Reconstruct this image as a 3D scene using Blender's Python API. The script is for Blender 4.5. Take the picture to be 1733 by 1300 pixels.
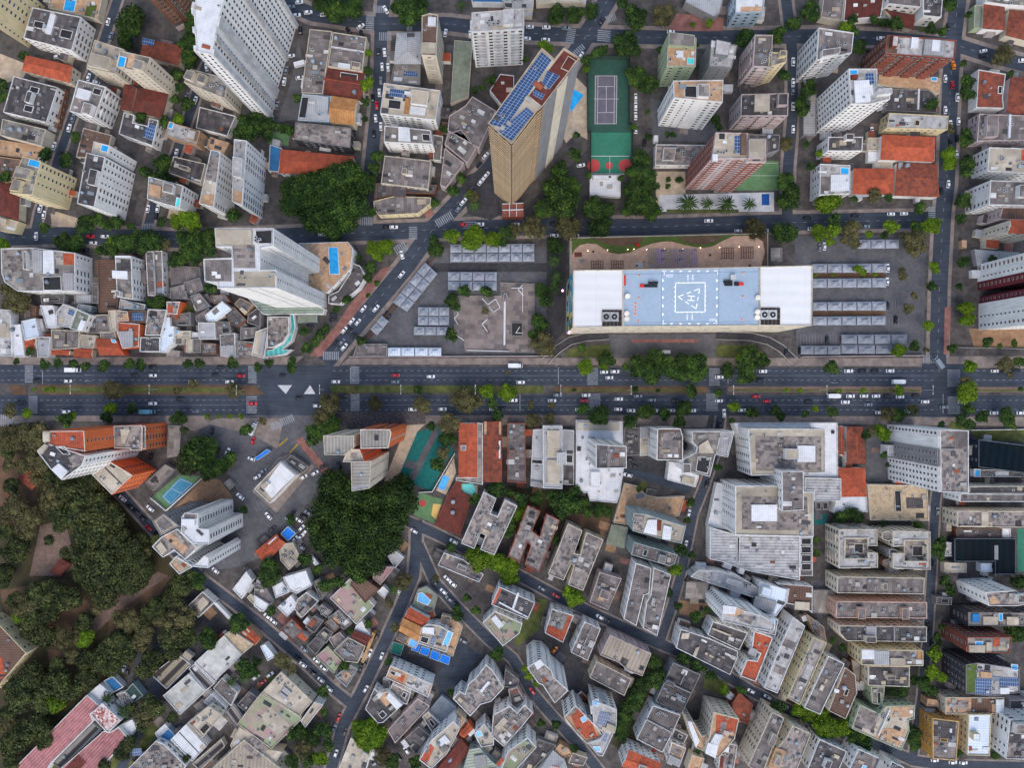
import bpy, math, random, re
from mathutils import Vector
rnd = random.Random(7)
for o in list(bpy.data.objects): bpy.data.objects.remove(o)
SC = bpy.context.scene
COL = SC.collection
# ---------------------------------------------------------------- camera, sky, sun, exposure
H = 375.0; F = 1200.0; CX = 866.5; CY = 650.0
cd = bpy.data.cameras.new('camera'); cam = bpy.data.objects.new('camera', cd); COL.objects.link(cam)
cam.location = (0, 0, H); cam.rotation_euler = (0, 0, 0)
cd.sensor_width = 36; cd.lens = 36*F/1733; cd.clip_end = 6000; cd.clip_start = 1
SC.camera = cam
W = bpy.data.worlds.new('World'); SC.world = W; W.use_nodes = True
nt = W.node_tree; sky = nt.nodes.new('ShaderNodeTexSky'); sky.sky_type = 'NISHITA'; sky.sun_disc = False
SUN_EL, SUN_AZ = math.radians(56), math.radians(178)
sky.sun_elevation = SUN_EL; sky.sun_rotation = SUN_AZ; sky.dust_density = 3.0; sky.air_density = 1.2
nt.links.new(sky.outputs[0], nt.nodes['Background'].inputs[0]); nt.nodes['Background'].inputs[1].default_value = 0.15
sd = bpy.data.lights.new('sun', 'SUN'); sd.energy = .65; sd.angle = math.radians(60); sd.color = (1, .95, .88)
sun = bpy.data.objects.new('sun', sd); COL.objects.link(sun)
dx, dy = math.sin(SUN_AZ), math.cos(SUN_AZ)
sun.rotation_euler = Vector((-dx*math.cos(SUN_EL), -dy*math.cos(SUN_EL), -math.sin(SUN_EL))).to_track_quat('-Z', 'Y').to_euler()
SC.view_settings.view_transform = 'Standard'; SC.view_settings.look = 'None'; SC.view_settings.gamma = 1
SC.view_settings.exposure = 0.66
SC.render.engine = 'CYCLES'; SC.cycles.max_bounces = 4; SC.cycles.diffuse_bounces = 3
# ---------------------------------------------------------------- materials
def lin(c): return tuple(((x/255+.055)/1.055)**2.4 if x > 10 else x/3294 for x in c)
def mk(name, A, B, pat='plain', rough=.85, var=.12, stain=.3, sc=1.0, spec=.3, tint=0.0, metal=0.0):
    m = bpy.data.materials.new(name); m.use_nodes = True; n = m.node_tree.nodes; L = m.node_tree.links
    bs = n['Principled BSDF']; bs.inputs['Roughness'].default_value = rough
    bs.inputs['Specular IOR Level'].default_value = spec; bs.inputs['Metallic'].default_value = metal
    A = lin(A)+(1,); B = lin(B)+(1,)
    tc = n.new('ShaderNodeTexCoord'); oi = n.new('ShaderNodeObjectInfo')
    uv = tc.outputs['UV'] if pat != 'world' else None
    if pat == 'world':
        g = n.new('ShaderNodeNewGeometry'); uv = g.outputs['Position']
    off = n.new('ShaderNodeVectorMath'); off.operation = 'ADD'; L.new(uv, off.inputs[0])
    mu = n.new('ShaderNodeMath'); mu.operation = 'MULTIPLY'; mu.inputs[1].default_value = 97.0 if pat != 'world' else 0
    L.new(oi.outputs['Random'], mu.inputs[0]); L.new(mu.outputs[0], off.inputs[1])
    def noise(s, d=4, vec=None):
        t = n.new('ShaderNodeTexNoise'); t.inputs['Scale'].default_value = s; t.inputs['Detail'].default_value = d
        L.new(vec or off.outputs[0], t.inputs['Vector']); return t.outputs[0]
    def mapr(x, a, b, c, d):
        t = n.new('ShaderNodeMapRange'); L.new(x, t.inputs[0])
        for i, v in enumerate((a, b, c, d)): t.inputs[i+1].default_value = v
        return t.outputs[0]
    def mix(f, a, b, mode='MIX'):
        t = n.new('ShaderNodeMix'); t.data_type = 'RGBA'; t.blend_type = mode
        for s, v in ((0, f), (6, a), (7, b)):
            if hasattr(v, 'node'): L.new(v, t.inputs[s])
            else: t.inputs[s].default_value = v
        return t.outputs[2]
    def wave(s, d='X', prof='SIN'):
        t = n.new('ShaderNodeTexWave'); t.bands_direction = d; t.wave_profile = prof; t.inputs['Scale'].default_value = s
        t.inputs['Distortion'].default_value = 0.15; L.new(off.outputs[0], t.inputs['Vector']); return t.outputs['Fac']
    def brick(w, h, off_=.0, mortar=.02, bias=0.0):
        t = n.new('ShaderNodeTexBrick'); t.offset = off_; t.inputs['Color1'].default_value = (0, 0, 0, 1); t.inputs['Color2'].default_value = (1, 1, 1, 1)
        t.inputs['Mortar'].default_value = (.35, .35, .35, 1); t.inputs['Scale'].default_value = 1; t.inputs['Mortar Size'].default_value = mortar
        t.inputs['Brick Width'].default_value = w; t.inputs['Row Height'].default_value = h; t.inputs['Bias'].default_value = bias
        L.new(off.outputs[0], t.inputs['Vector']); return t
    hgt = None
    if pat == 'panel':
        b = brick(1.9*sc, 3.4*sc, .0, .05, -.2); f = mapr(b.outputs['Color'], .3, .75, 0, 1); f2 = mapr(noise(.3), .45, .6, 0, .6)
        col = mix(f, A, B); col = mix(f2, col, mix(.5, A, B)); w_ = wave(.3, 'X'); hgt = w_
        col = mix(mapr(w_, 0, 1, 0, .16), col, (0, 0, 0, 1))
    elif pat == 'patch':
        b = brick(2.2*sc, 1.7*sc, .37, .03, -.1); col = mix(mapr(b.outputs['Color'], .25, .8, 0, 1), A, B)
        b2 = brick(5.3*sc, 3.9*sc, .5, .01, .0); col = mix(mapr(b2.outputs['Color'], 0, 1, 0, .35), col, A)
    elif pat == 'corr':
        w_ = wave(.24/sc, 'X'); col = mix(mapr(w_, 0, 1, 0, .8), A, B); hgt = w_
        b = brick(40, 3.2*sc, 0, .04); col = mix(mapr(b.outputs['Fac'], 0, 1, 0, .5), col, mix(.5, A, (0, 0, 0, 1)))
    elif pat == 'rib':
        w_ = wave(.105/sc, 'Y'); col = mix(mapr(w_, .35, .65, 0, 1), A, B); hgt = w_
    elif pat == 'tile':
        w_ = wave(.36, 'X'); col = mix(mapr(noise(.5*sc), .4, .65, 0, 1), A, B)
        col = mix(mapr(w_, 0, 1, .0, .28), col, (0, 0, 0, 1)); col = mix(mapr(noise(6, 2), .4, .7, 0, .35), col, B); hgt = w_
    elif pat == 'check':
        t = n.new('ShaderNodeTexChecker'); t.inputs['Scale'].default_value = .8; L.new(off.outputs[0], t.inputs['Vector'])
        wn = brick(1.1, .9, .3, .0); col = mix(wn.outputs['Color'], A, B)
    elif pat == 'wall':
        mp = n.new('ShaderNodeVectorMath'); mp.operation = 'MULTIPLY'; mp.inputs[1].default_value = (1.2, .12, 1); L.new(off.outputs[0], mp.inputs[0])
        col = mix(mapr(noise(1.0, 3, mp.outputs[0]), .45, .75, 0, .8), A, B)
        fl = wave(1/3.05*.5*2/1.0*.16*3.2, 'Y')
        b = brick(60, 3.05, 0, .06); col = mix(mapr(b.outputs['Fac'], 0, 1, 0, .25), col, B)
    else:
        col = mix(mapr(noise(.5*sc), .35, .65, 0, 1), A, B)
    if stain:
        st = mapr(noise(.16/sc, 8), .42, .7, 0, stain); col = mix(st, col, (.02, .018, .015, 1))
        st2 = mapr(noise(1.3/sc, 6), .5, .75, 0, stain*.6); col = mix(st2, col, (.02, .018, .015, 1))
    if var and pat != 'world':
        v = mapr(oi.outputs['Random'], 0, 1, 1-var, 1+var*.7); cv = n.new('ShaderNodeVectorMath'); cv.operation = 'SCALE'
        L.new(col, cv.inputs[0]); L.new(v, cv.inputs['Scale']); col = cv.outputs[0]
    L.new(col, bs.inputs['Base Color'])
    if hgt is not None:
        bp = n.new('ShaderNodeBump'); bp.inputs['Strength'].default_value = .35; bp.inputs['Distance'].default_value = .12
        L.new(hgt, bp.inputs['Height']); L.new(bp.outputs[0], bs.inputs['Normal'])
    return m
R = {  # roof finishes
 'f': mk('fibre_roof', (108, 101, 100), (144, 135, 131), 'panel', stain=.45, var=.2),
 'd': mk('dark_fibre_roof', (72, 69, 73), (112, 106, 105), 'panel', stain=.45, var=.2),
 's': mk('slab_roof', (118, 113, 109), (160, 152, 144), 'patch', stain=.5, sc=1.6, var=.18),
 'l': mk('pale_concrete', (158, 156, 156), (182, 180, 178), 'plain', stain=.35),
 'l2': mk('pale_stained', (168, 170, 166), (186, 186, 180), 'plain', stain=.3, sc=.7),
 'c': mk('cream_roof', (168, 158, 142), (188, 178, 162), 'patch', stain=.35, sc=2.2),
 'w': mk('white_roof', (196, 198, 202), (214, 216, 219), 'corr', stain=.18, var=.08, sc=.7),
 'm': mk('metal_roof', (148, 150, 153), (176, 178, 182), 'corr', stain=.25, rough=.6, sc=.8),
 'm2': mk('grey_membrane', (116, 122, 132), (130, 136, 146), 'plain', stain=.15),
 'mw': mk('bluish_white_roof', (188, 200, 215), (208, 218, 230), 'corr', stain=.12, rough=.6),
 'tp': mk('pinkish_paving', (184, 148, 124), (198, 164, 140), 'patch', stain=.15, sc=.7),
 't': mk('tan_paving', (172, 138, 108), (192, 160, 130), 'patch', stain=.25, sc=.7),
 'o': mk('orange_tile', (188, 92, 62), (156, 76, 54), 'tile', stain=.3, var=.12),
 'x': mk('rust_tile', (152, 80, 58), (108, 60, 50), 'tile', stain=.35, var=.12),
 'r': mk('dark_red_tile', (118, 58, 48), (92, 48, 42), 'tile', stain=.35),
 'y': mk('ochre_tile', (188, 138, 88), (162, 112, 68), 'tile', stain=.25),
 'v': mk('green_grey_roof', (112, 122, 108), (132, 138, 122), 'plain', stain=.35),
 'g': mk('grey_cover', (140, 140, 142), (156, 156, 158), 'corr', stain=.3),
 'b': mk('brown_roof', (104, 82, 72), (124, 100, 90), 'panel', stain=.35),
 'rb': mk('ribbed_brown', (112, 86, 72), (86, 66, 60), 'corr', stain=.35),
 'rbc': mk('ribbed_tan', (148, 138, 124), (172, 160, 144), 'corr', stain=.3, sc=1.5),
 'bl': mk('blue_deck', (42, 98, 145), (52, 112, 160), 'plain', stain=.2),
 'B': mk('bright_blue_fabric', (22, 108, 205), (28, 120, 215), 'plain', stain=.08, var=.04),
 'gl': mk('green_glass_roof', (108, 125, 112), (148, 160, 145), 'rib', stain=.3, rough=.3, sc=.5),
 'te': mk('teal_canopy', (52, 142, 140), (98, 176, 172), 'corr', stain=.15, rough=.4, sc=2),
 'dg': mk('dark_green_roof', (48, 68, 62), (62, 82, 76), 'corr', stain=.2),
 'G': mk('green_net', (18, 88, 78), (26, 104, 90), 'plain', stain=.2),
 'lat': mk('lattice', (118, 66, 56), (134, 80, 66), 'corr', stain=.2, sc=3),
 'q': mk('cluttered_patch', (146, 136, 130), (84, 80, 84), 'patch', stain=.45, sc=.8, var=.15),
 'q2': mk('mottled_paving', (134, 123, 119), (96, 90, 92), 'patch', stain=.4, sc=1.5),
 'z': mk('striped_grey', (138, 134, 128), (168, 162, 152), 'corr', stain=.3, sc=1.2),
 'n': mk('navy_net', (8, 20, 28), (12, 28, 36), 'corr', stain=.3, rough=.95, sc=3, spec=.1),
 'st': mk('stone_paving', (186, 166, 138), (160, 140, 116), 'patch', stain=.3, sc=.4),
 'rib': mk('corrugated_pale', (186, 187, 189), (156, 157, 160), 'rib', stain=.45, sc=.5),
 'rib2': mk('slatted_dark', (52, 50, 54), (128, 124, 122), 'rib', stain=.2, sc=1.4),
 'rib3': mk('slatted_beige', (150, 140, 122), (60, 56, 54), 'rib', stain=.25, sc=1.8),
 's2': mk('blue_grey_deck', (118, 126, 134), (132, 140, 148), 'plain', stain=.2),
 'pk': mk('pink_red_metal', (172, 122, 122), (156, 98, 100), 'rib', stain=.35, sc=.5),
 'vp': mk('green_pink_patch', (140, 150, 118), (160, 118, 128), 'patch', stain=.35, sc=2.6),
 'ck': mk('red_white_check', (142, 54, 50), (216, 206, 200), 'check', stain=.1),
 'u': mk('blue_plastic', (40, 112, 168), (50, 122, 178), 'plain', stain=.05),
 'hp': mk('helipad_blue', (146, 164, 182), (152, 170, 187), 'plain', stain=.06, var=0),
 'hw': mk('bright_white_membrane', (212, 212, 212), (205, 206, 208), 'corr', stain=.06, var=0, sc=4),
 'aw': mk('tent_fabric', (132, 138, 150), (156, 162, 172), 'plain', stain=.25, var=.05),
}
WL = {k: mk(nm+'_wall', a, b, 'wall', stain=.12, var=.08) for k, (nm, a, b) in dict(
 w=('white', (240, 239, 236), (208, 208, 207)), c=('cream', (220, 209, 188), (186, 176, 158)), y=('yellow', (226, 210, 168), (192, 178, 140)), s=('salmon', (206, 166, 146), (172, 138, 122)),
 g=('grey', (142, 142, 144), (112, 112, 114)), k=('dark', (62, 60, 66), (48, 47, 52)), b=('brown', (122, 84, 66), (98, 68, 56)),
 r=('red_brick', (120, 68, 56), (98, 56, 48)), p=('pinkish', (196, 180, 180), (160, 146, 146)), t=('tan', (184, 152, 120), (152, 124, 98)),
 T=('warm_tan', (104, 82, 62), (88, 70, 54)), v=('pale_green', (176, 188, 152), (142, 152, 124)), u=('pale_blue', (160, 182, 200), (130, 150, 166)),
 e=('teal_grey', (148, 164, 164), (112, 128, 130)), o=('orange', (228, 118, 68), (202, 100, 60)), O=('orange_yellow', (212, 158, 82), (180, 130, 70)),
 m=('maroon', (112, 42, 52), (92, 36, 46)), n=('navy', (22, 36, 52), (16, 28, 42))).items()}
PAR = {k: mk('parapet_'+k, c, tuple(int(x*.86) for x in c), 'plain', stain=.25, var=.1) for k, c in dict(
 w=(212, 212, 212), s=(196, 168, 154), c=(196, 188, 172), y=(200, 188, 152), g=(138, 138, 138), k=(120, 118, 120), b=(124, 96, 82), r=(148, 84, 70), p=(188, 172, 168),
 t=(180, 152, 126), T=(196, 178, 156), v=(176, 184, 160), u=(180, 192, 202), e=(160, 172, 172), o=(216, 206, 198), O=(206, 170, 116), m=(150, 100, 104), n=(90, 100, 110)).items()}
GLASS = mk('window_glass', (26, 32, 40), (44, 52, 62), 'plain', rough=.25, stain=0, var=.5, spec=.5)
GLASS2 = mk('tinted_window_glass', (34, 64, 72), (52, 92, 98), 'plain', rough=.25, stain=0, var=.4, spec=.5)
BROWNW = mk('brown_shutter', (128, 84, 48), (96, 62, 40), 'plain', stain=.1, var=.4)
FRAME = mk('window_frame', (190, 190, 188), (170, 170, 168), 'plain', stain=.1)
DARKV = mk('shaft_floor', (38, 38, 42), (52, 50, 54), 'plain', stain=.4)  # dark colour stands for the shade inside wells that have no real depth
POOL = mk('pool_water', (24, 140, 205), (40, 165, 222), 'plain', rough=.2, stain=0, var=.08, spec=.5)
POOLT = mk('turquoise_pool_water', (60, 190, 190), (80, 205, 200), 'plain', rough=.2, stain=0, var=.05, spec=.5)
PV = mk('solar_cells', (22, 52, 96), (34, 72, 124), 'plain', rough=.3, stain=0, var=.15, spec=.5)
PVF = mk('solar_frame', (150, 165, 180), (140, 155, 170), 'plain', stain=0)
GRASS = mk('lawn_grass', (72, 92, 38), (92, 108, 48), 'plain', stain=.3, sc=2)
CONC = mk('concrete_box', (165, 162, 158), (150, 147, 142), 'plain', stain=.35, var=.25)
UNIT = mk('ac_metal', (182, 184, 186), (160, 162, 164), 'plain', stain=.25, var=.2)
TANK = mk('tank_fibreglass', (124, 138, 150), (146, 156, 166), 'plain', stain=.2, var=.5)
DARKM = mk('dark_metal', (30, 31, 34), (40, 41, 44), 'plain', stain=0)
WHITEM = mk('white_metal', (214, 214, 214), (200, 200, 200), 'plain', stain=.1)
PAINT = mk('road_paint', (150, 156, 164), (120, 126, 134), 'world', stain=.3, sc=2)
PAINTY = mk('yellow_road_paint', (176, 150, 60), (160, 132, 50), 'world', stain=.3, sc=2)
HPAINT = mk('helipad_paint', (244, 246, 248), (236, 240, 244), 'plain', stain=0, var=0)
ORNG = mk('orange_enamel', (226, 92, 52), (214, 80, 44), 'plain', stain=0)
REDM = mk('red_enamel', (206, 44, 40), (190, 38, 36), 'plain', stain=0)
# ---------------------------------------------------------------- geometry helpers
OX = OY = 0; K = 440/1733
def T(x, y):
    global OX, OY
    OX, OY = x, y
def px(X, Y, z=0.0):
    s = (H-z)/F
    return ((X-CX)*s, -(Y-CY)*s)
def pt(x, y, z=0.0): return px(OX+x*K, OY+y*K, z)
def poly(s, z):
    return [pt(*map(float, p.split(',')), z) for p in s.split()]
def area(P): return sum(P[i-1][0]*P[i][1]-P[i][0]*P[i-1][1] for i in range(len(P)))/2
class MB:
    def __init__(s): s.v = []; s.f = []; s.m = []; s.uv = []
    def face(s, pts, mi=0, uvs=None):
        i = len(s.v); s.v += [tuple(p) for p in pts]; s.f.append(tuple(range(i, i+len(pts)))); s.m.append(mi)
        s.uv.append(uvs or [(p[0], p[1]) for p in pts])
    def prism(s, P, z0, z1, mi=0, mt=None, bottom=False):
        if area(P) < 0: P = P[::-1]
        n = len(P); u = 0
        for i in range(n):
            a, b = P[i], P[(i+1) % n]; L = math.dist(a, b)
            s.face([(a[0], a[1], z0), (b[0], b[1], z0), (b[0], b[1], z1), (a[0], a[1], z1)], mi, [(u, z0), (u+L, z0), (u+L, z1), (u, z1)]); u += L
        d = math.atan2(P[1][1]-P[0][1], P[1][0]-P[0][0]); c, q = math.cos(d), math.sin(d)
        uv = [(x*c+y*q, -x*q+y*c) for x, y in P]
        if mt is None: mt = mi
        if mt >= 0: s.face([(x, y, z1) for x, y in P], mt, uv)
        if bottom: s.face([(x, y, z0) for x, y in P[::-1]], mi, uv[::-1])
    def box(s, c, sx, sy, z0, z1, a=0, mi=0, mt=None, bottom=False):
        ca, sa = math.cos(a), math.sin(a)
        s.prism([(c[0]+x*ca-y*sa, c[1]+x*sa+y*ca) for x, y in ((-sx/2, -sy/2), (sx/2, -sy/2), (sx/2, sy/2), (-sx/2, sy/2))], z0, z1, mi, mt, bottom)
    def cyl(s, c, r, z0, z1, n=12, mi=0, mt=None, r2=None):
        r2 = r if r2 is None else r2
        A = [(c[0]+r*math.cos(i*2*math.pi/n), c[1]+r*math.sin(i*2*math.pi/n), z0) for i in range(n)]
        B = [(c[0]+r2*math.cos(i*2*math.pi/n), c[1]+r2*math.sin(i*2*math.pi/n), z1) for i in range(n)]
        for i in range(n): s.face([A[i], A[(i+1) % n], B[(i+1) % n], B[i]], mi)
        s.face(B, mi if mt is None else mt)
    def mesh(s, name, mats, smooth=False):
        me = bpy.data.meshes.new(name); me.from_pydata(s.v, [], s.f)
        for m in mats: me.materials.append(m)
        me.polygons.foreach_set('material_index', s.m)
        ul = me.uv_layers.new(name='UVMap'); flat = [c for f in s.uv for p in f for c in p]; ul.data.foreach_set('uv', flat)
        if smooth: me.polygons.foreach_set('use_smooth', [True]*len(s.f))
        me.update(); return me
def link(name, me, parent=None, loc=None, rot=None, scale=None):
    o = bpy.data.objects.new(name, me); COL.objects.link(o)
    if parent is not None: o.parent = parent
    if loc is not None: o.location = loc
    if rot is not None: o.rotation_euler = (0, 0, rot)
    if scale is not None: o.scale = scale
    return o
def build(mb, name, mats, parent=None, org=None, smooth=False):
    """mb holds world coordinates; store relative to the parent's origin"""
    if parent is not None and org is None: org = parent.location
    if org is not None:
        ox, oy, oz = org; mb.v = [(x-ox, y-oy, z-oz) for x, y, z in mb.v]
    return link(name, mb.mesh(name, mats, smooth), parent)
def tag(o, label=None, cat=None, group=None, kind=None):
    for k, v in (('label', label), ('category', cat), ('group', group), ('kind', kind)):
        if v: o[k] = v
    return o
def inset(P, d):
    n = len(P); out = []
    for i in range(n):
        a, b, c = Vector(P[i-1]), Vector(P[i]), Vector(P[(i+1) % n])
        e1 = (b-a).normalized(); e2 = (c-b).normalized()
        n1 = Vector((-e1.y, e1.x)); n2 = Vector((-e2.y, e2.x)); m = n1+n2
        k = max(m.length_squared/2, .35)
        q = b+m/k*d; out.append((q.x, q.y))
    return out
def dedupe(P):
    Q = []
    for p in P:
        if not Q or math.dist(p, Q[-1]) > .25: Q.append(p)
    if math.dist(Q[0], Q[-1]) < .25: Q.pop()
    if area(Q) < 0: Q = Q[::-1]
    return Q
def inside(p, P):
    c = False; n = len(P)
    for i in range(n):
        (x1, y1), (x2, y2) = P[i-1], P[i]
        if (y1 > p[1]) != (y2 > p[1]) and p[0] < (x2-x1)*(p[1]-y1)/(y2-y1)+x1: c = not c
    return c
# unit window meshes: 1 m wide (x), 1 m high (z), faces -y
def win_mesh(name, g):
    m = MB()
    m.box((0, .02), 1, .14, -.5, .5, 0, 0, 0, True)
    m.face([(-.43, -.055, -.42), (-.02, -.055, -.42), (-.02, -.055, .42), (-.43, -.055, .42)], 1, [(0, 0), (1, 0), (1, 1), (0, 1)])
    m.face([(.02, -.055, -.42), (.43, -.055, -.42), (.43, -.055, .42), (.02, -.055, .42)], 1, [(0, 0), (1, 0), (1, 1), (0, 1)])
    return m.mesh(name, [FRAME, g])
WIN = [win_mesh('window', GLASS), win_mesh('window', GLASS2), win_mesh('window', BROWNW)]
ubox = MB(); ubox.box((0, 0), 1, 1, 0, 1, 0, 0, 0, True)
fan = MB(); fan.box((0, 0), 1, 1, 0, 1, 0, 0, 0); fan.cyl((0, 0), .38, 1, 1.04, 10, 1)
ACM = fan.mesh('air_conditioner', [UNIT, DARKM])
tk = MB(); tk.cyl((0, 0), .5, 0, .85, 12, 0); tk.cyl((0, 0), .42, .85, 1, 12, 0, None, .3); TKM = tk.mesh('water_tank', [TANK])
hut = MB(); hut.box((0, 0), .9, .9, 0, .9, 0, 0); hut.box((0, 0), 1, 1, .9, 1, 0, 0, 0, True); HUTM = hut.mesh('roof_hut', [CONC])
HUTC = []
for c_ in ((214, 214, 212), (214, 214, 212), (186, 172, 150), (82, 80, 84), (58, 58, 62), (214, 214, 212), (186, 172, 150), (82, 80, 84), (58, 58, 62), (150, 84, 60), (128, 138, 148)):
    m_ = MB(); m_.box((0, 0), 1, 1, 0, 1, 0, 0); HUTC.append(m_.mesh('roof_panel', [mk('roof_panel_paint', c_, tuple(int(v_*.85) for v_ in c_), 'plain', stain=.3, var=.15)]))
BUILDINGS = []; WC = [0]
def vis_px(a, b, h, z0):
    mx, my = (a[0]+b[0])/2, (a[1]+b[1])/2; ex, ey = b[0]-a[0], b[1]-a[1]; L = math.hypot(ex, ey) or 1
    nx, ny = ey/L, -ex/L; d = -(mx*nx+my*ny)
    return d*F/H*h/(H-h)*1024/1733   # depth of the wall in render pixels (positive: seen)
CUR = None
class Bld: pass
def volume(B, h, wall, roof, style, P, feats, z0=0.0):
    root = B.root
    WM = WL[wall]; par = PAR[wall]
    tiled = roof in 'oxry' and len(P) == 4
    hip = 'H' in feats.split(';')
    m = MB(); m.prism(P, z0, h, 0, -1); build(m, 'wall', [WM], root)
    m = MB(); zr = h
    if tiled or (hip and len(P) == 4):
        Q = [Vector(p) for p in P]
        if (Q[1]-Q[0]).length+(Q[3]-Q[2]).length < (Q[2]-Q[1]).length+(Q[0]-Q[3]).length: Q = Q[1:]+Q[:1]
        w = ((Q[3]-Q[0]).length+(Q[2]-Q[1]).length)/2; rise = min(w*.17, 2.2)
        k = min(.45, w*.45/max((Q[1]-Q[0]).length, .1)) if hip else 0
        r0 = (Q[0]+Q[3])/2; r1 = (Q[1]+Q[2])/2; r0, r1 = r0.lerp(r1, k), r1.lerp(r0, k)
        e = [Vector(p) for p in inset([tuple(q) for q in Q], -.35)]
        e3 = [(p.x, p.y, h-.05) for p in e]; R0 = (r0.x, r0.y, h+rise); R1 = (r1.x, r1.y, h+rise)
        d = (Q[1]-Q[0]).normalized(); nn = Vector((-d.y, d.x))
        U = lambda p: (p[0]*d.x+p[1]*d.y, p[0]*nn.x+p[1]*nn.y)
        V_ = lambda p: (p[0]*nn.x+p[1]*nn.y, p[0]*d.x+p[1]*d.y)
        for f in ([e3[0], e3[1], R1, R0], [e3[2], e3[3], R0, R1]): m.face(f, 0, [U(p) for p in f])
        for f in ([e3[1], e3[2], R1], [e3[3], e3[0], R0]): m.face(f, 0 if hip else 1, [V_(p) for p in f])
        m.face([(p[0], p[1], h-.06) for p in e[::-1]], 0)
        build(m, 'roof', [R[roof], WM], root)
        rd = MB(); dd = Vector(R1)-Vector(R0); c = ((R0[0]+R1[0])/2, (R0[1]+R1[1])/2)
        if dd.length > 1: rd.box(c, dd.length, .35, h+rise-.04, h+rise+.1, math.atan2(dd.y, dd.x)); build(rd, 'ridge_cap', [R[roof] if wall != 'w' else R['o']], root)
        zr = h+rise*.5
    else:
        pw = .35 if h > 3.2 else .2; dp = .55 if h > 3.2 else .15
        if style in 'bfRV' : dp = .8
        I = inset(P, pw); zr = h-dp
        n = len(P); u = 0
        for i in range(n):
            a, b, c, d = P[i], P[(i+1) % n], I[(i+1) % n], I[i]
            m.face([(*a, h), (*b, h), (*c, h), (*d, h)], 0); m.face([(*d, h), (*c, h), (*c, zr), (*d, zr)], 0)
        build(m, 'parapet', [par], root)
        m = MB(); LE = max(range(n), key=lambda i: math.dist(P[i], P[(i+1) % n])); d = math.atan2(P[(LE+1) % n][1]-P[LE][1], P[(LE+1) % n][0]-P[LE][0]); c, q = math.cos(d), math.sin(d)
        m.face([(x, y, zr) for x, y in I], 0, [(x*c+y*q, -x*q+y*c) for x, y in I]); build(m, 'roof', [R[roof]], root)
    # frame for relative feature coordinates
    if len(P) == 4:
        P0 = B.lastraw; bl = lambda u, v: tuple((P0[0][k]*(1-u)+P0[1][k]*u)*(1-v)+(P0[3][k]*(1-u)+P0[2][k]*u)*v for k in (0, 1))
        ang = math.atan2(P0[1][1]-P0[0][1], P0[1][0]-P0[0][0])
    else:
        Lm = max(range(len(P)), key=lambda i: math.dist(P[i], P[(i+1) % len(P)])); a, b = P[Lm], P[(Lm+1) % len(P)]
        ang = math.atan2(b[1]-a[1], b[0]-a[0]); ang = (ang+math.pi/4) % (math.pi/2)-math.pi/4
        c, s = math.cos(ang), math.sin(ang); us = [x*c+y*s for x, y in P]; vs = [-x*s+y*c for x, y in P]
        u0, u1, v0, v1 = min(us), max(us), min(vs), max(vs)
        def bl(u, v):
            U = u0+(u1-u0)*u; V = v1+(v0-v1)*v; return (U*c-V*s, U*s+V*c)
    occ = []
    nf = 0
    for i, ft in enumerate([x.strip() for x in feats.split(';') if x.strip() and x.strip() != 'H']):
        mm = re.match(r'^([A-Z])([A-Za-z0-9]*?)(p?)\s*([-.\d].*)$', ft)
        if not mm: continue
        k, cc, _, cs = mm.groups()
        if ' ' in cs.strip():
            Q = dedupe(poly(cs, h)); 
        else:
            v = [float(x) for x in cs.split(',')]
            if len(v) == 2: Q = [bl(*v)]
            else: Q = dedupe([bl(v[0], v[1]), bl(v[2], v[1]), bl(v[2], v[3]), bl(v[0], v[3])])
        if not Q: continue
        ctr = (sum(p[0] for p in Q)/len(Q), sum(p[1] for p in Q)/len(Q)); nf += 1; occ.append((ctr, 2.5))
        z = zr+.012*(i+1)
        RM = R.get(cc) if cc in R else None
        if cc == 'l': RM = R['l']
        m = MB()
        if k == 'S' and len(Q) >= 4:
            a, b, c_, d_ = [Vector(p) for p in Q[:4]]; lu = (b-a).length; lv = (d_-a).length
            m.prism([tuple(p) for p in (a, b, c_, d_)], z, z+.35, 1)
            nu, nv = max(2, round(lu/1.1)), max(2, round(lv/1.7)); g = .07
            for iu in range(nu):
                for iv in range(nv):
                    q = []
                    for du, dv in ((g, g), (1-g, g), (1-g, 1-g), (g, 1-g)):
                        uu, vv = (iu+du)/nu, (iv+dv)/nv; p = (a.lerp(b, uu)).lerp(d_.lerp(c_, uu), vv); q.append((p.x, p.y, z+.37))
                    m.face(q, 0)
            build(m, 'solar_panel', [PV, PVF], root)
        elif k == 'P' and len(Q) > 2:
            m.prism(inset(Q, -.35), zr-.3, z+.3, 1); J = Q; m.face([(x, y, z+.31) for x, y in J], 0); 
            build(m, 'pool', [POOLT if cc == 't' else POOL, WHITEM], root)
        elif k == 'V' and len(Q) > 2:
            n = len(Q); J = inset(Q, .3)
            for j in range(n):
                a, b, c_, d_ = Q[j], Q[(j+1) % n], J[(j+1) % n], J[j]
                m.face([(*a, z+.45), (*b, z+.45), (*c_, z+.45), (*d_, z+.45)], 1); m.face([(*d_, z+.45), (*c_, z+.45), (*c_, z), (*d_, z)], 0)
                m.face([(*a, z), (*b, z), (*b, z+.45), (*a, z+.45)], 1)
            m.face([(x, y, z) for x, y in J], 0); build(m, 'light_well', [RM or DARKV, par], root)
        elif k == 'B' and len(Q) > 2:
            hh = 2.2 if h > 6 else 1.3; m.prism(Q, zr, h+hh, 1, 0); o = build(m, 'roof_house', [RM or R[roof if roof not in 'oxryt' else 's'], WM], root)
            J = inset(Q, .22); mm2 = MB(); n = len(Q)
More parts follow.
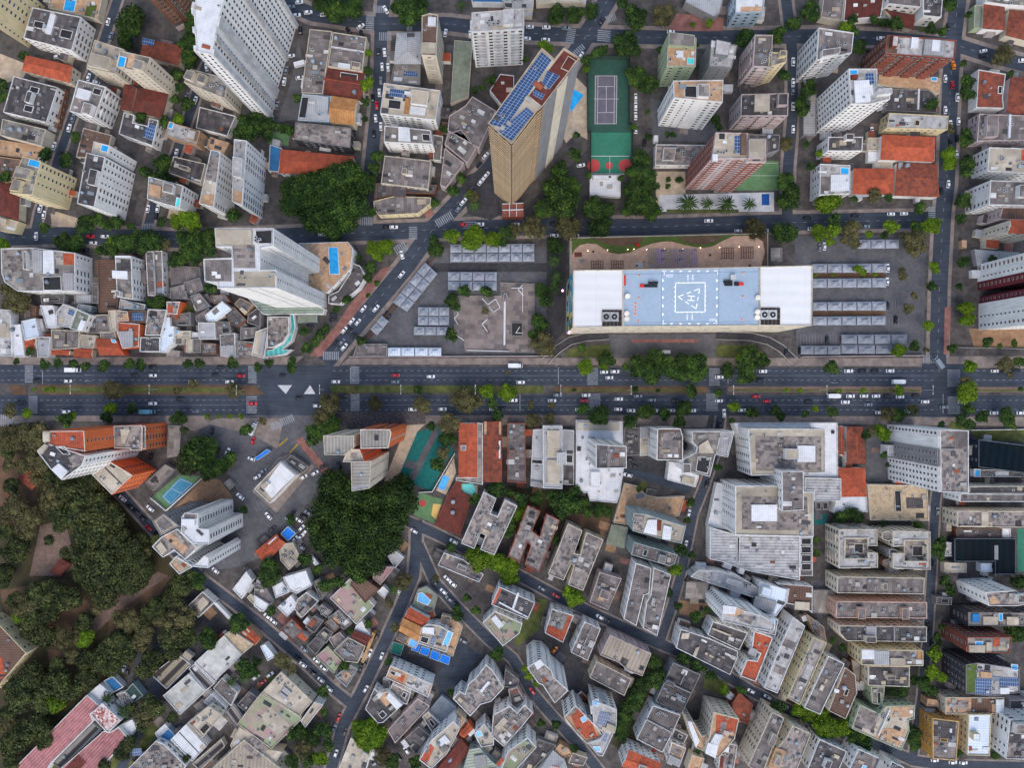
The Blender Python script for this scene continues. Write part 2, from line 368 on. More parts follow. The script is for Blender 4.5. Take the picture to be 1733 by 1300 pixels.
            for j in range(n):
                a, b, c_, d_ = Q[j], Q[(j+1) % n], J[(j+1) % n], J[j]
                mm2.face([(*a, h+hh+.15), (*b, h+hh+.15), (*c_, h+hh+.15), (*d_, h+hh+.15)], 0); mm2.face([(*d_, h+hh+.15), (*c_, h+hh+.15), (*c_, h+hh+.01), (*d_, h+hh+.01)], 0)
                mm2.face([(*a, h+hh-.2), (*b, h+hh-.2), (*b, h+hh+.15), (*a, h+hh+.15)], 0)
            build(mm2, 'rim', [par], o, org=root.location)
        elif k == 'W' and len(Q) > 2:
            hh = .5; m.prism(Q, zr, h+hh+.02*i, 0); build(m, 'roof_cover', [RM or R['w']], root)
        elif k == 'Y' and len(Q) > 2:
            m.prism(Q, zr, z+.1, 0); build(m, 'roof_panel', [RM or R['o']], root)
        elif k == 'R': m.prism(Q, zr, z+.1, 0); build(m, 'terrace', [R['t']], root)
        elif k == 'G' and len(Q) > 2: m.prism(Q, zr, z+.1, 0); build(m, 'roof_lawn', [GRASS if not cc or cc == 'g' else R['G']], root)
        elif k == 'T': link('water_tank', TKM, root, (ctr[0]-root.location.x, ctr[1]-root.location.y, zr), 0, (2.2, 2.2, 1.8))
        elif k == 'K': m.box(ctr, 2.2, 1.6, zr, z+.5, ang); build(m, 'skylight', [WHITEM], root)
        elif k == 'A':
            for j in range(4):
                x, y = ctr[0]+rnd.uniform(-2.4, 2.4), ctr[1]+rnd.uniform(-1.6, 1.6)
                if inside((x, y), P): link('air_conditioner', ACM, root, (x-root.location.x, y-root.location.y, zr), ang, (rnd.uniform(.9, 1.5), rnd.uniform(.8, 1.2), rnd.uniform(.7, 1.1)))
    # small roof clutter
    A = abs(area(P))
    if not tiled and roof not in ('hw', 'hp', 'n', 'G', 'B', 'te', 'gl', 'bl', 'pk') and h > 3.1:
        for j in range(min(16, int(A/(26 if roof in ('q', 'f', 's', 'd', 'c', 't', 'l', 'b', 'vp') else 60)))):
            for tr in range(6):
                x = rnd.uniform(min(p[0] for p in P), max(p[0] for p in P)); y = rnd.uniform(min(p[1] for p in P), max(p[1] for p in P))
                if inside((x, y), inset(P, 1.3)) and all(math.dist((x, y), c) > r for c, r in occ):
                    r_ = rnd.random(); loc = (x-root.location.x, y-root.location.y, zr); occ.append(((x, y), 1.6))
                    if r_ < .4: link('air_conditioner', ACM, root, loc, ang, (rnd.uniform(.8, 1.3), rnd.uniform(.7, 1.1), rnd.uniform(.6, .9)))
                    elif r_ < .5: s_ = rnd.uniform(1.2, 1.9); link('water_tank', TKM, root, loc, 0, (s_, s_, s_*.8))
                    elif r_ < .82:
                        hh_ = rnd.choice(HUTC); link('roof_panel', hh_, root, loc, ang, (rnd.uniform(1.2, 4.5), rnd.uniform(.8, 2.6), rnd.uniform(.12, .5)))
                    else: link('roof_hut', HUTM, root, loc, ang, (rnd.uniform(1, 3.2), rnd.uniform(.8, 2.4), rnd.uniform(.3, 1.1)))
                    break
    # facades
    if style != 'x' and (style != 'n' or h >= 9):
        n = len(P)
        for i in range(n):
            a, b = P[i], P[(i+1) % n]; L = math.dist(a, b)
            if L < 2.6: continue
            d = vis_px(a, b, h, z0); B.walls.append((a, b, h, z0, style, d, wall))
            if style in 'bRVF':
                B.bands.append((a, b, h, z0, style, d, wall))
def finish(B):
    """windows and bands of one building: the 100 that show largest are parts, the rest one stuff part"""
    root = B.root; wins = []
    for a, b, h, z0, style, d, wall in B.walls:
        L = math.dist(a, b); ux, uy = (b[0]-a[0])/L, (b[1]-a[1])/L; ang = math.atan2(uy, ux); fh = 3.05
        sp = {'f': 2.5, 'F': 2.8, 'h': 4.5, 'R': 3.6, 'V': 3.6}.get(style, 3.3); nf = int((h-z0)/fh)
        if style == 'n': sp = 5.5
        nc = int((L-1.0)/sp)
        if nc < 1: nc = 1 if L > 2.8 else 0
        if (wall in 'w' and L < 6 and style == 'f'): nc = min(nc, 1)
        hs = hash_(a, b); blank = (hs % 5 == 0 and nc > 1 and d < 2)
        kind = 0 if style != 'b' else (0, 1, 0, 2)[hs % 4]
        if style == 'w': kind = (0, 0, 0, 1, 2)[B.idx % 5]
        ww, wh = {'f': (1.15, 1.5), 'F': (1.1, 1.7), 'h': (.9, .9), 'R': (1.6, 1.2), 'b': (1.9, 1.7)}.get(style, (1.3, 1.25))
        if style == 'w' and B.idx % 3 == 0: ww = 1.8
        for f in range(nf):
            z = h-.55-fh*(f+.5) if style != 'f' else h-.8-fh*(f+.5)
            if z < z0+1: continue
            for c in range(nc):
                u = L*(c+.5)/nc
                if style == 'w' and nc > 2 and (c+hs) % 7 == 3: continue
                if style == 'h' and (u < L*.35 or u > L*.75): continue
                x, y = a[0]+ux*u+uy*.03, a[1]+uy*u-ux*.03
                wv = ww*((1, 1.5, .62, 1.25, .62)[(c*3+hs) % 5] if style == 'w' else 1)
                wins.append(((d if d > 0 else -1)*1000+z, x, y, z, ang, wv, wh, kind if (c*7+f*5+hs) % 11 else (kind+2) % 3, d))
    wins.sort(key=lambda w: -w[0])
    rx, ry, rz = root.location; rest = MB()
    shown = [w for w in wins if w[8] > 1.2]; other = [w for w in wins if w[8] <= 1.2]
    if B.maxh < 9: other = []
    ind = shown[:100]; rem = shown[100:]+other
    if len(shown) < 100 and len(rem)+len(shown) <= 100: pass
    for w in ind: link('window', WIN[w[7]], root, (w[1]-rx, w[2]-ry, w[3]-rz), w[4], (w[5], 1, w[6])); WC[0] += 1
    if len(rem) and len(ind) < 100:
        k = 100-len(ind)
        if len(rem) <= 40:
            for w in rem: link('window', WIN[w[7]], root, (w[1]-rx, w[2]-ry, w[3]-rz), w[4], (w[5], 1, w[6])); WC[0] += 1
            rem = []
    for w in rem:
        ca, sa = math.cos(w[4]), math.sin(w[4])
        for (e, dpt, mi) in ((.5, .06, 0), (.43, .075, 1)):
            q = []
            for sx, sz in ((-e, -e), (e, -e), (e, e), (-e, e)):
                q.append((w[1]-rx+ca*sx*w[5]+sa*dpt, w[2]-ry+sa*sx*w[5]-ca*dpt, w[3]-rz+sz*w[6]))
            rest.face(q, mi, [(0, 0), (1, 0), (1, 1), (0, 1)])
    if rest.f: tag(link('window', rest.mesh('window', [FRAME, GLASS]), root), kind='stuff')
    # bands / balconies
    bl = []
    for a, b, h, z0, style, d, wall in B.bands:
        L = math.dist(a, b); ux, uy = (b[0]-a[0])/L, (b[1]-a[1])/L; ang = math.atan2(uy, ux); fh = 3.05; nf = int((h-z0)/fh); hs = hash_(a, b)
        if style == 'b':
            if L < 5 or hs % 3 == 2: continue
            for f in range(nf-1):
                z = h-.6-fh*(f+1); nb = max(1, int(L/7))
                for c in range(nb):
                    u = L*(c+.5)/nb; bl.append((d*1000+z, a[0]+ux*u+uy*.45, a[1]+uy*u-ux*.45, z, ang, min(4.4, L*.8/nb), .9, 1.05, d))
        elif style != 'F':
            st = fh
            for f in range(int((h-z0)/st)-1):
                z = h-.6-st*(f+1)
                if style == 'V' and L > 12 and hs % 2:
                    bl.append((d*1000+z, a[0]+ux*L*.2+uy*.15, a[1]+uy*L*.2-ux*.15, z, ang, L*.34, .3, .8, d)); bl.append((d*1000+z, a[0]+ux*L*.8+uy*.15, a[1]+uy*L*.8-ux*.15, z, ang, L*.34, .3, .8, d))
                else: bl.append((d*1000+z, a[0]+ux*L*.5+uy*.15, a[1]+uy*L*.5-ux*.15, z, ang, L*.97, (.22 if style == 'R' else .35), 1.25 if style == 'R' else 1.0, d))
    fins = 0
    for a, b, h, z0, style, d, wall in B.bands:
        L = math.dist(a, b)
        if style != 'F' or L < 12: continue
        ux, uy = (b[0]-a[0])/L, (b[1]-a[1])/L; k = max(2, int(L/14))
        for i in range(k+1):
            u = min(max(L*i/k, 1.2), L-1.2); m = MB(); m.box((a[0]+ux*u+uy*.5, a[1]+uy*u-ux*.5), 2.4, 1.0, z0, h+.2, math.atan2(uy, ux), 0, 0, True); build(m, 'white_fin', [PAR['w']], root)
    bl.sort(key=lambda w: -w[0])
    if bl:
        wall = B.bands[0][6]; st = B.bands[0][4]
        bm = {'R': mk_cache('ledge', (188, 164, 130)), 'V': mk_cache('ledge_brick', (136, 84, 70))}.get(st, PAR[wall])
        nm = 'balcony' if st == 'b' else 'ledge'
        key = (nm, bm.name)
        if key not in UB:
            m = MB(); m.box((0, 0), 1, 1, 0, 1, 0, 0, 0, True); UB[key] = m.mesh(nm, [bm])
        rest = MB()
        for i, w in enumerate(bl):
            if i < 100 and w[8] > .5: link(nm, UB[key], root, (w[1]-rx, w[2]-ry, w[3]-rz), w[4], (w[5], w[6], w[7])); WC[0] += 1
            else: rest.box((w[1]-rx, w[2]-ry), w[5], w[6], w[3]-rz, w[3]-rz+w[7], w[4], 0, 0, True)
        if rest.f: tag(link(nm, rest.mesh(nm, [bm]), root), kind='stuff')
UB = {}; MC = {}
def mk_cache(n, c):
    if n not in MC: MC[n] = mk(n, c, tuple(int(x*.9) for x in c), 'plain', stain=.1)
    return MC[n]
def hash_(a, b): return int(abs(a[0]*13.7+a[1]*7.3+b[0]*3.1+b[1]*5.9)*10) % 997
def b(h, wall, roof, style, pts, feats, desc):
    global CUR
    g = pts.startswith('g '); raw = poly(pts[2:] if g else pts, 0 if g else h)
    P = dedupe(raw); c = (sum(p[0] for p in P)/len(P), sum(p[1] for p in P)/len(P))
    cat = 'tower' if h >= 26 else 'apartment block' if h >= 10 else 'house' if h > 4.5 or roof in 'oxr' else 'shed'
    for w_, c_ in (('canopy', 'canopy'), ('sail', 'shade sail'), ('hall', 'hall'), ('terrace', 'terrace building'), ('deck', 'deck building'), ('podium', 'podium'), ('wall', None)):
        if c_ and re.search(r'\b'+w_+r'\b', desc) and h < 12 and not re.search(r'(block|house|tower|villa)', desc.split(' with')[0].split(' by')[0].split(' beside')[0]): cat = c_; break
    nm = {'tower': 'tower', 'apartment block': 'apartment_block', 'house': 'house', 'shed': 'shed'}.get(cat, cat.replace(' ', '_'))
    root = bpy.data.objects.new(nm, None); COL.objects.link(root); root.location = (c[0], c[1], 0); root.empty_display_size = 2
    tag(root, desc, cat)
    B = Bld(); B.root = root; B.walls = []; B.bands = []; B.maxh = h; B.desc = desc; B.P = [P]; B.c = c; B.idx = len(BUILDINGS); B.lastraw = raw; B.h = [h]
    BUILDINGS.append(B); CUR = B
    volume(B, h, wall, roof, style, P, feats)
def add(h, wall, roof, style, pts, feats):
    g = pts.startswith('g '); raw = poly(pts[2:] if g else pts, 0 if g else h); CUR.lastraw = raw; P = dedupe(raw)
    CUR.maxh = max(h, CUR.maxh); CUR.P.append(P); CUR.h.append(h)
    volume(CUR, h, wall, roof, style, P, feats)
# ---------------------------------------------------------------- tents
POLE = mk_cache('tent_pole', (190, 190, 192))
def tents(pts, nu, nv, desc, code='aw'):
    """every pyramid tent of a row is a thing of its own"""
    z = 2.5; Q = [Vector(p) for p in poly(pts, 3.0)]
    for iv in range(nv):
        for iu in range(nu):
            cs = []
            for du, dv in ((.03, .04), (.97, .04), (.97, .96), (.03, .96)):
                uu, vv = (iu+du)/nu, (iv+dv)/nv; cs.append(Q[0].lerp(Q[1], uu).lerp(Q[3].lerp(Q[2], uu), vv))
            c = sum(cs, Vector((0, 0)))/4
            root = bpy.data.objects.new('tent', None); COL.objects.link(root); root.location = (c.x, c.y, 0)
            m = MB(); N = 5; grid = {}
            for i in range(N+1):
                for j in range(N+1):
                    u, v = i/N, j/N; p = cs[0].lerp(cs[1], u).lerp(cs[3].lerp(cs[2], u), v)
                    e = min(u, 1-u, v, 1-v)*2; t = max(abs(u-.5), abs(v-.5))*2
                    sag = .35*math.sin(math.pi*(u if v in (0, 1) else v))*(1 if t == 1 else 0)
                    grid[i, j] = (p.x-c.x, p.y-c.y, z+2.3*(1-t)**1.35 + 0.0 - 0*e + sag*.6)
            for i in range(N):
                for j in range(N):
                    m.face([grid[i, j], grid[i, j+1], grid[i+1, j+1], grid[i+1, j]][::-1], 0)
            link('fabric_roof', m.mesh('fabric_roof', [R[code]]), root)
            for p in cs:
                m = MB(); m.cyl((p.x-c.x, p.y-c.y), .07, 0, z, 6); link('pole', m.mesh('pole', [POLE]), root)
            od = lambda k, n, a_, z_: '' if n == 1 else a_ if k == 0 else z_ if k == n-1 else ['', 'second', 'third', 'fourth', 'fifth', 'sixth'][k]
            w_ = [x_ for x_ in (od(iu, nu, 'leftmost', 'rightmost'), '' if nv == 1 else ('upper' if iv == 0 else 'lower')) if x_]
            tag(root, f'{" ".join(w_)} tent of the {desc}', 'tent', 'white tents of the car parks')
# ---------------------------------------------------------------- trees
def leafmat(name, c1, c2, c3):
    m = bpy.data.materials.new(name); m.use_nodes = True; n = m.node_tree.nodes; L = m.node_tree.links; bs = n['Principled BSDF']
    bs.inputs['Roughness'].default_value = .75; bs.inputs['Specular IOR Level'].default_value = .2
    g = n.new('ShaderNodeNewGeometry'); r = n.new('ShaderNodeValToRGB'); e = r.color_ramp.elements
    e[0].color = lin(c1)+(1,); e[0].position = 0; e[1].color = lin(c3)+(1,); e[1].position = 1; k = e.new(.5); k.color = lin(c2)+(1,)
    no = n.new('ShaderNodeTexNoise'); no.inputs['Scale'].default_value = .2; no.inputs['Detail'].default_value = 4; L.new(g.outputs['Position'], no.inputs['Vector'])  # broad noise puts lit and shaded crown lobes into the leaf colour
    a = n.new('ShaderNodeMath'); a.operation = 'MULTIPLY_ADD'; L.new(g.outputs['Random Per Island'], a.inputs[0]); a.inputs[1].default_value = .55
    s = n.new('ShaderNodeMapRange'); L.new(no.outputs[0], s.inputs[0]); s.inputs[1].default_value = .35; s.inputs[2].default_value = .65; s.inputs[3].default_value = -.05; s.inputs[4].default_value = .5
    L.new(s.outputs[0], a.inputs[2]); L.new(a.outputs[0], r.inputs[0])
    oi = n.new('ShaderNodeObjectInfo'); v = n.new('ShaderNodeMapRange'); L.new(oi.outputs['Random'], v.inputs[0]); v.inputs[3].default_value = .78; v.inputs[4].default_value = 1.22
    cv = n.new('ShaderNodeVectorMath'); cv.operation = 'SCALE'; L.new(r.outputs[0], cv.inputs[0]); L.new(v.outputs[0], cv.inputs['Scale']); L.new(cv.outputs[0], bs.inputs['Base Color'])
    return m
LEAF = {'d': leafmat('dark_leaves', (19, 34, 16), (42, 66, 26), (80, 106, 40)), 'l': leafmat('lime_leaves', (52, 76, 14), (80, 108, 18), (114, 138, 30)),
        'y': leafmat('dry_olive_leaves', (50, 50, 30), (78, 75, 48), (104, 98, 60)), 'p': leafmat('palm_leaves', (26, 44, 22), (46, 68, 32), (76, 96, 48)),
        'k': leafmat('park_leaves', (28, 38, 22), (54, 64, 34), (92, 98, 52))}
BARK = mk('bark', (92, 76, 62), (70, 58, 48), 'plain', stain=.3)
def crown_mesh(seed, kind, n, leaf, lobes=9, dens=1.0):
    r = random.Random(seed); m = MB(); LB = [(0, 0, .0, .72)]
    for i in range(lobes):
        a = r.uniform(0, 6.283); q = r.uniform(.35, .68); LB.append((q*math.cos(a), q*math.sin(a), r.uniform(-.15, .22), r.uniform(.26, .46)))
    nL = len(LB)
    wts = [l[3]**2 for l in LB]
    for i in range(n):
        l = r.choices(LB, wts)[0]; 
        while True:
            d = Vector((r.gauss(0, 1), r.gauss(0, 1), r.gauss(.25, .9)))
            if d.length > .1: break
        d.normalize(); rr = l[3]*r.uniform(.72, 1.08)
        p = Vector((l[0], l[1], l[2]))+Vector((d.x*rr, d.y*rr, d.z*rr*.75))
        nn = (d+Vector((r.gauss(0, .55), r.gauss(0, .55), r.gauss(0, .55)))).normalized()
        t = nn.orthogonal().normalized(); b_ = nn.cross(t); w = leaf*r.uniform(.6, 1.5); a = r.uniform(0, 6.28)
        t, b_ = t*math.cos(a)+b_*math.sin(a), b_*math.cos(a)-t*math.sin(a)
        q = [p-t*w*.5-b_*w*.3, p+t*w*.1-b_*w*.5, p+t*w*.55+b_*w*.05, p+t*w*.05+b_*w*.5, p-t*w*.5+b_*w*.25]
        m.face([tuple(x) for x in q], 0)
    for l in LB:   # inner twigs and leaf mass
        S = 7; K_ = .62*l[3]
        for j in range(4):
            for i in range(S):
                P4 = []
                for (ii, jj) in ((i, j), (i+1, j), (i+1, j+1), (i, j+1)):
                    th = ii % S*6.283/S; ph = -1.4+jj*.72; k = K_*(1+.12*math.sin(ii % S*2.3+jj*1.7+l[0]*9))
                    P4.append((l[0]+k*math.cos(ph)*math.cos(th), l[1]+k*math.cos(ph)*math.sin(th), l[2]+k*.8*math.sin(ph)))
                m.face(P4, 0)
    return m.mesh('crown', [LEAF[kind]])
CR = {}
for k_ in 'dlyk':
    for cls, (n_, lf) in {'s': (720, .15), 'b': (2500, .085)}.items():
        CR[k_, cls] = [crown_mesh(31*i+ord(k_), k_, int(n_*(.6 if k_ == 'y' else 1)), lf*(.8 if k_ == 'y' else 1)) for i in range(4 if cls == 's' else 3)]
def palm_mesh(seed):
    r = random.Random(seed); m = MB()
    for i in range(24):
        a = i*6.283/24+r.uniform(-.15, .15); L = r.uniform(.8, 1.05); up = r.uniform(.05, .35); prev = None
        for j in range(6):
            t = j/5; d = L*t; z = up*math.sin(t*2.6)-.35*t*t; w = .07*(1-t*.75)+.015
            c = Vector((math.cos(a)*d, math.sin(a)*d, z)); s = Vector((-math.sin(a)*w, math.cos(a)*w, -.05))
            if prev: m.face([tuple(prev[0]), tuple(prev[1]), tuple(c), tuple(c+s)], 0); m.face([tuple(prev[2]), tuple(prev[0]), tuple(c+s), tuple(c)][:0] or [tuple(prev[1]), tuple(prev[2]), tuple(c-Vector((s.x, s.y, .05))), tuple(c)], 0)
            prev = (c+s, c, c-Vector((s.x, s.y, .05)))
    return m.mesh('fronds', [LEAF['p']])
CR['p'] = [palm_mesh(i) for i in range(3)]
def trunk_mesh(seed):
    r = random.Random(seed); m = MB(); m.cyl((0, 0), .09, 0, .8, 7, 0, None, .05)
    for i in range(4):
        a = i*1.57+r.uniform(-.4, .4); p = Vector((0, 0, .62)); q = Vector((math.cos(a)*.45, math.sin(a)*.45, 1.05)); s = Vector((-math.sin(a), math.cos(a), 0))
        w, v = .035, .015
        m.face([tuple(p-s*w), tuple(p+s*w), tuple(q+s*v), tuple(q-s*v)]); m.face([tuple(p-Vector((0, 0, w))), tuple(p+Vector((0, 0, w))), tuple(q+Vector((0, 0, v))), tuple(q-Vector((0, 0, v)))])
    return m.mesh('trunk', [BARK])
TRK = [trunk_mesh(i) for i in range(3)]
TREES = []
def t(s, kind='d'):
    for e in s.split():
        x, y, r = map(float, e.split(','))
        rm = r*K*H/F*(1.1 if OX < 100 and OY > 600 and kind != 'p' else .94); hc = min(4+rm*.9, 11)
        TREES.append((rm, pt(x, y, hc), hc, kind, OX+x*K, OY+y*K))
GIANT = []
def giant(s, label):
    GIANT.append(([tuple(map(float, e.split(','))) for e in s.split()], (OX, OY), label))
CARS = []
def c(s):
    for e in s.split():
        if e.count(',') >= 3:
            x, y, k, a = e.split(','); CARS.append((pt(float(x), float(y), .8), k, float(a), 'car', OX+float(x)*K, OY+float(y)*K))
def v(s):
    for e in s.split():
        x, y, k, a = e.split(','); CARS.append((pt(float(x), float(y), 1.2), k, float(a), 'truck', OX+float(x)*K, OY+float(y)*K))
# c("x,y,col,ang x,y,col,ang") lists are space separated groups of four
# ---------------------------------------------------------------- ground, roads, pavements
GM = {
 'block': mk('block_ground', (68, 65, 65), (92, 87, 85), 'world', stain=.5, sc=.35),
 'asphalt': mk('asphalt', (48, 56, 68), (58, 66, 78), 'world', stain=.18, sc=.3, rough=.8),
 'lot': mk('lot_asphalt', (80, 81, 86), (96, 96, 100), 'world', stain=.3, sc=.3),
 'walk': mk('paving', (120, 110, 106), (140, 128, 122), 'world', stain=.35, sc=.5),
 'red': mk('red_paving', (128, 86, 80), (146, 104, 96), 'world', stain=.35, sc=.5),
 'earth': mk('red_earth', (92, 70, 54), (112, 86, 66), 'world', stain=.45, sc=.4),
 'park': mk('park_floor', (56, 54, 34), (76, 66, 44), 'world', stain=.5, sc=.4),
 'grass': mk('grass_ground', (70, 82, 38), (96, 100, 52), 'world', stain=.35, sc=.6),
 'path': mk('path_ground', (108, 90, 82), (124, 104, 94), 'world', stain=.3),
 'sand': mk('pale_gravel', (168, 152, 132), (188, 170, 148), 'world', stain=.3),
 'dirt': mk('tan_dirt', (156, 124, 96), (138, 106, 80), 'world', stain=.3),
 'dk': mk('dark_yard', (52, 52, 57), (66, 65, 69), 'world', stain=.4),
 'court': mk('court_green', (42, 76, 66), (48, 84, 72), 'world', stain=.15),
 'cgreen': mk('court_bright_green', (48, 112, 92), (54, 120, 98), 'world', stain=.15),
 'play': mk('court_mauve', (94, 91, 102), (104, 100, 110), 'world', stain=.25),
 'cblue': mk('court_blue', (64, 128, 158), (72, 138, 168), 'world', stain=.1),
 'cred': mk('court_red', (178, 72, 72), (168, 66, 66), 'world', stain=.1),
 'cyel': mk('court_yellow', (214, 180, 110), (204, 170, 100), 'world', stain=.1),
 'teal': mk('teal_net', (14, 92, 92), (18, 108, 104), 'world', stain=.3),
 'dgreen': mk('dull_green', (88, 122, 84), (98, 132, 92), 'world', stain=.3),
 'water': POOL, 'waterd': mk('deep_pool', (24, 72, 140), (28, 80, 150), 'world', stain=0, rough=.2), 'watert': POOLT,
 'mosaic': mk('mosaic_paving', (96, 88, 88), (52, 50, 54), 'world', stain=.2, sc=2),
 'white': mk('white_paving', (180, 184, 188), (196, 198, 202), 'world', stain=.2),
}
am = GM['asphalt'].node_tree; ab = am.nodes['Principled BSDF']; al = ab.inputs['Base Color'].links[0].from_socket
gg = am.nodes.new('ShaderNodeNewGeometry'); mp = am.nodes.new('ShaderNodeVectorMath'); mp.operation = 'MULTIPLY'; mp.inputs[1].default_value = (.04, .8, 0)
am.links.new(gg.outputs['Position'], mp.inputs[0]); tn = am.nodes.new('ShaderNodeTexNoise'); tn.inputs['Scale'].default_value = 1; am.links.new(mp.outputs[0], tn.inputs['Vector'])
vo = am.nodes.new('ShaderNodeTexVoronoi'); vo.inputs['Scale'].default_value = .06; am.links.new(gg.outputs['Position'], vo.inputs['Vector'])
mr = am.nodes.new('ShaderNodeMapRange'); am.links.new(tn.outputs[0], mr.inputs[0]); mr.inputs[1].default_value = .35; mr.inputs[2].default_value = .65; mr.inputs[3].default_value = .86; mr.inputs[4].default_value = 1.16
m2_ = am.nodes.new('ShaderNodeMapRange'); am.links.new(vo.outputs['Color'], m2_.inputs[0]); m2_.inputs[3].default_value = .9; m2_.inputs[4].default_value = 1.1
mm_ = am.nodes.new('ShaderNodeMath'); mm_.operation = 'MULTIPLY'; am.links.new(mr.outputs[0], mm_.inputs[0]); am.links.new(m2_.outputs[0], mm_.inputs[1])
sc_ = am.nodes.new('ShaderNodeVectorMath'); sc_.operation = 'SCALE'; am.links.new(al, sc_.inputs[0]); am.links.new(mm_.outputs[0], sc_.inputs['Scale']); am.links.new(sc_.outputs[0], ab.inputs['Base Color'])
m = MB(); m.face([(-1500, -1500, 0), (1500, -1500, 0), (1500, 1500, 0), (-1500, 1500, 0)], 0); tag(build(m, 'ground', [GM['block']]), kind='structure')
def P2(s): return [px(*map(float, p.split(','))) for p in s.split()]
LAY = [0]
def sheet(name, s, mat, lvl, kind='structure', label=None, cat=None):
    m = MB(); Q = dedupe(P2(s) if isinstance(s, str) else s); LAY[0] += 1
    m.face([(x, y, .004*lvl+.0001*LAY[0]) for x, y in Q], 0)
    return tag(build(m, name, [GM[mat]]), label, cat, kind=kind)
def ribbon(pts, w, ext=0):
    Q = [Vector(p) for p in pts]; L_, R_ = [], []
    for i in range(len(Q)):
        d = (Q[min(i+1, len(Q)-1)]-Q[max(i-1, 0)]).normalized(); nrm = Vector((-d.y, d.x)); L_.append(Q[i]+nrm*w/2); R_.append(Q[i]-nrm*w/2)
    return L_, R_
STREETS = [  # name, polyline px, width px, walk px
 ('avenue upper carriageway', "-40,633 1780,640", 31, 0), ('avenue lower carriageway', "-40,686 1780,686", 34, 0),
 ('north avenue', "-40,404 110,398 300,405 430,402 620,393 870,384 1100,384 1300,377 1600,371", 28, 12),
 ('top street', "440,-14 530,24 640,40 760,40 880,55 1000,60 1130,63 1290,62 1400,60 1500,65 1620,76 1680,95 1780,120", 24, 14),
 ('slanted avenue', "1040,-20 975,88 900,190 830,285 735,384 688,450 634,515 575,583 550,614", 29, 14),
 ('street of the centre left', "652,-20 645,40 642,150 632,240 622,330 620,392", 22, 12),
 ('short steep street at the far left', "205,-20 185,40 165,100 148,140 125,190 103,255 85,310 66,360 58,402", 15, 8),
 ('second steep street at the left', "375,60 345,120 325,180 298,260 264,330 246,402", 16, 8),
 ('street beside the garden podium block', "1328,-20 1338,60 1342,100 1341,200 1334,280 1332,376", 18, 10),
 ('right hand cross street', "1624,-20 1614,60 1609,130 1606,200 1602,310 1596,362 1590,480 1587,600 1590,640", 28, 12),
 ('right hand lower alley', "1604,690 1592,780 1583,850 1578,950 1570,1080 1560,1180 1545,1280", 15, 6),
 ('narrow street right of the villa ramp', "1222,690 1212,760 1193,820 1173,870 1163,920 1153,970 1136,1030 1116,1090", 15, 6),
 ('park side street', "185,815 270,908 345,983 440,1055 506,1112 555,1160 598,1195", 16, 8),
 ('street of the triangular fork', "705,880 704,930 700,975 675,1035 648,1095 612,1170 580,1230 556,1320", 19, 8),
 ('long winding lane', "684,880 740,905 800,935 885,978 940,1008 1015,1044 1116,1090 1190,1120 1271,1170 1330,1200 1420,1240 1510,1272 1545,1288 1600,1296 1780,1300", 17, 6),
 ('lane below the fork', "708,922 736,986 775,1030 830,1085 868,1115 900,1172 936,1214 975,1256 1025,1320", 17, 6),
 ('lane beside the pink hall', "300,1020 270,1110 262,1180 240,1235 195,1320", 15, 0),
]
SP = []
for nm_, s_, w_, k_ in STREETS:
    pts = P2(s_); SP.append((nm_, pts, w_*H/F))
    for (wd, mat, lv, nmx) in (((w_+k_)*H/F, 'walk', 1, 'pavement'), (w_*H/F, 'asphalt', 4, 'road')):
        if nmx == 'pavement' and not k_: continue
        L_, R_ = ribbon(pts, wd); m = MB(); LAY[0] += 1; z = .004*lv+.0003*LAY[0]
        for i in range(len(L_)-1): m.face([(*R_[i], z), (*R_[i+1], z), (*L_[i+1], z), (*L_[i], z)], 0)
        tag(build(m, nmx, [GM[mat]]), kind='structure')
# junction asphalt and wide paved strips
sheet('road', "430,702 560,702 585,760 620,830 560,800 500,880 470,920 430,880 385,800 330,745 345,715", 'lot', 9)
sheet('road', "440,618 560,618 560,703 440,703", 'asphalt', 10)
sheet('road', "1560,616 1640,616 1640,706 1560,706", 'asphalt', 10)
sheet('road', "1200,655 1230,655 1228,702 1208,702", 'asphalt', 10)
sheet('pavement', "-40,603 115,605 515,603 498,617 -40,617", 'walk', 9); sheet('pavement', "590,606 930,606 940,617 578,617", 'walk', 9)
sheet('pavement', "930,606 1565,606 1560,620 940,618", 'walk', 9); sheet('pavement', "1605,603 1780,603 1780,624 1608,622", 'walk', 9)
sheet('pavement', "-40,704 345,704 360,716 330,730 280,716 90,712 -40,722", 'walk', 9); sheet('pavement', "575,703 1200,703 1195,724 600,716", 'walk', 9)
sheet('pavement', "1232,704 1780,706 1780,722 1240,716", 'walk', 9)
sheet('mosaic_pavement', "572,697 720,697 720,717 576,717", 'mosaic', 11)
sheet('red_pavement', "645,455 664,450 613,515 586,553 552,592 545,603 524,603 532,592 567,553 592,515", 'red', 9); sheet('red_pavement', "1145,22 1225,30 1223,52 1128,52", 'red', 9)
sheet('red_pavement', "370,708 480,708 470,760 425,735 345,716", 'walk', 11)
sheet('red_pavement', "1599,520 1610,520 1605,600 1597,600", 'red', 9)
sheet('island', "470,775 491,768 532,790 468,868 426,832", 'walk', 12); sheet('pavement', "500,745 512,740 560,800 550,806", 'red', 12); sheet('planter', "380,775 390,770 398,776 396,788 386,796 378,790", 'grass', 12)
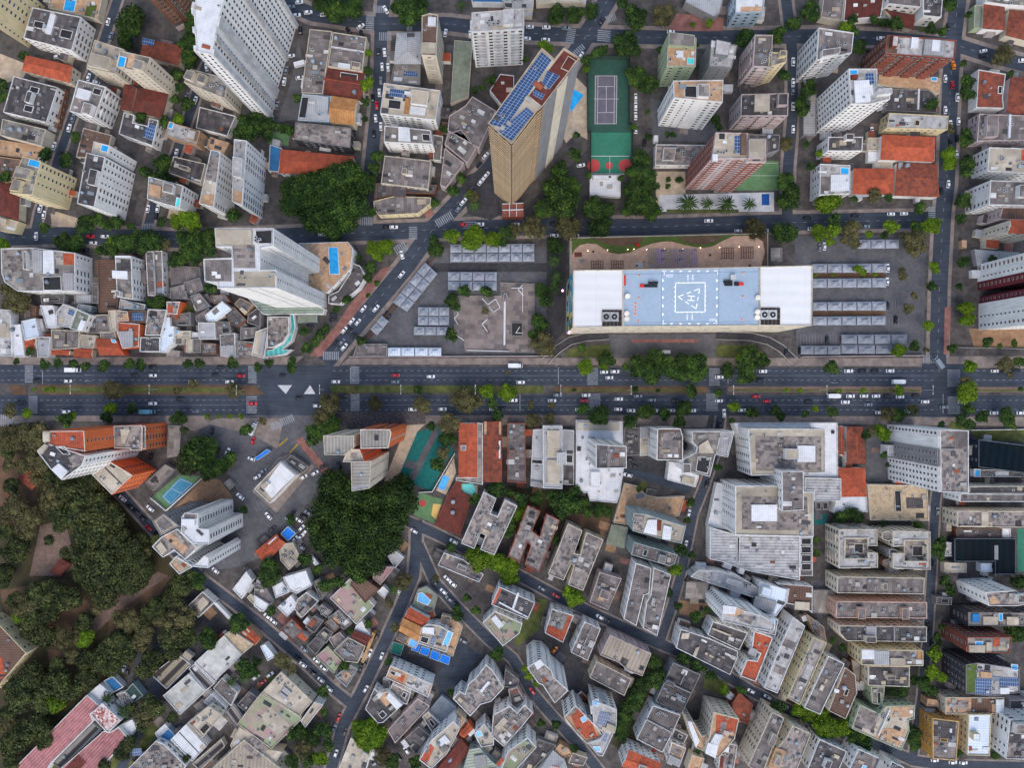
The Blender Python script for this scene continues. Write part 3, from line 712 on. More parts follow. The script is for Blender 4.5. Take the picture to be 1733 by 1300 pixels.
# parks, lots, gardens
sheet('park_floor', "-60,722 75,718 110,800 190,835 275,915 345,1000 300,1040 225,1130 60,1330 -60,1330", 'park', 1)
sheet('earth_clearing', "0,760 70,780 60,870 30,900 -20,880", 'earth', 2); sheet('earth_clearing', "0,1000 110,980 160,1030 120,1080 20,1090", 'earth', 2)
sheet('earth_clearing', "80,1100 130,1100 120,1150 90,1160", 'earth', 2); sheet('earth_clearing', "190,1010 290,975 250,1040 180,1090", 'earth', 2)
sheet('park_path', "125,1085 185,1020 268,968 285,975 200,1035 135,1098", 'path', 3); sheet('park_square', "68,890 110,880 130,960 100,975 50,975", 'path', 3)
sheet('yard', "300,1010 330,990 385,1060 340,1130 300,1160 265,1185 225,1150 225,1100", 'dk', 2)
sheet('grass', "205,1250 285,1215 235,1290 180,1310", 'grass', 3)
sheet('car_park', "742,420 930,418 925,602 592,604 655,545", 'lot', 2); sheet('car_park', "1345,400 1568,398 1562,602 1348,604", 'lot', 2)
sheet('car_park', "735,445 925,445 925,460 725,460", 'dk', 3); sheet('car_park', "925,400 960,400 955,560 925,600", 'dk', 2)
sheet('planting_strip', "1376,461 1498,461 1498,470 1376,470", 'earth', 4); sheet('planting_strip', "1376,526 1498,526 1498,534 1376,534", 'earth', 4)
sheet('plaza', "1030,566 1215,566 1215,607 1030,607", 'lot', 3); sheet('red_line', "1070,574 1182,574 1182,580 1070,580", 'red', 4); sheet('lawn', "965,590 1032,582 1032,604 955,604", 'grass', 4)
sheet('lawn', "1212,584 1275,584 1300,604 1212,604", 'grass', 4)
def curve_road(s, w): 
    L_, R_ = ribbon(P2(s), w*H/F); m = MB(); LAY[0] += 1
    for i in range(len(L_)-1): m.face([(*R_[i], .03), (*R_[i+1], .03), (*L_[i+1], .03), (*L_[i], .03)], 0)
    tag(build(m, 'ramp', [GM['dk']]), kind='structure')
    for S_ in (L_, R_):
        m = MB()
        for i in range(len(S_)-1):
            a, b_ = S_[i], S_[i+1]; m.box(((a.x+b_.x)/2, (a.y+b_.y)/2), (b_-a).length+.1, .35, 0, .8, math.atan2((b_-a).y, (b_-a).x))
        tag(build(m, 'ramp_wall', [CONC]), 'low concrete kerb wall '+('on the outer' if S_ is L_ else 'on the inner')+' side of the '+('left' if s[:3] == '922' else 'right')+' curved ramp', 'wall')
curve_road("922,612 945,590 965,577 990,571 1030,568", 13); curve_road("1345,612 1322,590 1300,577 1270,570 1212,568", 13)
sheet('tower_garden', "780,300 835,280 850,362 830,372 792,362", 'dk', 3); sheet('tower_forecourt', "898,340 998,250 1000,372 885,372", 'dk', 2)
sheet('pool_deck', "950,225 975,130 993,148 994,236 975,225 958,242", 'sand', 3); sheet('pool', "970,150 988,160 966,190 964,170", 'water', 5)
def court(s, mat, lines, label, lvl=6): pass
sheet('sports_ground', "994,100 1064,100 1064,210 1068,212 1068,224 994,224", 'court', 4); sheet('tennis_court', "1006,127 1045,127 1044,210 1005,210", 'play', 5)
sheet('playground', "1000,224 1069,224 1067,264 1000,264", 'cgreen', 4); sheet('ball_court', "999,264 1065,264 1065,294 999,294", 'cgreen', 5)
for cx_, cy_, r_, mt_ in ((1005, 280, 11, 'cred'), (1058, 280, 11, 'cred'), (1031, 280, 6, 'cred'), (715, 852, 6, 'cred')):
    sheet('court_circle', [px(cx_+r_*math.cos(i*.4488), cy_+r_*math.sin(i*.4488)) for i in range(14)], mt_, 7)
sheet('patio', "1110,290 1160,290 1160,350 1110,350", 'sand', 2); sheet('patio', "1100,165 1215,200 1215,240 1105,240", 'lot', 2); sheet('patio', "1115,330 1310,325 1310,358 1115,358", 'white', 2)
sheet('court', "1258,272 1318,272 1318,322 1240,322", 'dgreen', 3); sheet('pool', "1289,328 1302,328 1302,347 1289,347", 'waterd', 4)
sheet('hedge_bed', "1128,354 1250,354 1250,360 1128,360", 'grass', 4)
sheet('yard', "0,90 50,110 40,130 -20,150", 'sand', 2); sheet('yard', "85,355 135,370 125,385 88,382", 'sand', 2); sheet('yard', "505,60 525,200 470,205 495,130", 'lot', 2)
sheet('sports_court', "455,222 490,226 488,246 452,242", 'dgreen', 3)
sheet('sports_court', "257,842 302,804 340,806 282,863", 'dgreen', 4); sheet('blue_court', "273,841 305,808 328,819 289,856", 'cblue', 6)
sheet('dirt_yard', "295,860 345,810 372,812 395,843 348,851 322,848", 'dirt', 3); sheet('paved_yard', "385,870 430,860 470,900 480,930 400,960 340,970", 'lot', 2)
sheet('paved_square', "688,720 720,718 706,731 673,813 650,815", 'sand', 2); sheet('teal_court', "706,731 742,721 770,767 750,787 732,832 700,820 673,810", 'teal', 3)
sheet('court_walk', "735,724 744,730 702,814 690,812", 'lot', 6); sheet('court_walk', "688,778 705,783 700,795 684,790", 'lot', 7)
sheet('pool_deck', "738,830 768,775 772,800 755,838", 'sand', 5); sheet('pool', "741,826 750,804 761,808 752,831", 'water', 7); sheet('pool_deck', "778,818 808,822 808,838 795,840 778,832", 'sand', 5); sheet('pool', "782,820 800,819 806,830 800,838 788,835 782,828", 'watert', 7)
sheet('ball_court', "709,833 750,846 735,886 700,872", 'dgreen', 4); sheet('court_circle', "733,853 747,854 738,880 730,872", 'cyel', 7)
sheet('ramp_lane', "1056,775 1172,810 1168,838 1056,800", 'asphalt', 3); sheet('yard', "1058,774 1130,780 1128,808 1058,792", 'dk', 5)
sheet('lawn', "1640,728 1780,726 1780,750 1655,744", 'grass', 2); sheet('alley_yard', "1466,730 1503,730 1503,815 1467,816", 'lot', 3)
sheet('court', "1722,895 1780,895 1780,968 1722,968", 'cgreen', 3); sheet('garden_court', "1640,556 1780,556 1780,588 1648,588", 'dirt', 2)
sheet('garden', "1150,1016 1210,1024 1190,1046 1150,1040", 'dirt', 3); sheet('walled_yard', "905,1014 926,1015 914,1065 875,1095 870,1085", 'grass', 2)
sheet('dark_yard', "735,1148 820,1110 820,1160 745,1180", 'dk', 2); sheet('fork_yard', "735,1148 780,1085 815,1110 770,1160 745,1180", 'asphalt', 3)
sheet('dark_yard', "665,1100 765,1125 755,1145 660,1130", 'dk', 2); sheet('yard', "935,1080 1000,1090 980,1180 935,1150", 'dk', 2); sheet('lawn', "1194,1140 1232,1155 1225,1180 1190,1165", 'grass', 2)
sheet('green_belt', "1095,1110 1120,1120 1105,1200 1065,1280 1035,1260 1060,1180", 'park', 2); sheet('yard', "960,870 1035,870 1020,915 965,890", 'earth', 2)
sheet('green_belt', "860,820 1040,850 1035,880 940,890 870,900", 'park', 1); sheet('green_verge', "1610,712 1640,720 1638,732 1600,726", 'grass', 10)
sheet('netted_green', "1378,870 1400,870 1400,888 1378,888", 'teal', 3); sheet('garden', "995,500 1,1 1,1", 'grass', 1) if False else None
# avenue medians, raised
def median(s, mat, nm, label):
    m = MB(); m.prism(dedupe(P2(s)), 0, .16, 0, 1); build_ = build(m, nm, [CONC, GM[mat]]); tag(build_, kind='structure')
    m = MB(); Q = inset(dedupe(P2(s)), .4); m.face([(x, y, .165) for x, y in Q]); tag(build(m, nm, [GM[mat]]), kind='structure')
median("15,652 40,652 46,668 22,668", 'earth', 'median', ''); median("62,652 405,653 408,668 66,667", 'earth', 'median', ''); median("409,652 430,654 450,668 412,668", 'earth', 'median', '')
median("558,653 920,653 920,665 560,664", 'grass', 'median', ''); median("938,654 1195,655 1195,664 940,664", 'earth', 'median', ''); median("1232,654 1560,654 1560,664 1232,664", 'path', 'median', ''); median("1638,655 1780,655 1780,664 1640,664", 'path', 'median', '')
median("470,652 494,652 484,667", 'white', 'traffic_island', ''); median("514,667 534,667 525,652", 'white', 'traffic_island', '')
for x0_, x1_ in ((945, 1190), (1236, 1556), (1642, 1760)): sheet('planting_strip', f"{x0_},659 {x1_},659.5 {x1_},662.5 {x0_},662", 'grass', 50)
sheet('planting_strip', "70,655 400,656 400,664 70,664", 'grass', 50)
# road markings
def marks(name, quads, mat=PAINT, z=.05):
    m = MB()
    for q in quads: m.face([(x, y, z) for x, y in q])
    return tag(build(m, name, [mat]), kind='structure')
def stripes(cx_, cy_, w, h, ang, n):
    """zebra: n bars of length h across width w"""
    a = math.radians(ang); ca, sa = math.cos(a), math.sin(a); out = []
    for i in range(n):
        u0 = -w/2+w*(i+.22)/n; u1 = -w/2+w*(i+.78)/n; q = []
        for u, v_ in ((u0, -h/2), (u1, -h/2), (u1, h/2), (u0, h/2)): q.append(px(cx_+u*ca+v_*sa, cy_-u*sa+v_*ca))
        out.append(q)
    return out
for z_ in [(49, 633, 30, 14, 90, 9), (427, 634, 30, 14, 90, 9), (601, 635, 30, 14, 90, 9), (1003, 637, 30, 18, 90, 9), (1209, 638, 30, 18, 90, 9), (1614, 640, 30, 22, 90, 9), (56, 685, 30, 15, 90, 9), (427, 685, 30, 15, 90, 9), (601, 681, 30, 15, 90, 9),
           (1006, 681, 30, 20, 90, 9), (1205, 681, 30, 20, 90, 9), (1614, 686, 30, 20, 90, 9), (626, 38, 26, 14, 88, 8), (643, 15, 22, 12, 0, 7), (652, 61, 22, 14, 0, 7), (693, 43, 10, 18, 0, 4), (966, 60, 26, 14, 80, 8), (1022, 60, 20, 22, 85, 6), (980, 84, 22, 10, 40, 6), (1034, 30, 18, 12, 20, 6),
           (620, 374, 22, 14, 0, 7), (678, 420, 22, 16, 30, 6), (699, 394, 22, 14, 90, 7), (752, 371, 32, 14, 30, 9), (560, 602, 28, 14, 0, 9), (1577, 362, 26, 12, 90, 8), (1575, 608, 26, 14, 0, 8), (250, 383, 20, 10, 0, 7), (478, 715, 42, 12, 24, 12), (795, 381, 14, 22, 90, 4), (8, 712, 30, 20, 0, 8)]:
    marks('crosswalk', stripes(*z_))
ds = []
for y_ in (627.5, 643.5, 677.5, 694): 
    for x_ in range(-20, 1760, 11):
        if 440 < x_ < 556 or 1575 < x_ < 1640: continue
        ds.append([px(x_, y_-.35), px(x_+5, y_-.35), px(x_+5, y_+.35), px(x_, y_+.35)])
marks('lane_dashes', ds)
for y_, x0, x1 in ((635.8, 62, 408), (635.8, 620, 990), (635.8, 1225, 1570), (686, 75, 410), (685.5, 620, 990), (685.8, 1225, 1570)):
    marks('lane_line', [[px(x_, y_-.2), px(x_+8, y_-.2), px(x_+8, y_+.2), px(x_, y_+.2)] for x_ in range(x0, x1-8, 8)])
for x_, y0, y1 in ((72, 622, 650), (418, 670, 700), (593, 622, 650), (945, 622, 650), (880, 667, 696), (1197, 667, 696), (1232, 622, 650), (1596, 667, 700)):
    marks('stop_line', [[px(x_-.6, y0), px(x_+.6, y0), px(x_+.6, y1), px(x_-.6, y1)]])
def arrow(x, y, d=1): return [[px(x, y-.35), px(x+9*d, y-.35), px(x+9*d, y+.35), px(x, y+.35)], [px(x+9*d, y-1.4), px(x+12*d, y), px(x+9*d, y+1.4), px(x+9*d, y)]]
for x_, y_, d_ in ((155, 635, -1), (155, 645, -1), (330, 686, 1), (325, 697, 1), (1418, 636, -1), (1418, 648, -1), (1375, 678, 1)): marks('road_arrow', arrow(x_, y_, d_))
for nm_, st_ in (('north avenue', 2), ('slanted avenue', 4), ('right hand cross street', 9), ('top street', 3)):
    q = []; pts = [Vector(p) for p in SP[st_][1]]
    for a_, b_ in zip(pts, pts[1:]):
        L0 = (b_-a_).length; d_ = (b_-a_)/L0; n_ = Vector((-d_.y, d_.x))*.09; k_ = 2.0
        while k_ < L0-2:
            p0 = a_+d_*k_; p1 = a_+d_*(k_+2); q.append([tuple(p0-n_), tuple(p1-n_), tuple(p1+n_), tuple(p0+n_)]); k_ += 5.5
    marks('lane_dashes', q)
q = []
for (x0, y0, x1, y1) in ((472, 755, 487, 742), (490, 767, 504, 752)):
    d_ = Vector((x1-x0, y1-y0)).normalized(); n_ = Vector((-d_.y, d_.x))*1.3; q.append([px(x0-n_.x, y0-n_.y), px(x1-n_.x, y1-n_.y), px(x1+n_.x, y1+n_.y), px(x0+n_.x, y0+n_.y)])
marks('yellow_marking', q, PAINTY)
def line(x0, y0, x1, y1, w=.5):
    d_ = Vector((x1-x0, y1-y0)).normalized(); n_ = Vector((-d_.y, d_.x))*w/2; return [px(x0-n_.x, y0-n_.y), px(x1-n_.x, y1-n_.y), px(x1+n_.x, y1+n_.y), px(x0+n_.x, y0+n_.y)]
marks('court_lines', [line(*a_) for a_ in ((1008, 128, 1044, 128), (1007, 209, 1043, 209), (1008, 128, 1007, 209), (1044, 128, 1043, 209), (1012, 128, 1011, 209), (1040, 128, 1039, 209), (1012, 146, 1040, 146), (1011, 190, 1040, 190), (1005, 167, 1047, 167), (1026, 146, 1026, 190),
   (999, 264, 1065, 264, .8), (999, 294, 1065, 294, .8), (1032, 264, 1032, 294), (276, 841, 305, 811), (305, 811, 325, 819), (325, 819, 289, 853), (289, 853, 276, 841), (290, 827, 308, 836), (1260, 297, 1318, 297), (1262, 276, 1316, 276))], WHITEM, .08)
q = []
for x_ in range(1355, 1424, 5): q.append(line(x_, 566, x_, 583, .35))
for y_ in (518, 548): 
    for x_ in range(1500, 1522, 5): q.append(line(x_, y_-12, x_, y_+4, .35))
for i in range(12): q.append(line(430+i*5, 858-i*4, 436+i*5, 866-i*4, .4))
marks('parking_lines', q)
def helipad_building():
    """long clinic block with a helipad roof, its garden podium and the lamps in the garden"""
    global CUR
    hp = 10; h = 42
    b(hp, 'c', 'tp', 'n', "415,303 1733,273 1733,700 420,700", "", "tan paved garden podium with wavy planting and pergolas"); B0 = CUR
    B0.root['category'] = 'podium'; root = B0.root; zz = hp-.5
    def on(mb, name, mats): return build(mb, name, mats, root)
    # wavy planting bed along the north rim: points in zoom pixels
    top = [(425, 312), (600, 308), (900, 300), (1200, 292), (1500, 286), (1640, 284)]
    wav = [(425, 420), (440, 385), (480, 352), (530, 342), (590, 345), (630, 372), (680, 402), (740, 412), (810, 402), (880, 370), (960, 342), (1040, 328), (1100, 330), (1160, 348), (1230, 362), (1300, 370), (1360, 362), (1420, 330), (1500, 292), (1640, 288)]
    m = MB(); pw = [pt(x, y, zz) for x, y in wav]+[pt(x, y, zz) for x, y in top[::-1]]; m.prism(dedupe(pw), zz+.01, zz+.35, 1, 0); on(m, 'planting_bed', [GRASS, R['rb']])
    for bx in ([(560, 312), (900, 303), (880, 345), (760, 362), (660, 350), (600, 325)], [(1130, 300), (1430, 292), (1380, 335), (1280, 350), (1190, 335)]):
        m = MB(); m.prism(dedupe([pt(x, y, zz) for x, y in bx]), zz+.36, zz+.5, 0); on(m, 'soil_bed', [GM['earth']])
    m = MB(); m.prism(dedupe([pt(x, y, zz) for x, y in ((1640, 284), (1725, 284), (1725, 490), (1690, 490), (1712, 400), (1700, 330))]), zz+.02, zz+.3, 0); on(m, 'soil_bed', [GM['earth']])
    for x0, y0, x1, y1, n in ((940, 380, 1255, 505, 22), (555, 458, 632, 508, 6), (690, 458, 766, 508, 6), (1425, 373, 1502, 443, 6), (1555, 368, 1632, 440, 6)):
        m = MB(); z = zz+2.6
        for i in range(n):
            a_, b_ = pt(x0+(x1-x0)*i/(n-1), y0, z), pt(x0+(x1-x0)*i/(n-1), y1, z); m.box(((a_[0]+b_[0])/2, (a_[1]+b_[1])/2), .55 if n > 10 else .35, abs(a_[1]-b_[1]), z, z+.15, 0, 0, 0, True)
        for y_ in ((y0+y1)/2, y0, y1): a_, b_ = pt(x0, y_, z), pt(x1, y_, z); m.box(((a_[0]+b_[0])/2, a_[1]), abs(a_[0]-b_[0]), .2, z+.16, z+.3, 0, 0, 0, True)
        for x_ in (x0, x1):
            for y_ in (y0, y1): m.cyl(pt(x_, y_, z), .1, zz, z, 6)
        on(m, 'pergola', [mk_cache('pergola_mauve', (150, 138, 152)) if n > 10 else mk_cache('pergola_brown', (112, 72, 62))])
    for x_, y_ in ((1035, 445), (1155, 445), (1345, 420), (858, 490), (566, 397), (1610, 490), (1035, 390), (1155, 390)):
        m = MB(); m.box(pt(x_, y_, zz), 2.2 if x_ in (1035, 1155) else 1, .9, zz+.01, zz+.5, 0, 0, 0); on(m, 'bench', [mk_cache('bench_brown', (92, 58, 50))])
    m = MB(); m.cyl(pt(862, 355, zz), 1.1, zz+1.6, zz+2.3, 10, 0, None, .1); m.cyl(pt(862, 355, zz), .06, zz+.3, zz+1.6, 6); on(m, 'red_parasol', [REDM])
    EM = bpy.data.materials.new('lamp_glow'); EM.use_nodes = True; p = EM.node_tree.nodes['Principled BSDF']; p.inputs['Emission Color'].default_value = (1, .78, .5, 1); p.inputs['Emission Strength'].default_value = 6
    EP = bpy.data.materials.new('magenta_glow'); EP.use_nodes = True; p = EP.node_tree.nodes['Principled BSDF']; p.inputs['Emission Color'].default_value = (1, .25, .75, 1); p.inputs['Emission Strength'].default_value = 4
    for x_, y_ in ((530, 395), (660, 390), (795, 386), (835, 383), (920, 385), (1038, 382), (1160, 382), (1277, 375), (1405, 372), (1535, 368), (1665, 368)):
        m = MB(); m.cyl(pt(x_, y_, zz), .05, zz, zz+1.2, 6, 0); m.cyl(pt(x_, y_, zz), .16, zz+1.2, zz+1.5, 8, 1); on(m, 'garden_lamp', [DARKM, EM])
    # main block
    b(h, 'c', 'hw', 'n', "435,520 768,517 768,897 430,905", "", "wide clinic block with blue helipad roof and white wings"); B = CUR; B.root['category'] = 'clinic building'
    add(h-.3, 'c', 'hp', 'n', "768,517 1680,497 1678,890 768,897", ""); add(h, 'c', 'hw', 'n', "1680,497 2031,488 2026,890 1678,890", "")
    B.walls = []; root = B.root; z = h-.85-.3+.01
    zr = h-.3-.55
    def at(x, y): return px(1050+x*240/1733, 445+y*240/1733, zr)   # from the close-up of the roof
    def deck(name, quads, mat, dz=.01):
        m = MB()
        for q in quads: m.face([(*at(*p), zr+dz) for p in q][::-1])
        return build(m, name, [mat], root)
    def ln(x0, y0, x1, y1, w=10):
        d = Vector((x1-x0, y1-y0)).normalized(); n = Vector((-d.y, d.x))*w/2; return [(x0-n.x, y0-n.y), (x1-n.x, y1-n.y), (x1+n.x, y1+n.y), (x0+n.x, y0+n.y)]
    deck('helipad_square', [ln(*q) for q in ((668, 245, 1042, 240), (1036, 240, 1032, 602), (1032, 598, 664, 602), (670, 602, 674, 245))], HPAINT)
    tri = [Vector((703, 412)), Vector((968, 314)), Vector((925, 560))]; q = []
    for i in range(3):
        a_, c_ = tri[i], tri[(i+1) % 3]; L_ = (c_-a_).length; d = (c_-a_)/L_
        for s0, s1 in ((0, .26), (.4, .6), (.74, 1)): p0, p1 = a_+d*L_*s0, a_+d*L_*s1; q.append(ln(p0.x, p0.y, p1.x, p1.y, 11))
    deck('helipad_triangle', q, HPAINT, .014)
    deck('helipad_letter_h', [ln(*e, 11) for e in ((820, 402, 912, 408), (818, 455, 905, 460))], HPAINT, .016); deck('helipad_letter_h', [ln(872, 404, 858, 459, 10)], HPAINT, .02)
    q = []
    for i in range(7):
        x_ = 520+i*109; q += [[(x_-28, 108), (x_+22, 106), (x_+4, 88)]] if 0 < i < 6 else []; q += [[(x_-28, 736), (x_+22, 734), (x_-4, 756)]] if 0 < i < 6 else []
        y_ = 110+i*104; q += [[(510, y_-25), (536, y_), (510, y_+22)], [(1170, y_+25), (1196, y_), (1172, y_-22)]] if 0 < i < 6 else []
    deck('border_marks', q, HPAINT, .012)
    deck('border_corners', [ln(*e, 9) for e in ((505, 100, 560, 100), (535, 92, 535, 150), (1140, 95, 1195, 95), (1186, 85, 1186, 140), (505, 742, 560, 742), (522, 700, 522, 760), (1135, 735, 1190, 735), (1174, 700, 1174, 750))], HPAINT, .018)
    q = []
    for x_, y_, d in ((825, 178, 1), (885, 175, -1), (815, 665, 1), (877, 662, -1)):
        q += [ln(x_, y_-25*d, x_, y_+33*d, 9), [(x_-18, y_-12*d), (x_, y_-38*d), (x_+18, y_-12*d)]]
    deck('arrows', q, HPAINT, .013)
    q = []
    for k_ in range(6): q += [[(690+k_*58, 243), (720+k_*58, 243), (712+k_*58, 232)], [(690+k_*58, 601), (720+k_*58, 601), (700+k_*58, 614)], [(672, 275+k_*58), (672, 305+k_*58), (655, 300+k_*58)], [(1035, 275+k_*58), (1035, 305+k_*58), (1048, 280+k_*58)]]
    deck('tick_marks', q, HPAINT, .02)
    for s_, X, Y, r_ in (('N22', 553, 172, 0), ('N22', 1172, 680, math.pi)):
        cu = bpy.data.curves.new('roof_text', 'FONT'); cu.body = s_; cu.size = 4.2*.31; cu.size = 1.9; o = bpy.data.objects.new('tmp', cu); COL.objects.link(o); bpy.context.view_layer.update()
        me = bpy.data.meshes.new_from_object(o.evaluated_get(bpy.context.evaluated_depsgraph_get())); bpy.data.objects.remove(o); me.materials.clear(); me.materials.append(HPAINT)
        x_, y_ = at(X, Y); link('roof_text', me, root, (x_-root.location.x, y_-root.location.y, zr+.02), r_)
    dk = mk_cache('deck_groove', (92, 120, 150))
    deck('gutter', [ln(*e, 4) for e in ((40, 138, 540, 128), (540, 126, 1170, 116), (1170, 112, 1700, 104), (40, 732, 1690, 714), (505, 80, 500, 770), (1204, 70, 1198, 765), (545, 128, 545, 158), (1172, 112, 1172, 142))], dk, .011)
    for X, Y, r_ in ((82, 410, 32), (72, 622, 32), (72, 686, 32), (1670, 428, 32), (1665, 602, 32), (1662, 668, 32)):
        m = MB(); s_ = .1385*(H-zr)/F; m.cyl(at(X, Y), r_*s_, zr, zr+1.6, 16, 0); m.cyl(at(X, Y), r_*s_*.5, zr+1.6, zr+1.75, 12, 0); build(m, 'water_tank', [mk_cache('cream_tank', (226, 220, 208))], root)
    for X, Y in ((230, 152), (226, 428), (183, 497), (183, 540), (183, 584), (183, 627), (218, 710), (1498, 124), (1492, 408), (1486, 692)):
        m = MB(); m.cyl(at(X, Y), .32, zr, zr+.5, 10, 0); m.cyl(at(X, Y), .6, zr+.012, zr+.1, 10, 1); build(m, 'roof_valve', [ORNG, mk_cache('pale_orange', (232, 190, 165))], root)
    for X in (240, 262):
        pass
    for (x0, y0, x1, y1, hh, mt) in ((340, 232, 455, 258, 1.2, DARKM), (285, 268, 448, 298, 1.0, DARKM), (238, 262, 285, 298, .8, REDM), (350, 215, 385, 232, 1, UNIT), (1258, 215, 1360, 245, 1.2, DARKM), (1268, 248, 1362, 280, 1.0, DARKM), (1390, 235, 1440, 280, 1, DARKM), (1440, 240, 1500, 276, .8, REDM), (1335, 148, 1400, 212, 1.8, UNIT), (42, 155, 62, 275, .8, REDM)):
        c_ = at((x0+x1)/2, (y0+y1)/2); s_ = .1385*(H-zr)/F; m = MB(); m.box(c_, (x1-x0)*s_, (y1-y0)*s_, zr, zr+hh, 0, 0); build(m, 'roof_machine', [mt], root)
    for x0, x1 in ((628, 757), (1682, 1813)):   # cooling bays on the white wings; a dark slab paints the shade of their depth
        y0, y1 = (787, 897) if x0 < 1000 else (772, 885); zw = h-.5; Q = [pt(x0, y0, h), pt(x1, y0, h), pt(x1, y1, h), pt(x0, y1, h)]
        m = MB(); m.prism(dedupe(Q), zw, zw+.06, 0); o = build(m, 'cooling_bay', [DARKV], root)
        for k_ in range(6): m = MB(); a_, b_ = pt(x0+(x1-x0)*k_/5, y0, h), pt(x0+(x1-x0)*k_/5, y1, h); m.box((a_[0], (a_[1]+b_[1])/2), .25, abs(a_[1]-b_[1]), zw+.07, zw+.3, 0, 0); build(m, 'bar', [mk_cache('bay_bar', (120, 100, 92))], o, org=root.location)
        for k_ in range(4): m = MB(); a_, b_ = pt(x0, y0+(y1-y0)*k_/3, h), pt(x1, y0+(y1-y0)*k_/3, h); m.box(((a_[0]+b_[0])/2, a_[1]), abs(a_[0]-b_[0]), .25, zw+.31, zw+.45, 0, 0); build(m, 'bar', [mk_cache('bay_bar', (120, 100, 92))], o, org=root.location)
        for k_ in (0, 1):
            c_ = pt(x0+25+k_*54, (y0+y1)/2-10, h); m = MB(); m.box(c_, 4.0, 4.4, zw+.3, zw+1.1, 0, 0); m.cyl(c_, 1.35, zw+1.1, zw+1.3, 14, 1); m.cyl(c_, .45, zw+1.3, zw+1.4, 8, 0); build(m, 'cooling_fan', [UNIT, DARKM], o, org=root.location)
    # scattered dark windows on the long south wall and coloured panels on the west end
    r = random.Random(4); P = B.P; n = 0; LED = [mk_cache('led_teal', (60, 150, 170)), mk_cache('led_yellow', (206, 190, 80)), mk_cache('led_navy', (30, 40, 60))]
    segs = [((430, 905), (768, 897), h), ((768, 897), (1678, 890), h-.3), ((1678, 890), (2026, 890), h)]
    for _ in range(88):
        t_ = r.uniform(.01, .985); a_, c_ = Vector(pt(430, 905, h)), Vector(pt(2026, 890, h)); p = a_.lerp(c_, t_)
        sg = next(s_ for s_ in segs if Vector(pt(*s_[1], s_[2])).x >= p.x-.01); A_, C_ = Vector(pt(*sg[0], sg[2])), Vector(pt(*sg[1], sg[2])); d = (C_-A_).normalized(); k_ = (p.x-A_.x)/d.x; q = A_+d*k_
        if r.random() < .35 and n: zq = lz; q = A_+d*(k_)
        zq = lz = r.choice([6+i*3.0 for i in range(12)])
        link('window', WIN[0], root, (q.x-root.location.x, q.y-.04-root.location.y, zq), math.atan2(d.y, d.x), (r.choice((1.2, 2.2, 3.2)), 1, 1.1)); n += 1
    a_, c_ = Vector(pt(435, 520, h)), Vector(pt(430, 905, h))
    for i in range(10):
        for j in range(10):
            if r.random() < .3: continue
            p = a_.lerp(c_, (i+.5)/10); m = MB(); m.box((p.x-.12, p.y), .2, (a_-c_).length/10*.9, 8+j*3.2, 8+j*3.2+2.9, 0, 0, 0, True); build(m, 'facade_panel', [LED[0 if j > 3 and i < 7 else r.choice((1, 2, 0))]], root)
    for X, Y in ((952, 492), (963, 563)):
        root2 = bpy.data.objects.new('floodlight', None); COL.objects.link(root2); root2.location = (*px(X, Y, 20), 0)
        for nm_, mt, z0, z1, r0 in (('pole', DARKM, 0, 20, .12), ('lamp', EP, 20, 20.7, .55)): m = MB(); m.cyl((0, 0), r0, z0, z1, 8); link(nm_, m.mesh(nm_, [mt]), root2)
        tag(root2, 'magenta glowing floodlight on a pole at the '+('upper' if Y < 500 else 'lower')+' end of the clinic west wall', 'floodlight')
# --- buildings, trees and cars, one sector of the town
T(860,325)
helipad_building()
t("230,110,85 370,80,122 880,70,112 950,110,90 790,120,48 620,235,98 310,350,72 230,650,62 250,720,60 205,870,72 180,950,58 880,1160,98 960,1210,90 980,1110,78 1090,1170,88 1160,1210,80 1170,1130,80 1260,1130,82 1270,1200,80 655,1120,72 1610,1120,102 1690,1130,62 1470,1190,62 1590,1220,80 780,1165,32 560,100,85 640,110,85 20,60,40 490,1040,36")
t("520,1170,64 640,1150,50 910,1180,70 1570,1110,60","l")
t("230,1010,102 400,230,112 40,250,62 180,240,100 1650,235,92 280,1060,50","y")
t("310,455,52 320,570,66 310,640,50 1200,75,78 1330,75,56 1460,80,74 1610,80,54 220,910,50","p")
c("50,213,w,0 303,213,k,0 143,292,w,0 310,288,w,0 448,288,w,0 1338,190,w,0 1640,180,k,0 1535,258,w,0 1710,255,w,0 83,1268,w,0 640,1200,w,0 712,1197,w,0 675,1237,w,0 1408,1233,w,0 1700,1195,w,0 1680,1257,k,0 1615,1195,w,0")
v("48,1158,w,0")
# --- buildings, trees and cars, one sector of the town
T(430,325)
b(10,'w','t','n',"300,340 445,336 625,330 660,380 645,510 485,672 385,640 300,560","Pp 497,370 555,370 565,545 505,545","pool terrace podium beside the white hotel")
b(7,'w','d','n',"648,470 705,490 745,560 700,640 570,748 495,742 495,690 560,660 640,540","","curved dark ramp roof with white rim")
b(6,'w','gl','n',"-80,668 100,652 470,778 460,812 60,815","","green glass atrium roof at the hotel foot")
b(5,'w','te','n',"238,815 265,815 275,900 250,990 190,1050 250,1050 200,1085 60,1102 60,1060 120,1050 200,1010 238,940 245,880","","curved teal glass canopy")
b(8,'w','q','n',"88,830 232,830 232,940 195,1000 130,1035 85,1038","","pebble covered rounded roof")
b(3,'e','v','n',"290,822 415,815 422,868 290,872","","pale green marquee at the hotel entrance")
b(7,'y','f','w',"795,60 930,25 1180,35 1175,78 1090,142 830,155 800,110","","corner block with curved cream front and windows")
b(6,'b','d','n',"812,-60 1220,-50 1200,8 940,5 925,20 812,42","B.3,.2,.5,.9","dark brown roofs behind the curved cream front")
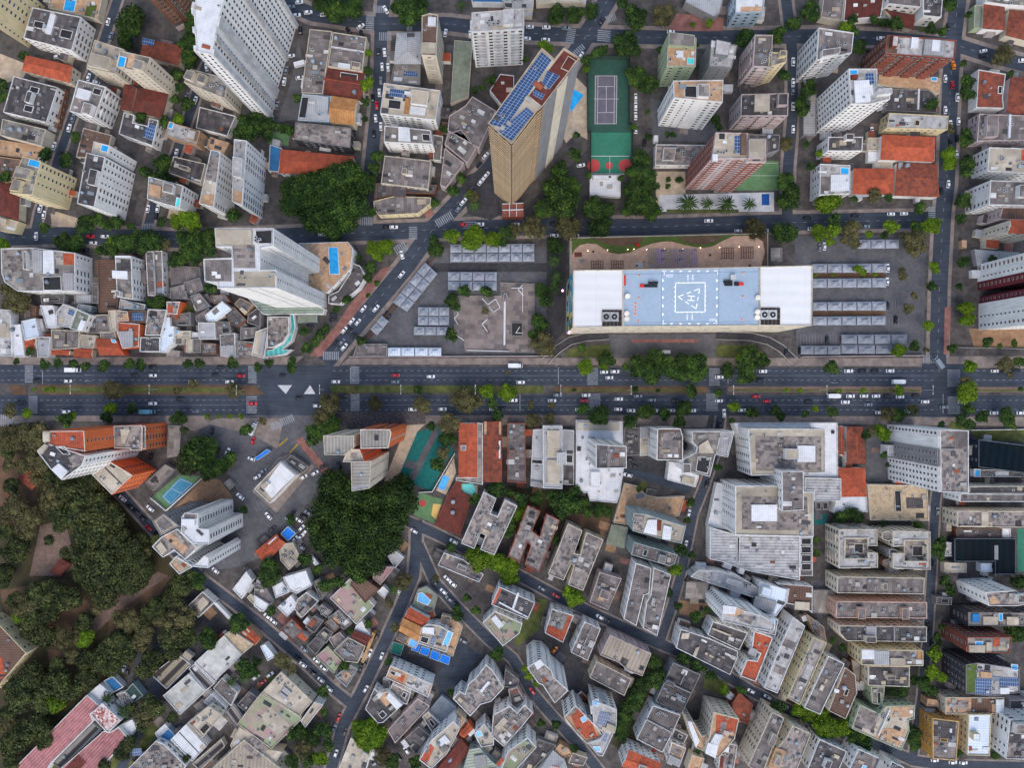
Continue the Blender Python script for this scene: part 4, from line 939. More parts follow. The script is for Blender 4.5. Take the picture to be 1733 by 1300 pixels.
b(1.0,'g','q2','n',"1330,690 1640,690 1640,600 1870,610 1870,1070 1405,1065 1400,1000 1332,930","W 1518,712 1558,752 1562,748 1522,708;W 1562,752 1612,714 1608,710 1558,748;W 1608,713 1638,771 1642,769 1612,711;W 1639,768 1594,798 1596,802 1641,772;W 1597,798 1567,760 1563,764 1593,802;W 1348,791 1360,816 1364,814 1352,789;W 1360,813 1333,838 1337,842 1364,817;W 1333,841 1358,886 1362,884 1337,839;W 1553,846 1518,878 1522,882 1557,850;W 1518,882 1553,932 1557,928 1522,878;W 1348,957 1398,992 1402,988 1352,953;W 1715,642 1790,642 1790,638 1715,638;W 1788,640 1788,800 1792,800 1792,640;W 1788,618 1758,648 1762,652 1792,622;W 1758,652 1793,692 1797,688 1762,648;W 1768,899 1743,939 1747,941 1772,901;W 1745,942 1790,942 1790,938 1745,938;W 1420,1057 1700,1064 1700,1060 1420,1053;Vp 1715,870 1790,870 1790,960 1715,960;Wp 1665,730 1678,730 1675,1020 1662,1020;A.6,.2;A.65,.2","wide mottled paved plaza deck with white zigzag pieces")
b(4,'g','f','n',"685,1012 885,1012 885,1092 660,1092","","low brown grey shed by the avenue corner")
b(8,'r','lat','n',"1655,78 1795,72 1795,160 1655,162","W.0,.48,1,.52;W.32,.0,.35,1;W.66,.0,.69,1;W.0,.0,1,.04","red and white lattice pergola at the tower foot")
tents("1305,345 1870,340 1870,465 1305,468",7,2,"double row at the top of the market lot")
tents("1290,530 1620,530 1620,658 1290,655",4,2,"double row in the middle of the market lot")
tents("1090,765 1302,765 1302,890 1090,890",3,2,"group beside the mottled plaza")
tents("1062,896 1290,896 1290,955 1062,955",3,1,"single row below the group beside the plaza")
tents("920,735 1140,465 1225,545 1020,800",4,2,"diagonal group along the slanted avenue")
tents("770,915 850,820 900,862 820,960",2,1,"small pair by the slanted avenue")
tents("888,1035 1250,1035 1250,1095 888,1095",4,1,"pale blue strip along the avenue wall","mw")
t("1215,370,70 1200,320,45 1405,660,52 1320,720,62 1350,760,40 1315,950,56 1545,665,50 780,500,52 760,570,42 620,720,42 335,930,42 440,950,46 350,1040,46 400,1005,40 480,910,36 100,1140,38 250,1125,38 255,1175,46 25,1170,40 540,305,42 550,780,32 710,990,42 1205,70,40 785,130,42 1690,270,64 1660,330,40 700,440,30 820,605,26 760,690,20")
t("795,370,64 870,365,72 830,420,52 1320,290,66 1455,320,92 1480,250,50 1590,310,66","l")
t("1540,790,34 1455,30,48 1690,1205,22","y")
t("700,610,38 1470,90,48 650,640,34","p")
c("190,1225,k,0 545,1265,w,0 945,1222,r,0 940,1265,g,0 1178,1230,w,0 985,418,w,105 983,548,w,50 728,777,w,50 812,775,w,50 650,860,w,50 692,866,w,50 600,920,w,50 638,918,k,50 662,955,k,50 542,998,k,50 586,998,g,50 600,1032,w,50 890,815,k,130 530,818,k,0 530,850,k,0 380,883,k,0 455,280,w,0 885,232,k,0 930,232,w,0 1395,215,r,0 1505,213,w,0 1395,62,w,50 1365,105,g,55 1725,1160,r,0")
# --- buildings, trees and cars, one sector of the town
T(0,325)
b(18,'w','s','w',"990,-105 1220,-45 1195,105 980,45","Wt.05,.3,.4,.8;B.5,.1,.8,.5;Pt.88,.6,.99,.95","white block with teal trimmed terrace")
b(24,'w','c','w',"1405,-285 1470,-270 1425,100 1325,75","Yq.05,.05,.9,.55;Yt.1,.78,.9,.98","white tower with narrow strip roof of brown pavers")
b(28,'w','l','w',"1560,-355 1645,-345 1615,90 1545,60","B.1,.3,.9,.6;Yt.1,.8,.9,.98","pale tower with white side and dark window bands")
b(6,'c','r','n',"-20,-70 130,-40 120,185 -20,140","H","dark red roof at the left edge")
b(6,'y','c','n',"-10,160 125,195 95,270 -10,255","B.1,.1,.5,.5","small cream house at the left edge")
b(15,'w','s','w',"5,375 212,370 500,405 500,660 115,660 30,600 10,540","Yqp 20,385 170,385 165,530 20,530;Wgp 215,380 285,390 285,540 225,540;Wp 290,390 360,390 365,545 290,545;Yop 418,408 498,410 492,482 420,484;Vp 285,565 405,560 410,655 290,655;Wgp 425,540 495,540 495,655 430,655;Bp 172,400 195,400 200,520 175,520;T.1,.7","big white apartment complex with stepped terraces and orange deck")
b(4,'g','m','n',"495,680 610,682 610,745 495,742","","small grey ribbed roof")
b(5,'b','rb','n',"650,450 758,450 790,700 780,800 658,800","V.4,.85,.9,.93","long rusty brown roof")
b(13,'w','s','w',"765,425 875,425 885,715 780,700","W-.2,.36,.75,.55;W.05,.0,.95,.05;B.05,.85,.35,.98;Yd.1,.08,.9,.3","white tower with blue windows and overhanging white box")
b(6,'w','f','w',"970,395 1080,390 1090,690 985,690","T.4,.38;Wg.45,.0,.56,.99","long ridge roofed block with a blue cistern")
b(3,'g','f','n',"1130,490 1330,500 1340,590 1140,620","","broad low grey warehouse roof")
b(80,'w','w','h',"1430,240 1824,240 1824,358 1733,374 1733,516 1843,520 1843,638 1449,642 1449,603 1363,595 1355,445 1544,437 1544,366 1438,366","Wcp 1440,250 1680,250 1680,350 1440,350;Yqp 1550,350 1695,350 1700,505 1555,505;Yfp 1365,450 1540,450 1540,595 1370,590;Ycp 1555,530 1830,528 1830,628 1560,632;Vp 1700,255 1815,250 1815,345 1705,345;Ap 1730,270 1750,290 1750,330 1730,330;K.15,.75;K.2,.8","giant white hotel tower of two slabs")
b(6,'w','l','n',"-40,780 70,785 80,1095 -40,1090","Yc.1,.3,.9,.6","pale panelled roof at the left edge by the avenue")
b(5,'w','w','n',"75,885 135,880 165,1098 85,1100","T.1,.15","narrow white metal roof")
b(6,'w','mw','n',"140,860 235,840 260,960 165,990","","tilted bluish white metal roof")
b(4,'c','o','n',"168,992 236,990 232,1040 172,1042","","small orange tiled lean-to")
b(6,'w','m','n',"235,965 335,965 320,1100 250,1100","Yq.05,.0,.95,.15","striped grey metal roof")
b(7,'w','w','n',"265,755 350,755 375,830 370,905 310,905","","bright white folded roof")
b(5,'b','rb','n',"190,760 242,760 236,832 200,835","","tiny brown tiled roof by the big olive tree")
b(7,'w','l','n',"375,800 420,745 515,780 460,905 375,890","S.6,.15,.9,.35","light grey roof with small solar panel")
b(6,'e','g','b',"520,745 605,757 600,800 512,775","","teal framed balcony row")
b(10,'w','v','w',"510,780 600,820 550,932 465,910","W.6,.4,.98,.95","tilted pale green roofed narrow block")
b(5,'c','f','n',"602,820 718,815 738,940 572,945","A.3,.5","grey fibre roof between white and orange houses")
b(5,'c','f','n',"340,915 530,925 525,1042 345,1052","V.5,.1,.52,.9","wide dark grey patchwork roof")
b(4,'c','o','n',"345,1056 465,1060 460,1086 345,1082","","orange tiled strip by the avenue pavement")
b(7,'c','c','n',"535,950 640,955 620,1045 525,1035","","plain beige roof")
b(4,'c','o','n',"497,1048 615,1052 612,1105 495,1100","","square orange tiled roof by the avenue")
b(6,'o','o','n',"645,978 778,988 825,1085 665,1085","P.8,.0,.95,.15","bright salmon orange roof by the avenue")
b(5,'c','f','n',"665,930 765,930 775,980 670,972","","small buff roof with ribs")
b(10,'c','c','n',"720,790 770,785 775,925 740,925","","tall narrow cream wall house")
b(9,'o','t','n',"778,785 850,795 858,860 778,862","A.4,.4","tan flat roof with orange walls")
b(8,'o','o','n',"778,868 930,880 925,1030 815,1045 778,930","Wgp 785,930 890,925 890,1035 820,1038","orange house around a pale metal roof")
b(8,'b','d','n',"855,790 975,790 975,870 862,872","S.2,.2,.8,.8","dark purple roof")
b(9,'w','q','n',"985,780 1112,785 1072,955 965,955","A.3,.5;T.6,.7","cluttered grey roof with scattered junk")
b(8,'w','d','n',"935,968 1065,968 1065,1065 930,1065","A.4,.3","dark slate roof with white edge")
b(7,'w','mw','n',"1075,835 1130,835 1135,895 1160,895 1155,1000 1095,1070 1065,1070","","bluish white stepped roof")
b(8,'o','q','n',"1110,730 1200,730 1180,815 1110,810","Yo.0,.3,.5,.9","small round cornered house with orange patch")
b(5,'g','f','n',"1140,822 1268,800 1270,888 1145,890","V.3,.7,.8,.95","brown grey roof with tile corner")
b(5,'c','c','n',"1165,925 1270,925 1270,975 1165,975","P.0,.0,.2,.3","cream terrace with tiny pool")
b(4,'w','w','n',"1280,935 1320,935 1320,970 1280,970","","tiny white cube roof")
b(7,'w','m','n',"1320,870 1430,868 1435,980 1325,980","","clean light grey square roof")
b(6,'g','f','n',"1438,860 1530,865 1545,950 1442,978","V.4,.4,.9,.8","brownish roof with small wells")
b(6,'w','f','n',"1465,952 1565,940 1565,1100 1470,1095","Wg.0,.5,.98,.98","grey house with pale front roof on the pavement")
b(5,'c','c','n',"1240,980 1283,980 1283,1070 1240,1070","","slim cream roof")
b(5,'g','f','n',"1287,975 1340,980 1340,1070 1290,1070","","slim brown roof")
b(6,'b','q','n',"1345,1005 1440,1010 1440,1080 1350,1080","A.5,.5","mottled brick sided roof")
b(5,'g','f','n',"1225,600 1330,570 1355,640 1280,690 1235,660","","weathered grey gable roof below the broad warehouse")
b(6,'g','f','n',"1265,695 1330,672 1400,760 1310,790","K.5,.5","tilted grey roof with skylight")
b(5,'g','f','n',"1130,640 1228,612 1250,708 1140,720","","crooked dark grey roof")
b(6,'b','f','n',"1400,690 1500,680 1532,728 1422,745","","brown ribbed roof")
b(7,'w','mw','n',"1365,820 1480,725 1540,780 1440,860 1380,860","Yf.35,.1,.6,.5","zigzag white roof among grey shacks")
b(5,'g','f','n',"1300,830 1390,772 1400,795 1368,862 1310,865","","small grey wedge roof")
b(6,'t','f','n',"1560,745 1600,705 1690,750 1635,820","Wc.0,.5,.3,.98","tilted tan edged roof")
b(6,'b','d','n',"1490,810 1560,765 1640,850 1580,900 1540,880","","dark brown kite shaped roof")
b(6,'g','d','n',"1652,820 1735,755 1735,900 1648,872","","dark roof beside the glass atrium")
b(5,'g','f','n',"1602,905 1733,900 1725,960 1600,985","","low worn grey roof")
b(5,'g','q','n',"1580,990 1700,1000 1690,1100 1580,1090","A.4,.5","junk covered roof by the avenue")
b(6,'w','c','n',"1705,930 1790,900 1760,1110 1675,1090","Wg.5,.1,.9,.9","cream curved front wing")
b(7,'u','s','n',"800,712 970,750 960,785 790,780","B.3,.2,.6,.9","blue walled low annex")
b(3,'g','q','n',"1105,1045 1200,1060 1195,1100 1110,1100","","rubbish covered lean-to by the avenue")
b(4,'g','d','n',"270,690 430,685 425,740 275,742","V.2,.3,.8,.7","dark court annex below the white complex")
b(5,'g','f','n',"612,605 655,605 655,740 614,740","","slim dark grey shed")
t("550,210,75 650,180,60 300,240,45 420,330,74 500,340,72 730,370,80 800,345,82 870,335,82 950,320,92 1020,315,85 1230,330,92 1300,320,92 1380,300,80 1180,450,70 1300,420,80 1240,400,60 1500,120,80 1560,160,60 670,390,45 1405,640,50 1050,740,62 770,190,65 720,220,50 110,1130,28 300,1150,44 385,1140,40 490,1140,38 570,1160,40 690,1155,50 860,1140,44 940,1150,50 1255,1150,42 1330,1140,42 1550,1140,48 200,1060,36 460,370,50 1400,380,60 870,230,36 1000,740,40 1080,200,40")
t("1250,180,90 1170,190,62 20,355,60 760,350,60 920,300,60 1300,250,50","l")
t("80,700,112 120,770,65 1100,350,52 40,640,55","y")
c("267,108,w,75 293,150,w,80 240,293,w,90 510,305,w,0 600,295,r,0 698,295,w,0 620,338,w,0 985,110,w,80 1050,110,w,80 1040,155,k,80 570,385,k,0 900,1223,k,0 1018,1223,w,0 1018,1165,k,0 452,1260,w,0 245,1258,k,0 1285,1265,w,0 1530,1265,w,0 1435,1222,k,0 1605,1226,r,0 1470,1170,k,0")
v("490,1187,w,0")
# --- buildings, trees and cars, one sector of the town
T(1293,325)
b(19,'w','f','w',"1510,-80 1800,-70 1790,90 1500,85","A.3,.3;B.6,.2,.9,.7","white banded block with brown grey roof and maroon windows")
b(15,'p','rb','w',"1590,100 1850,105 1850,190 1570,180","","dark red balcony roof")
b(22,'c','o','w',"1645,185 1850,195 1850,285 1630,268","P.7,.2,.9,.6","cream windowed block with salmon roof")
b(3,'g','m','n',"1400,380 1705,400 1740,440 1420,492","","low ribbed car shelter by the twin towers")
b(50,'w','c','w',"g 1422,485 1760,485 1760,600 1422,600","","upper white twin tower with rows of small windows")
add(50,'m','c','w',"g 1422,602 1760,602 1760,655 1422,655","")
b(50,'w','c','w',"g 1430,745 1760,745 1760,915 1430,920","","lower white twin tower with maroon band")
add(50,'m','c','w',"g 1440,700 1760,700 1760,743 1440,743","")
b(3,'g','s','n',"45,370 122,370 122,458 45,458","","small concrete box beside the garden podium")
b(3,'t','t','n',"1318,320 1352,320 1352,372 1318,372","","tiny tan hut beside the round blue pool")
tents("325,476 820,472 820,538 325,540",5,1,"first long row of the right car park")
tents("325,574 820,570 820,637 325,640",5,1,"second long row of the right car park")
tents("325,732 820,726 820,792 325,792",5,1,"third long row of the right car park")
tents("325,828 815,824 815,888 325,890",5,1,"fourth long row of the right car park")
tents("620,314 905,312 905,376 620,378",3,1,"short row shaded by lime trees")
tents("515,948 960,945 960,1015 515,1015",4,1,"wide upper line by the avenue wall","m2")
tents("515,1017 860,1017 860,1080 515,1080",3,1,"wide lower line by the avenue wall","m2")
tents("245,1022 515,1022 515,1085 245,1085",3,1,"short low row near the curved ramp","m2")
t("160,60,82 150,260,98 470,190,60 1010,230,52 1040,110,50 1335,55,62 1315,180,46 1118,630,45 1330,470,48 1520,455,40 1490,1000,46 1250,1045,42 1000,1030,46 450,1170,60 830,40,35 1300,630,30 800,290,35 1700,1135,46 1665,1000,24 1670,1020,24 1570,1025,24 600,50,30 10,1130,40")
t("430,70,100 380,270,72 470,250,60 440,330,40 850,230,60 1130,220,72 700,280,34 1135,500,48 1095,890,45 625,510,36 660,535,32 740,550,20 340,555,20 460,552,16 1360,770,62 1370,850,62 910,1055,62 1370,1165,56 1050,230,40","l")
t("1020,340,112 590,240,82 600,340,56 920,550,52 960,780,46 1080,1050,28 1620,1150,72 1365,1290,78 730,30,60 920,290,32 540,320,40 1640,1220,30 1000,690,34","y")
c("825,505,w,90 852,503,k,90 823,595,w,90 850,588,w,90 880,850,k,90 825,755,k,90 420,985,k,90 240,1060,k,90 150,1065,k,90 290,172,k,0 612,152,k,0 848,145,w,0 935,142,w,0 680,228,g,0 320,243,w,0 373,368,g,90 403,360,w,90 565,1193,w,0 660,1193,k,0 742,1193,k,0 842,1192,w,0 15,1195,w,0 1540,1193,w,0 1610,1193,k,0 1685,1190,k,0 85,252,w,0")
v("1155,1135,g,125 900,1265,w,0")
# --- buildings, trees and cars, one sector of the town
T(0,0)
# b(height, wall, roof, style, roof outline, features, look)
b(45,'y','s','w',"g 195,320 300,40 0,-150 -100,130","","yellow tiled tower with purple brick edges")
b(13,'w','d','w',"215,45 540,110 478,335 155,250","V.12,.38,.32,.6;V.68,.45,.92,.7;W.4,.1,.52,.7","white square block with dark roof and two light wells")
b(5,'c','t','n',"345,-60 690,-60 650,125 320,50","P.3,.4,.5,.9;G.72,.5,.92,.98","tan podium deck with pool and small green court")
b(8,'c','o','w',"175,370 480,440 460,545 150,465","H","long orange tiled house with cream end wall")
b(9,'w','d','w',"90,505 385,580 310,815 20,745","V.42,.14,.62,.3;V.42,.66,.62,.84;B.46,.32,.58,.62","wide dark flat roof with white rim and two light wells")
b(3.5,'b','b','w',"392,582 440,592 382,850 325,832","","narrow brown brick annex strip")
b(8,'c','s','n',"15,790 305,860 275,970 0,900","T.25,.5;T.45,.4;A.8,.4","low grey block with round tanks on its roof")
b(4,'t','t','n',"0,930 290,975 240,1062 -30,1030","","low tan shed with plain roof")
b(6,'t','b','w',"-60,1035 140,1062 100,1200 -60,1250","A.6,.5","brown building with dark arched openings")
b(29,'y','s','w',"150,1040 272,1075 215,1300 65,1285","P.4,.02,.95,.18;B.05,.3,.8,.6;B.1,.65,.5,.95","yellow tower with turquoise rooftop pool")
b(16,'w','s','b',"520,527 705,577 630,785 462,738","W.1,.25,.6,.55;B.55,.65,.9,.98;V.6,.1,.9,.3","white balcony block with white roof box")
b(20,'c','c','w',"630,262 825,325 770,490 575,450","T.45,.3;B.1,.5,.8,.95","cream tower with round vent and terraces")
add(32,'c','s','w',"800,335 1005,380 965,485 780,440","P.0,.35,.22,.95;R.3,.05,.5,.9;B.6,.4,.95,.95")
b(7,'c','x','n',"960,255 1215,310 1185,430 940,360","S.0,.0,.3,.4;H","rust stained tiled house with blue panel on the corner")
b(7,'c','r','n',"925,585 1120,625 1080,785 885,735","H","big dark red hipped house")
b(7,'c','r','n',"835,555 905,580 870,735 805,725","H","narrow dark red tiled house")
b(30,'b','b','b',"g 1180,190 1255,150 1330,30 1150,-60","","red and cream striped tower at the top edge")
b(75,'w','w','F',"1308,338 1410,362 1450,138 1623,-441 1400,-400 1290,50","B.1,.02,.9,.3","huge white slab tower with hundreds of windows")
b(20,'c','s','w',"1270,458 1520,520 1500,655 1225,545","B.3,.2,.5,.7;A.7,.5;T.9,.6;B.0,.2,.2,.8","cream tower with cluttered grey roof")
b(5,'w','d','n',"1330,710 1570,770 1515,905 1305,850","","dark square low hall roof")
b(10,'t','l','w',"1130,812 1335,870 1310,965 1100,900","P.0,.0,.12,.4;A.6,.4;B.7,.2,.95,.8","tan block with blue hot tub and roof units")
b(5,'t','t','n',"1400,910 1530,950 1490,1030 1380,990","","small peach canopy roof")
b(7,'c','d','n',"1155,1040 1370,1090 1335,1225 1120,1150","B.3,.4,.6,.6","dark low roof with raised centre")
b(9,'w','d','w',"825,745 895,765 885,815 985,838 992,785 1055,800 1015,970 790,890","S.68,.25,.95,.8;K.45,.5","notched dark roof with blue solar panels")
b(4,'c','b','n',"555,850 745,900 700,1060 505,1045","","plain brown grey shed roof")
b(28,'w','d','w',"575,1015 700,1045 628,1380 512,1355","B.5,.3,.95,.6;A.2,.4","white tower with dark ribbed roof and tall windows")
add(25,'w','c','w',"625,940 735,970 712,1042 610,1015","P.5,.1,.9,.6")
t("850,110,118 830,265,70 880,205,60 1270,180,70 1250,280,80 1250,400,75 1650,850,110 1690,790,80 1250,690,58 1100,810,50 940,780,45 500,910,42 440,1070,58 305,1030,56 1080,1090,85 1080,1200,85 970,1150,55 30,1180,50 0,560,60 10,640,50 1200,580,40 1170,660,40 160,365,40 1180,500,55 1290,90,60")
t("1190,790,48","l")
c("720,140,w,75 1375,445,w,100 590,510,w,75 640,545,w,160 485,785,g,75 460,850,w,75 400,1025,k,75 360,970,w,75 1300,665,w,70 1245,640,g,70 1175,1015,w,80 385,375,w,10 740,240,g,75")
# --- buildings, trees and cars, one sector of the town
T(430,0)
b(8,'c','f','n',"370,190 520,205 455,625 315,615","T.35,.5;A.5,.75;A.2,.3","long grey fibre cement warehouse roof")
b(8,'c','f','n',"525,210 750,245 720,475 490,440","W.3,.85,.65,.98;B.7,.8,.95,.95;W.02,.42,.98,.45","brown grey two part roof with white stripes")
b(6,'w','r','n',"485,445 735,480 725,670 455,620","V.4,.15,.85,.55;T.8,.8","red tiled house around a gravel court")
b(9,'u','m','n',"320,625 515,640 500,810 290,800","V.0,.1,.25,.9;B.6,.1,.95,.7","pale blue building with grey metal roofs")
b(8,'c','y','n',"515,640 685,665 665,830 500,810","V.4,.4,.6,.6","ochre tiled house with small dark court")
b(10,'k','q','w',"275,812 650,850 640,985 265,930","","derelict concrete frame littered with debris")
b(4,'w','bl','n',"105,960 185,985 165,1145 95,1140","","low block with blue painted deck")
b(7,'w','o','w',"180,998 660,1045 645,1168 170,1150","H","very long bright orange tiled roof")
b(8,'g','m','n',"955,220 1105,215 1110,420 935,420","H","light metal gabled shed")
add(6,'g','s','n',"935,424 1110,424 1105,565 905,550","A.3,.3;S.4,.35,.9,.6;W.1,.7,.4,.9")
b(32,'c','b','b',"1170,85 1225,95 1215,370 1115,365 1118,100","W.4,.1,.9,.3;Wc.02,.7,.95,.95","slim beige tower with brown roof")
b(3,'c','v','n',"1335,265 1455,275 1430,640 1310,690","","long narrow green grey roof")
b(38,'w','l','b',"1450,80 1800,55 1800,190 1450,210","A.5,.5;B.6,.1,.8,.8;K.2,.5;A.35,.6","pale grey green tower with ribbed balconies")
b(16,'w','c','w',"865,550 1240,600 1210,798 840,755","S.12,.15,.42,.4;V.12,.5,.35,.8;B.53,.15,.82,.6;W.53,.65,.8,.9;Wy.42,.4,.5,.9","cream block with solar panels and brown roof house")
b(16,'w','s','w',"870,835 1175,865 1190,960 865,945","W.3,.0,.55,.9;K.2,.6;K.65,.6;V.8,.3,.97,.8","white block with brown windows and white roof ribs")
b(4,'w','s','n',"1190,895 1260,905 1245,1070 1195,1065","","narrow grey podium roof")
b(9,'c','f','w',"870,1035 1180,1070 1160,1260 845,1220","B.42,.4,.52,.6","wide mottled brown grey roof with tan wall")
b(10,'p','f','w',"1455,640 1612,735 1500,985 1290,870 1300,770 1410,700","A.5,.3;K.6,.5","angular grey roofed brick block, northern wing")
add(10,'p','f','w',"1290,890 1380,860 1480,985 1420,1085 1270,960","A.2,.4")
add(10,'p','f','w',"1270,985 1400,1085 1280,1250 1240,1230","")
b(6,'w','r','n',"1640,490 1733,500 1733,640 1650,700 1570,600","H","red tiled house behind the brick tower")
t("530,30,120 640,30,100 450,0,80 1040,60,115 970,30,80 1095,20,70 1040,120,60 760,470,38 745,680,38 740,790,26 820,1040,56 805,1120,48 800,1190,32 1375,1185,45 1330,1265,50 1270,860,34 20,850,60 100,820,50 180,850,50 240,870,45 290,650,40 90,900,50 1580,530,45 1520,580,30 1470,600,30")
giant("250,1250,110 350,1230,120 460,1210,110 560,1180,110 640,1140,90 700,1200,100 500,1290,130 620,1290,130 330,1330,120 240,1350,100 430,1370,140 560,1390,130 680,1370,100 390,1450,110 500,1480,110 600,1460,90","huge dark green spreading tree below the very long orange roof")
t("750,560,58 760,350,32 700,520,40 1440,1300,40","l")
t("1380,30,45","p")
c("870,345,w,95 900,375,g,95 827,340,k,95 853,440,w,95 893,445,w,95 845,535,g,93 835,615,w,93 790,650,k,93 818,700,r,93 810,785,w,93 845,840,w,93 797,888,k,93 765,1150,k,93 300,10,w,8 283,97,w,8 360,78,w,8 468,92,w,8 675,88,w,8 710,172,w,35 877,60,w,120 628,200,k,120 715,225,k,100 245,40,g,8 307,200,k,95 1275,215,w,80 1440,225,w,90 305,515,w,10 245,368,w,10 1355,660,w,30 1543,1035,w,50 1500,1095,k,50 1548,1165,w,50 1512,1210,w,50 200,540,w,80 155,700,g,80 215,465,g,80")
v("318,425,w,15")
# --- buildings, trees and cars, one sector of the town
T(860,0)
b(101,'T','c','R',"-134,820 225,315 308,388 372,315 478,382 225,712 190,742 23,960","Sp -134,820 225,340 290,395 -20,850;Yr 140,630 372,330 465,385 225,700;Sp 225,545 260,465 345,500 275,590;Sp 170,590 245,625 225,660 165,625;Vp 350,450 400,365 455,400 405,475;Sp -75,880 125,710 170,750 25,935","tallest tan ribbed tower with rooftop solar arrays and a red deck")
add(100,'g','s','x',"471,387 390,492 399,500 480,394","")
add(100.5,'c','s','x',"387,496 319,585 331,594 399,505","")
add(100,'g','s','x',"316,588 228,704 237,711 326,595","")
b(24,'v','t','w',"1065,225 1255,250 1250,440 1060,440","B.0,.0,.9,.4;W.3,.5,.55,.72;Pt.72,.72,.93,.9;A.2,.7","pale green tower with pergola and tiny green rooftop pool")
b(22,'g','l','w',"1355,262 1530,300 1490,450 1340,440","W.0,.05,.3,.28;B.15,.05,.7,.6;K.8,.3;A.3,.8","grey tower with blue framed roof house and skylight")
b(24,'p','f','b',"1645,228 1765,230 1755,445 1630,440","A.5,.8;A.8,.5","grey brown roofed tower with rust brick bands")
add(24,'y','s','w',"1745,345 1860,350 1855,410 1735,445","B.5,.0,.9,.5")
b(37,'w','t','w',"1100,535 1435,530 1430,680 1105,650","V.22,.28,.47,.9;B.47,.28,.7,.9;T.53,.45;T.62,.45;T.53,.7;T.62,.7","white tower with tan terraces and four blue water tanks")
b(20,'p','d','b',"1555,625 1870,618 1865,770 1550,770","Wc.28,.05,.6,.8;B.75,.1,.95,.6","red brown banded block with big cream roof house")
b(52,'p','c','V',"1385,880 1600,885 1600,930 1720,930 1720,1078 1590,1078 1585,1055 1360,1055","W.0,.75,.1,.98;S.42,.1,.52,.7;Wb.53,.05,.62,.75;B.65,.3,.95,.9;A.2,.6","tall brown striped tower with a beige blank stripe")
b(10,'g','d','n',"1605,893 1812,895 1806,1000 1725,1020 1722,925 1605,925","","dark low roof beside the brown striped tower")
b(6,'w','q','w',"985,960 1325,965 1270,1100 980,1100","B.15,.2,.4,.8;A.6,.4;A.8,.6","low cluttered greyish pink block")
b(4,'w','w','n',"545,1165 750,1165 750,1310 545,1300","B.1,.05,.6,.25;V.3,.0,.7,.15","white clubhouse roof under the ball court")
b(5,'c','l','n',"-60,-60 178,-60 165,62 -20,50","A.5,.5","cream roof at the top edge above the solar tower")
b(5,'w','bl','n',"-250,-40 -20,-40 -30,15 -240,12","","bright blue flat roof at the top edge")
b(15,'u','w','b',"1520,-70 1715,-60 1700,75 1515,85","Yt.2,.7,.95,.95;B.1,.1,.5,.4","pale blue grey block with tan roof strip")
b(7,'g','m','n',"1200,-40 1440,-40 1415,80 1370,110 1180,10","H","metal roofed shop with glowing orange sign strip")
b(3,'w','w','n',"970,900 1000,900 1000,945 970,945","","tiny white guard hut by the white tower")
b(3,'w','w','n',"1440,560 1500,560 1498,610 1440,608","","small white canopy between two towers")
b(5,'c','c','n',"180,-60 500,-60 490,10 190,20","","cream roof among trees at the top edge")
t("320,80,78 450,90,72 560,70,62 855,110,100 790,290,112 860,490,88 935,560,80 1580,250,75 600,340,50 520,400,45 450,1030,55 350,1130,78 340,1260,120 440,1240,75 900,1050,70 860,1130,85 920,1170,80 850,1250,92 950,1240,70 930,745,22 935,910,32 1060,895,26 1100,895,26 1380,790,42 1400,840,35 1065,1195,24 1065,1240,24 1140,1200,32 840,850,32 1250,300,26 115,390,30 455,900,30 640,330,40 760,20,50 540,1170,28 1010,330,30 750,1190,26 990,1010,24")
t("230,300,45 520,460,30 280,320,36 1230,160,24 1340,150,34","l")
t("1040,90,98","y")
c("145,175,w,0 255,178,w,0 385,183,g,0 125,253,w,0 250,262,w,0 625,135,k,60 485,365,w,55 1085,207,w,0 850,645,w,90 850,705,w,90 850,770,w,90 850,860,w,90 485,1100,w,10 375,1185,k,0 910,945,k,80")
# --- buildings, trees and cars, one sector of the town
T(1293,0)
b(26,'w','f','b',"365,180 600,215 585,350 350,400","B.1,.75,.6,.98;A.7,.5","white walled block with brown grey roof")
b(25,'r','l','b',"820,230 1285,265 1272,390 805,355","Yb.02,.05,.18,.9;B.06,.15,.14,.7;Yl.24,.02,.48,.95;W.35,.05,.45,.6;Wg.54,.1,.84,.9;W.65,.1,.76,.7","dark red brick tower with a row of pale roof houses")
b(3,'c','t','n',"770,485 1180,520 1170,620 760,560","P.85,.0,.93,.2","tan podium under the dark red tower")
b(40,'w','l','f',"565,455 755,455 755,560 842,600 840,660 700,692 580,692","P.04,.04,.22,.14;Wr.05,.18,.2,.3;W.1,.35,.48,.95;S.28,.35,.42,.75;S.42,.15,.62,.45;B.65,.65,.98,.8;W.45,.5,.55,.75","tall white tower with sloping roof clutter and small pool")
b(4,'g','d','n',"770,590 1100,595 1160,650 1150,750 810,735","K.3,.5;W.65,.0,.68,.9","dark low hall with one pale rib")
b(9,'y','l','w',"835,750 1230,770 1225,862 820,850","V.45,.4,.53,.8","long pale grey roof with yellowish ribbed wall")
b(14,'w','d','w',"430,910 660,910 655,1005 425,1005","B.45,-.1,.68,.3","dark ray patterned roof on white windowed block")
b(7,'w','o','n',"790,900 1135,915 1130,1075 780,1060","H","orange tiled villa with darker red wing")
b(12,'w','l','w',"375,1090 575,1100 575,1290 370,1300","P.7,.1,.95,.3;W.35,.35,.95,.9;Yf.0,.4,.35,.95","white block with small pool and metal canopy")
b(6,'w','o','n',"600,1125 865,1125 860,1290 595,1290","H","square orange tiled house")
b(6,'w','x','n',"890,1085 1150,1095 1165,1310 875,1300","H;T.2,.1;Wg.0,.0,.12,.2","large rust tiled house with pyramid roofs")
b(6,'c','f','n',"400,-40 540,-40 520,135 380,110","","brown grey roof at the top edge")
b(6,'w','r','n',"545,-30 800,-30 780,112 655,118 530,140","K.3,.35;H","red tiled house with white flashing at the top edge")
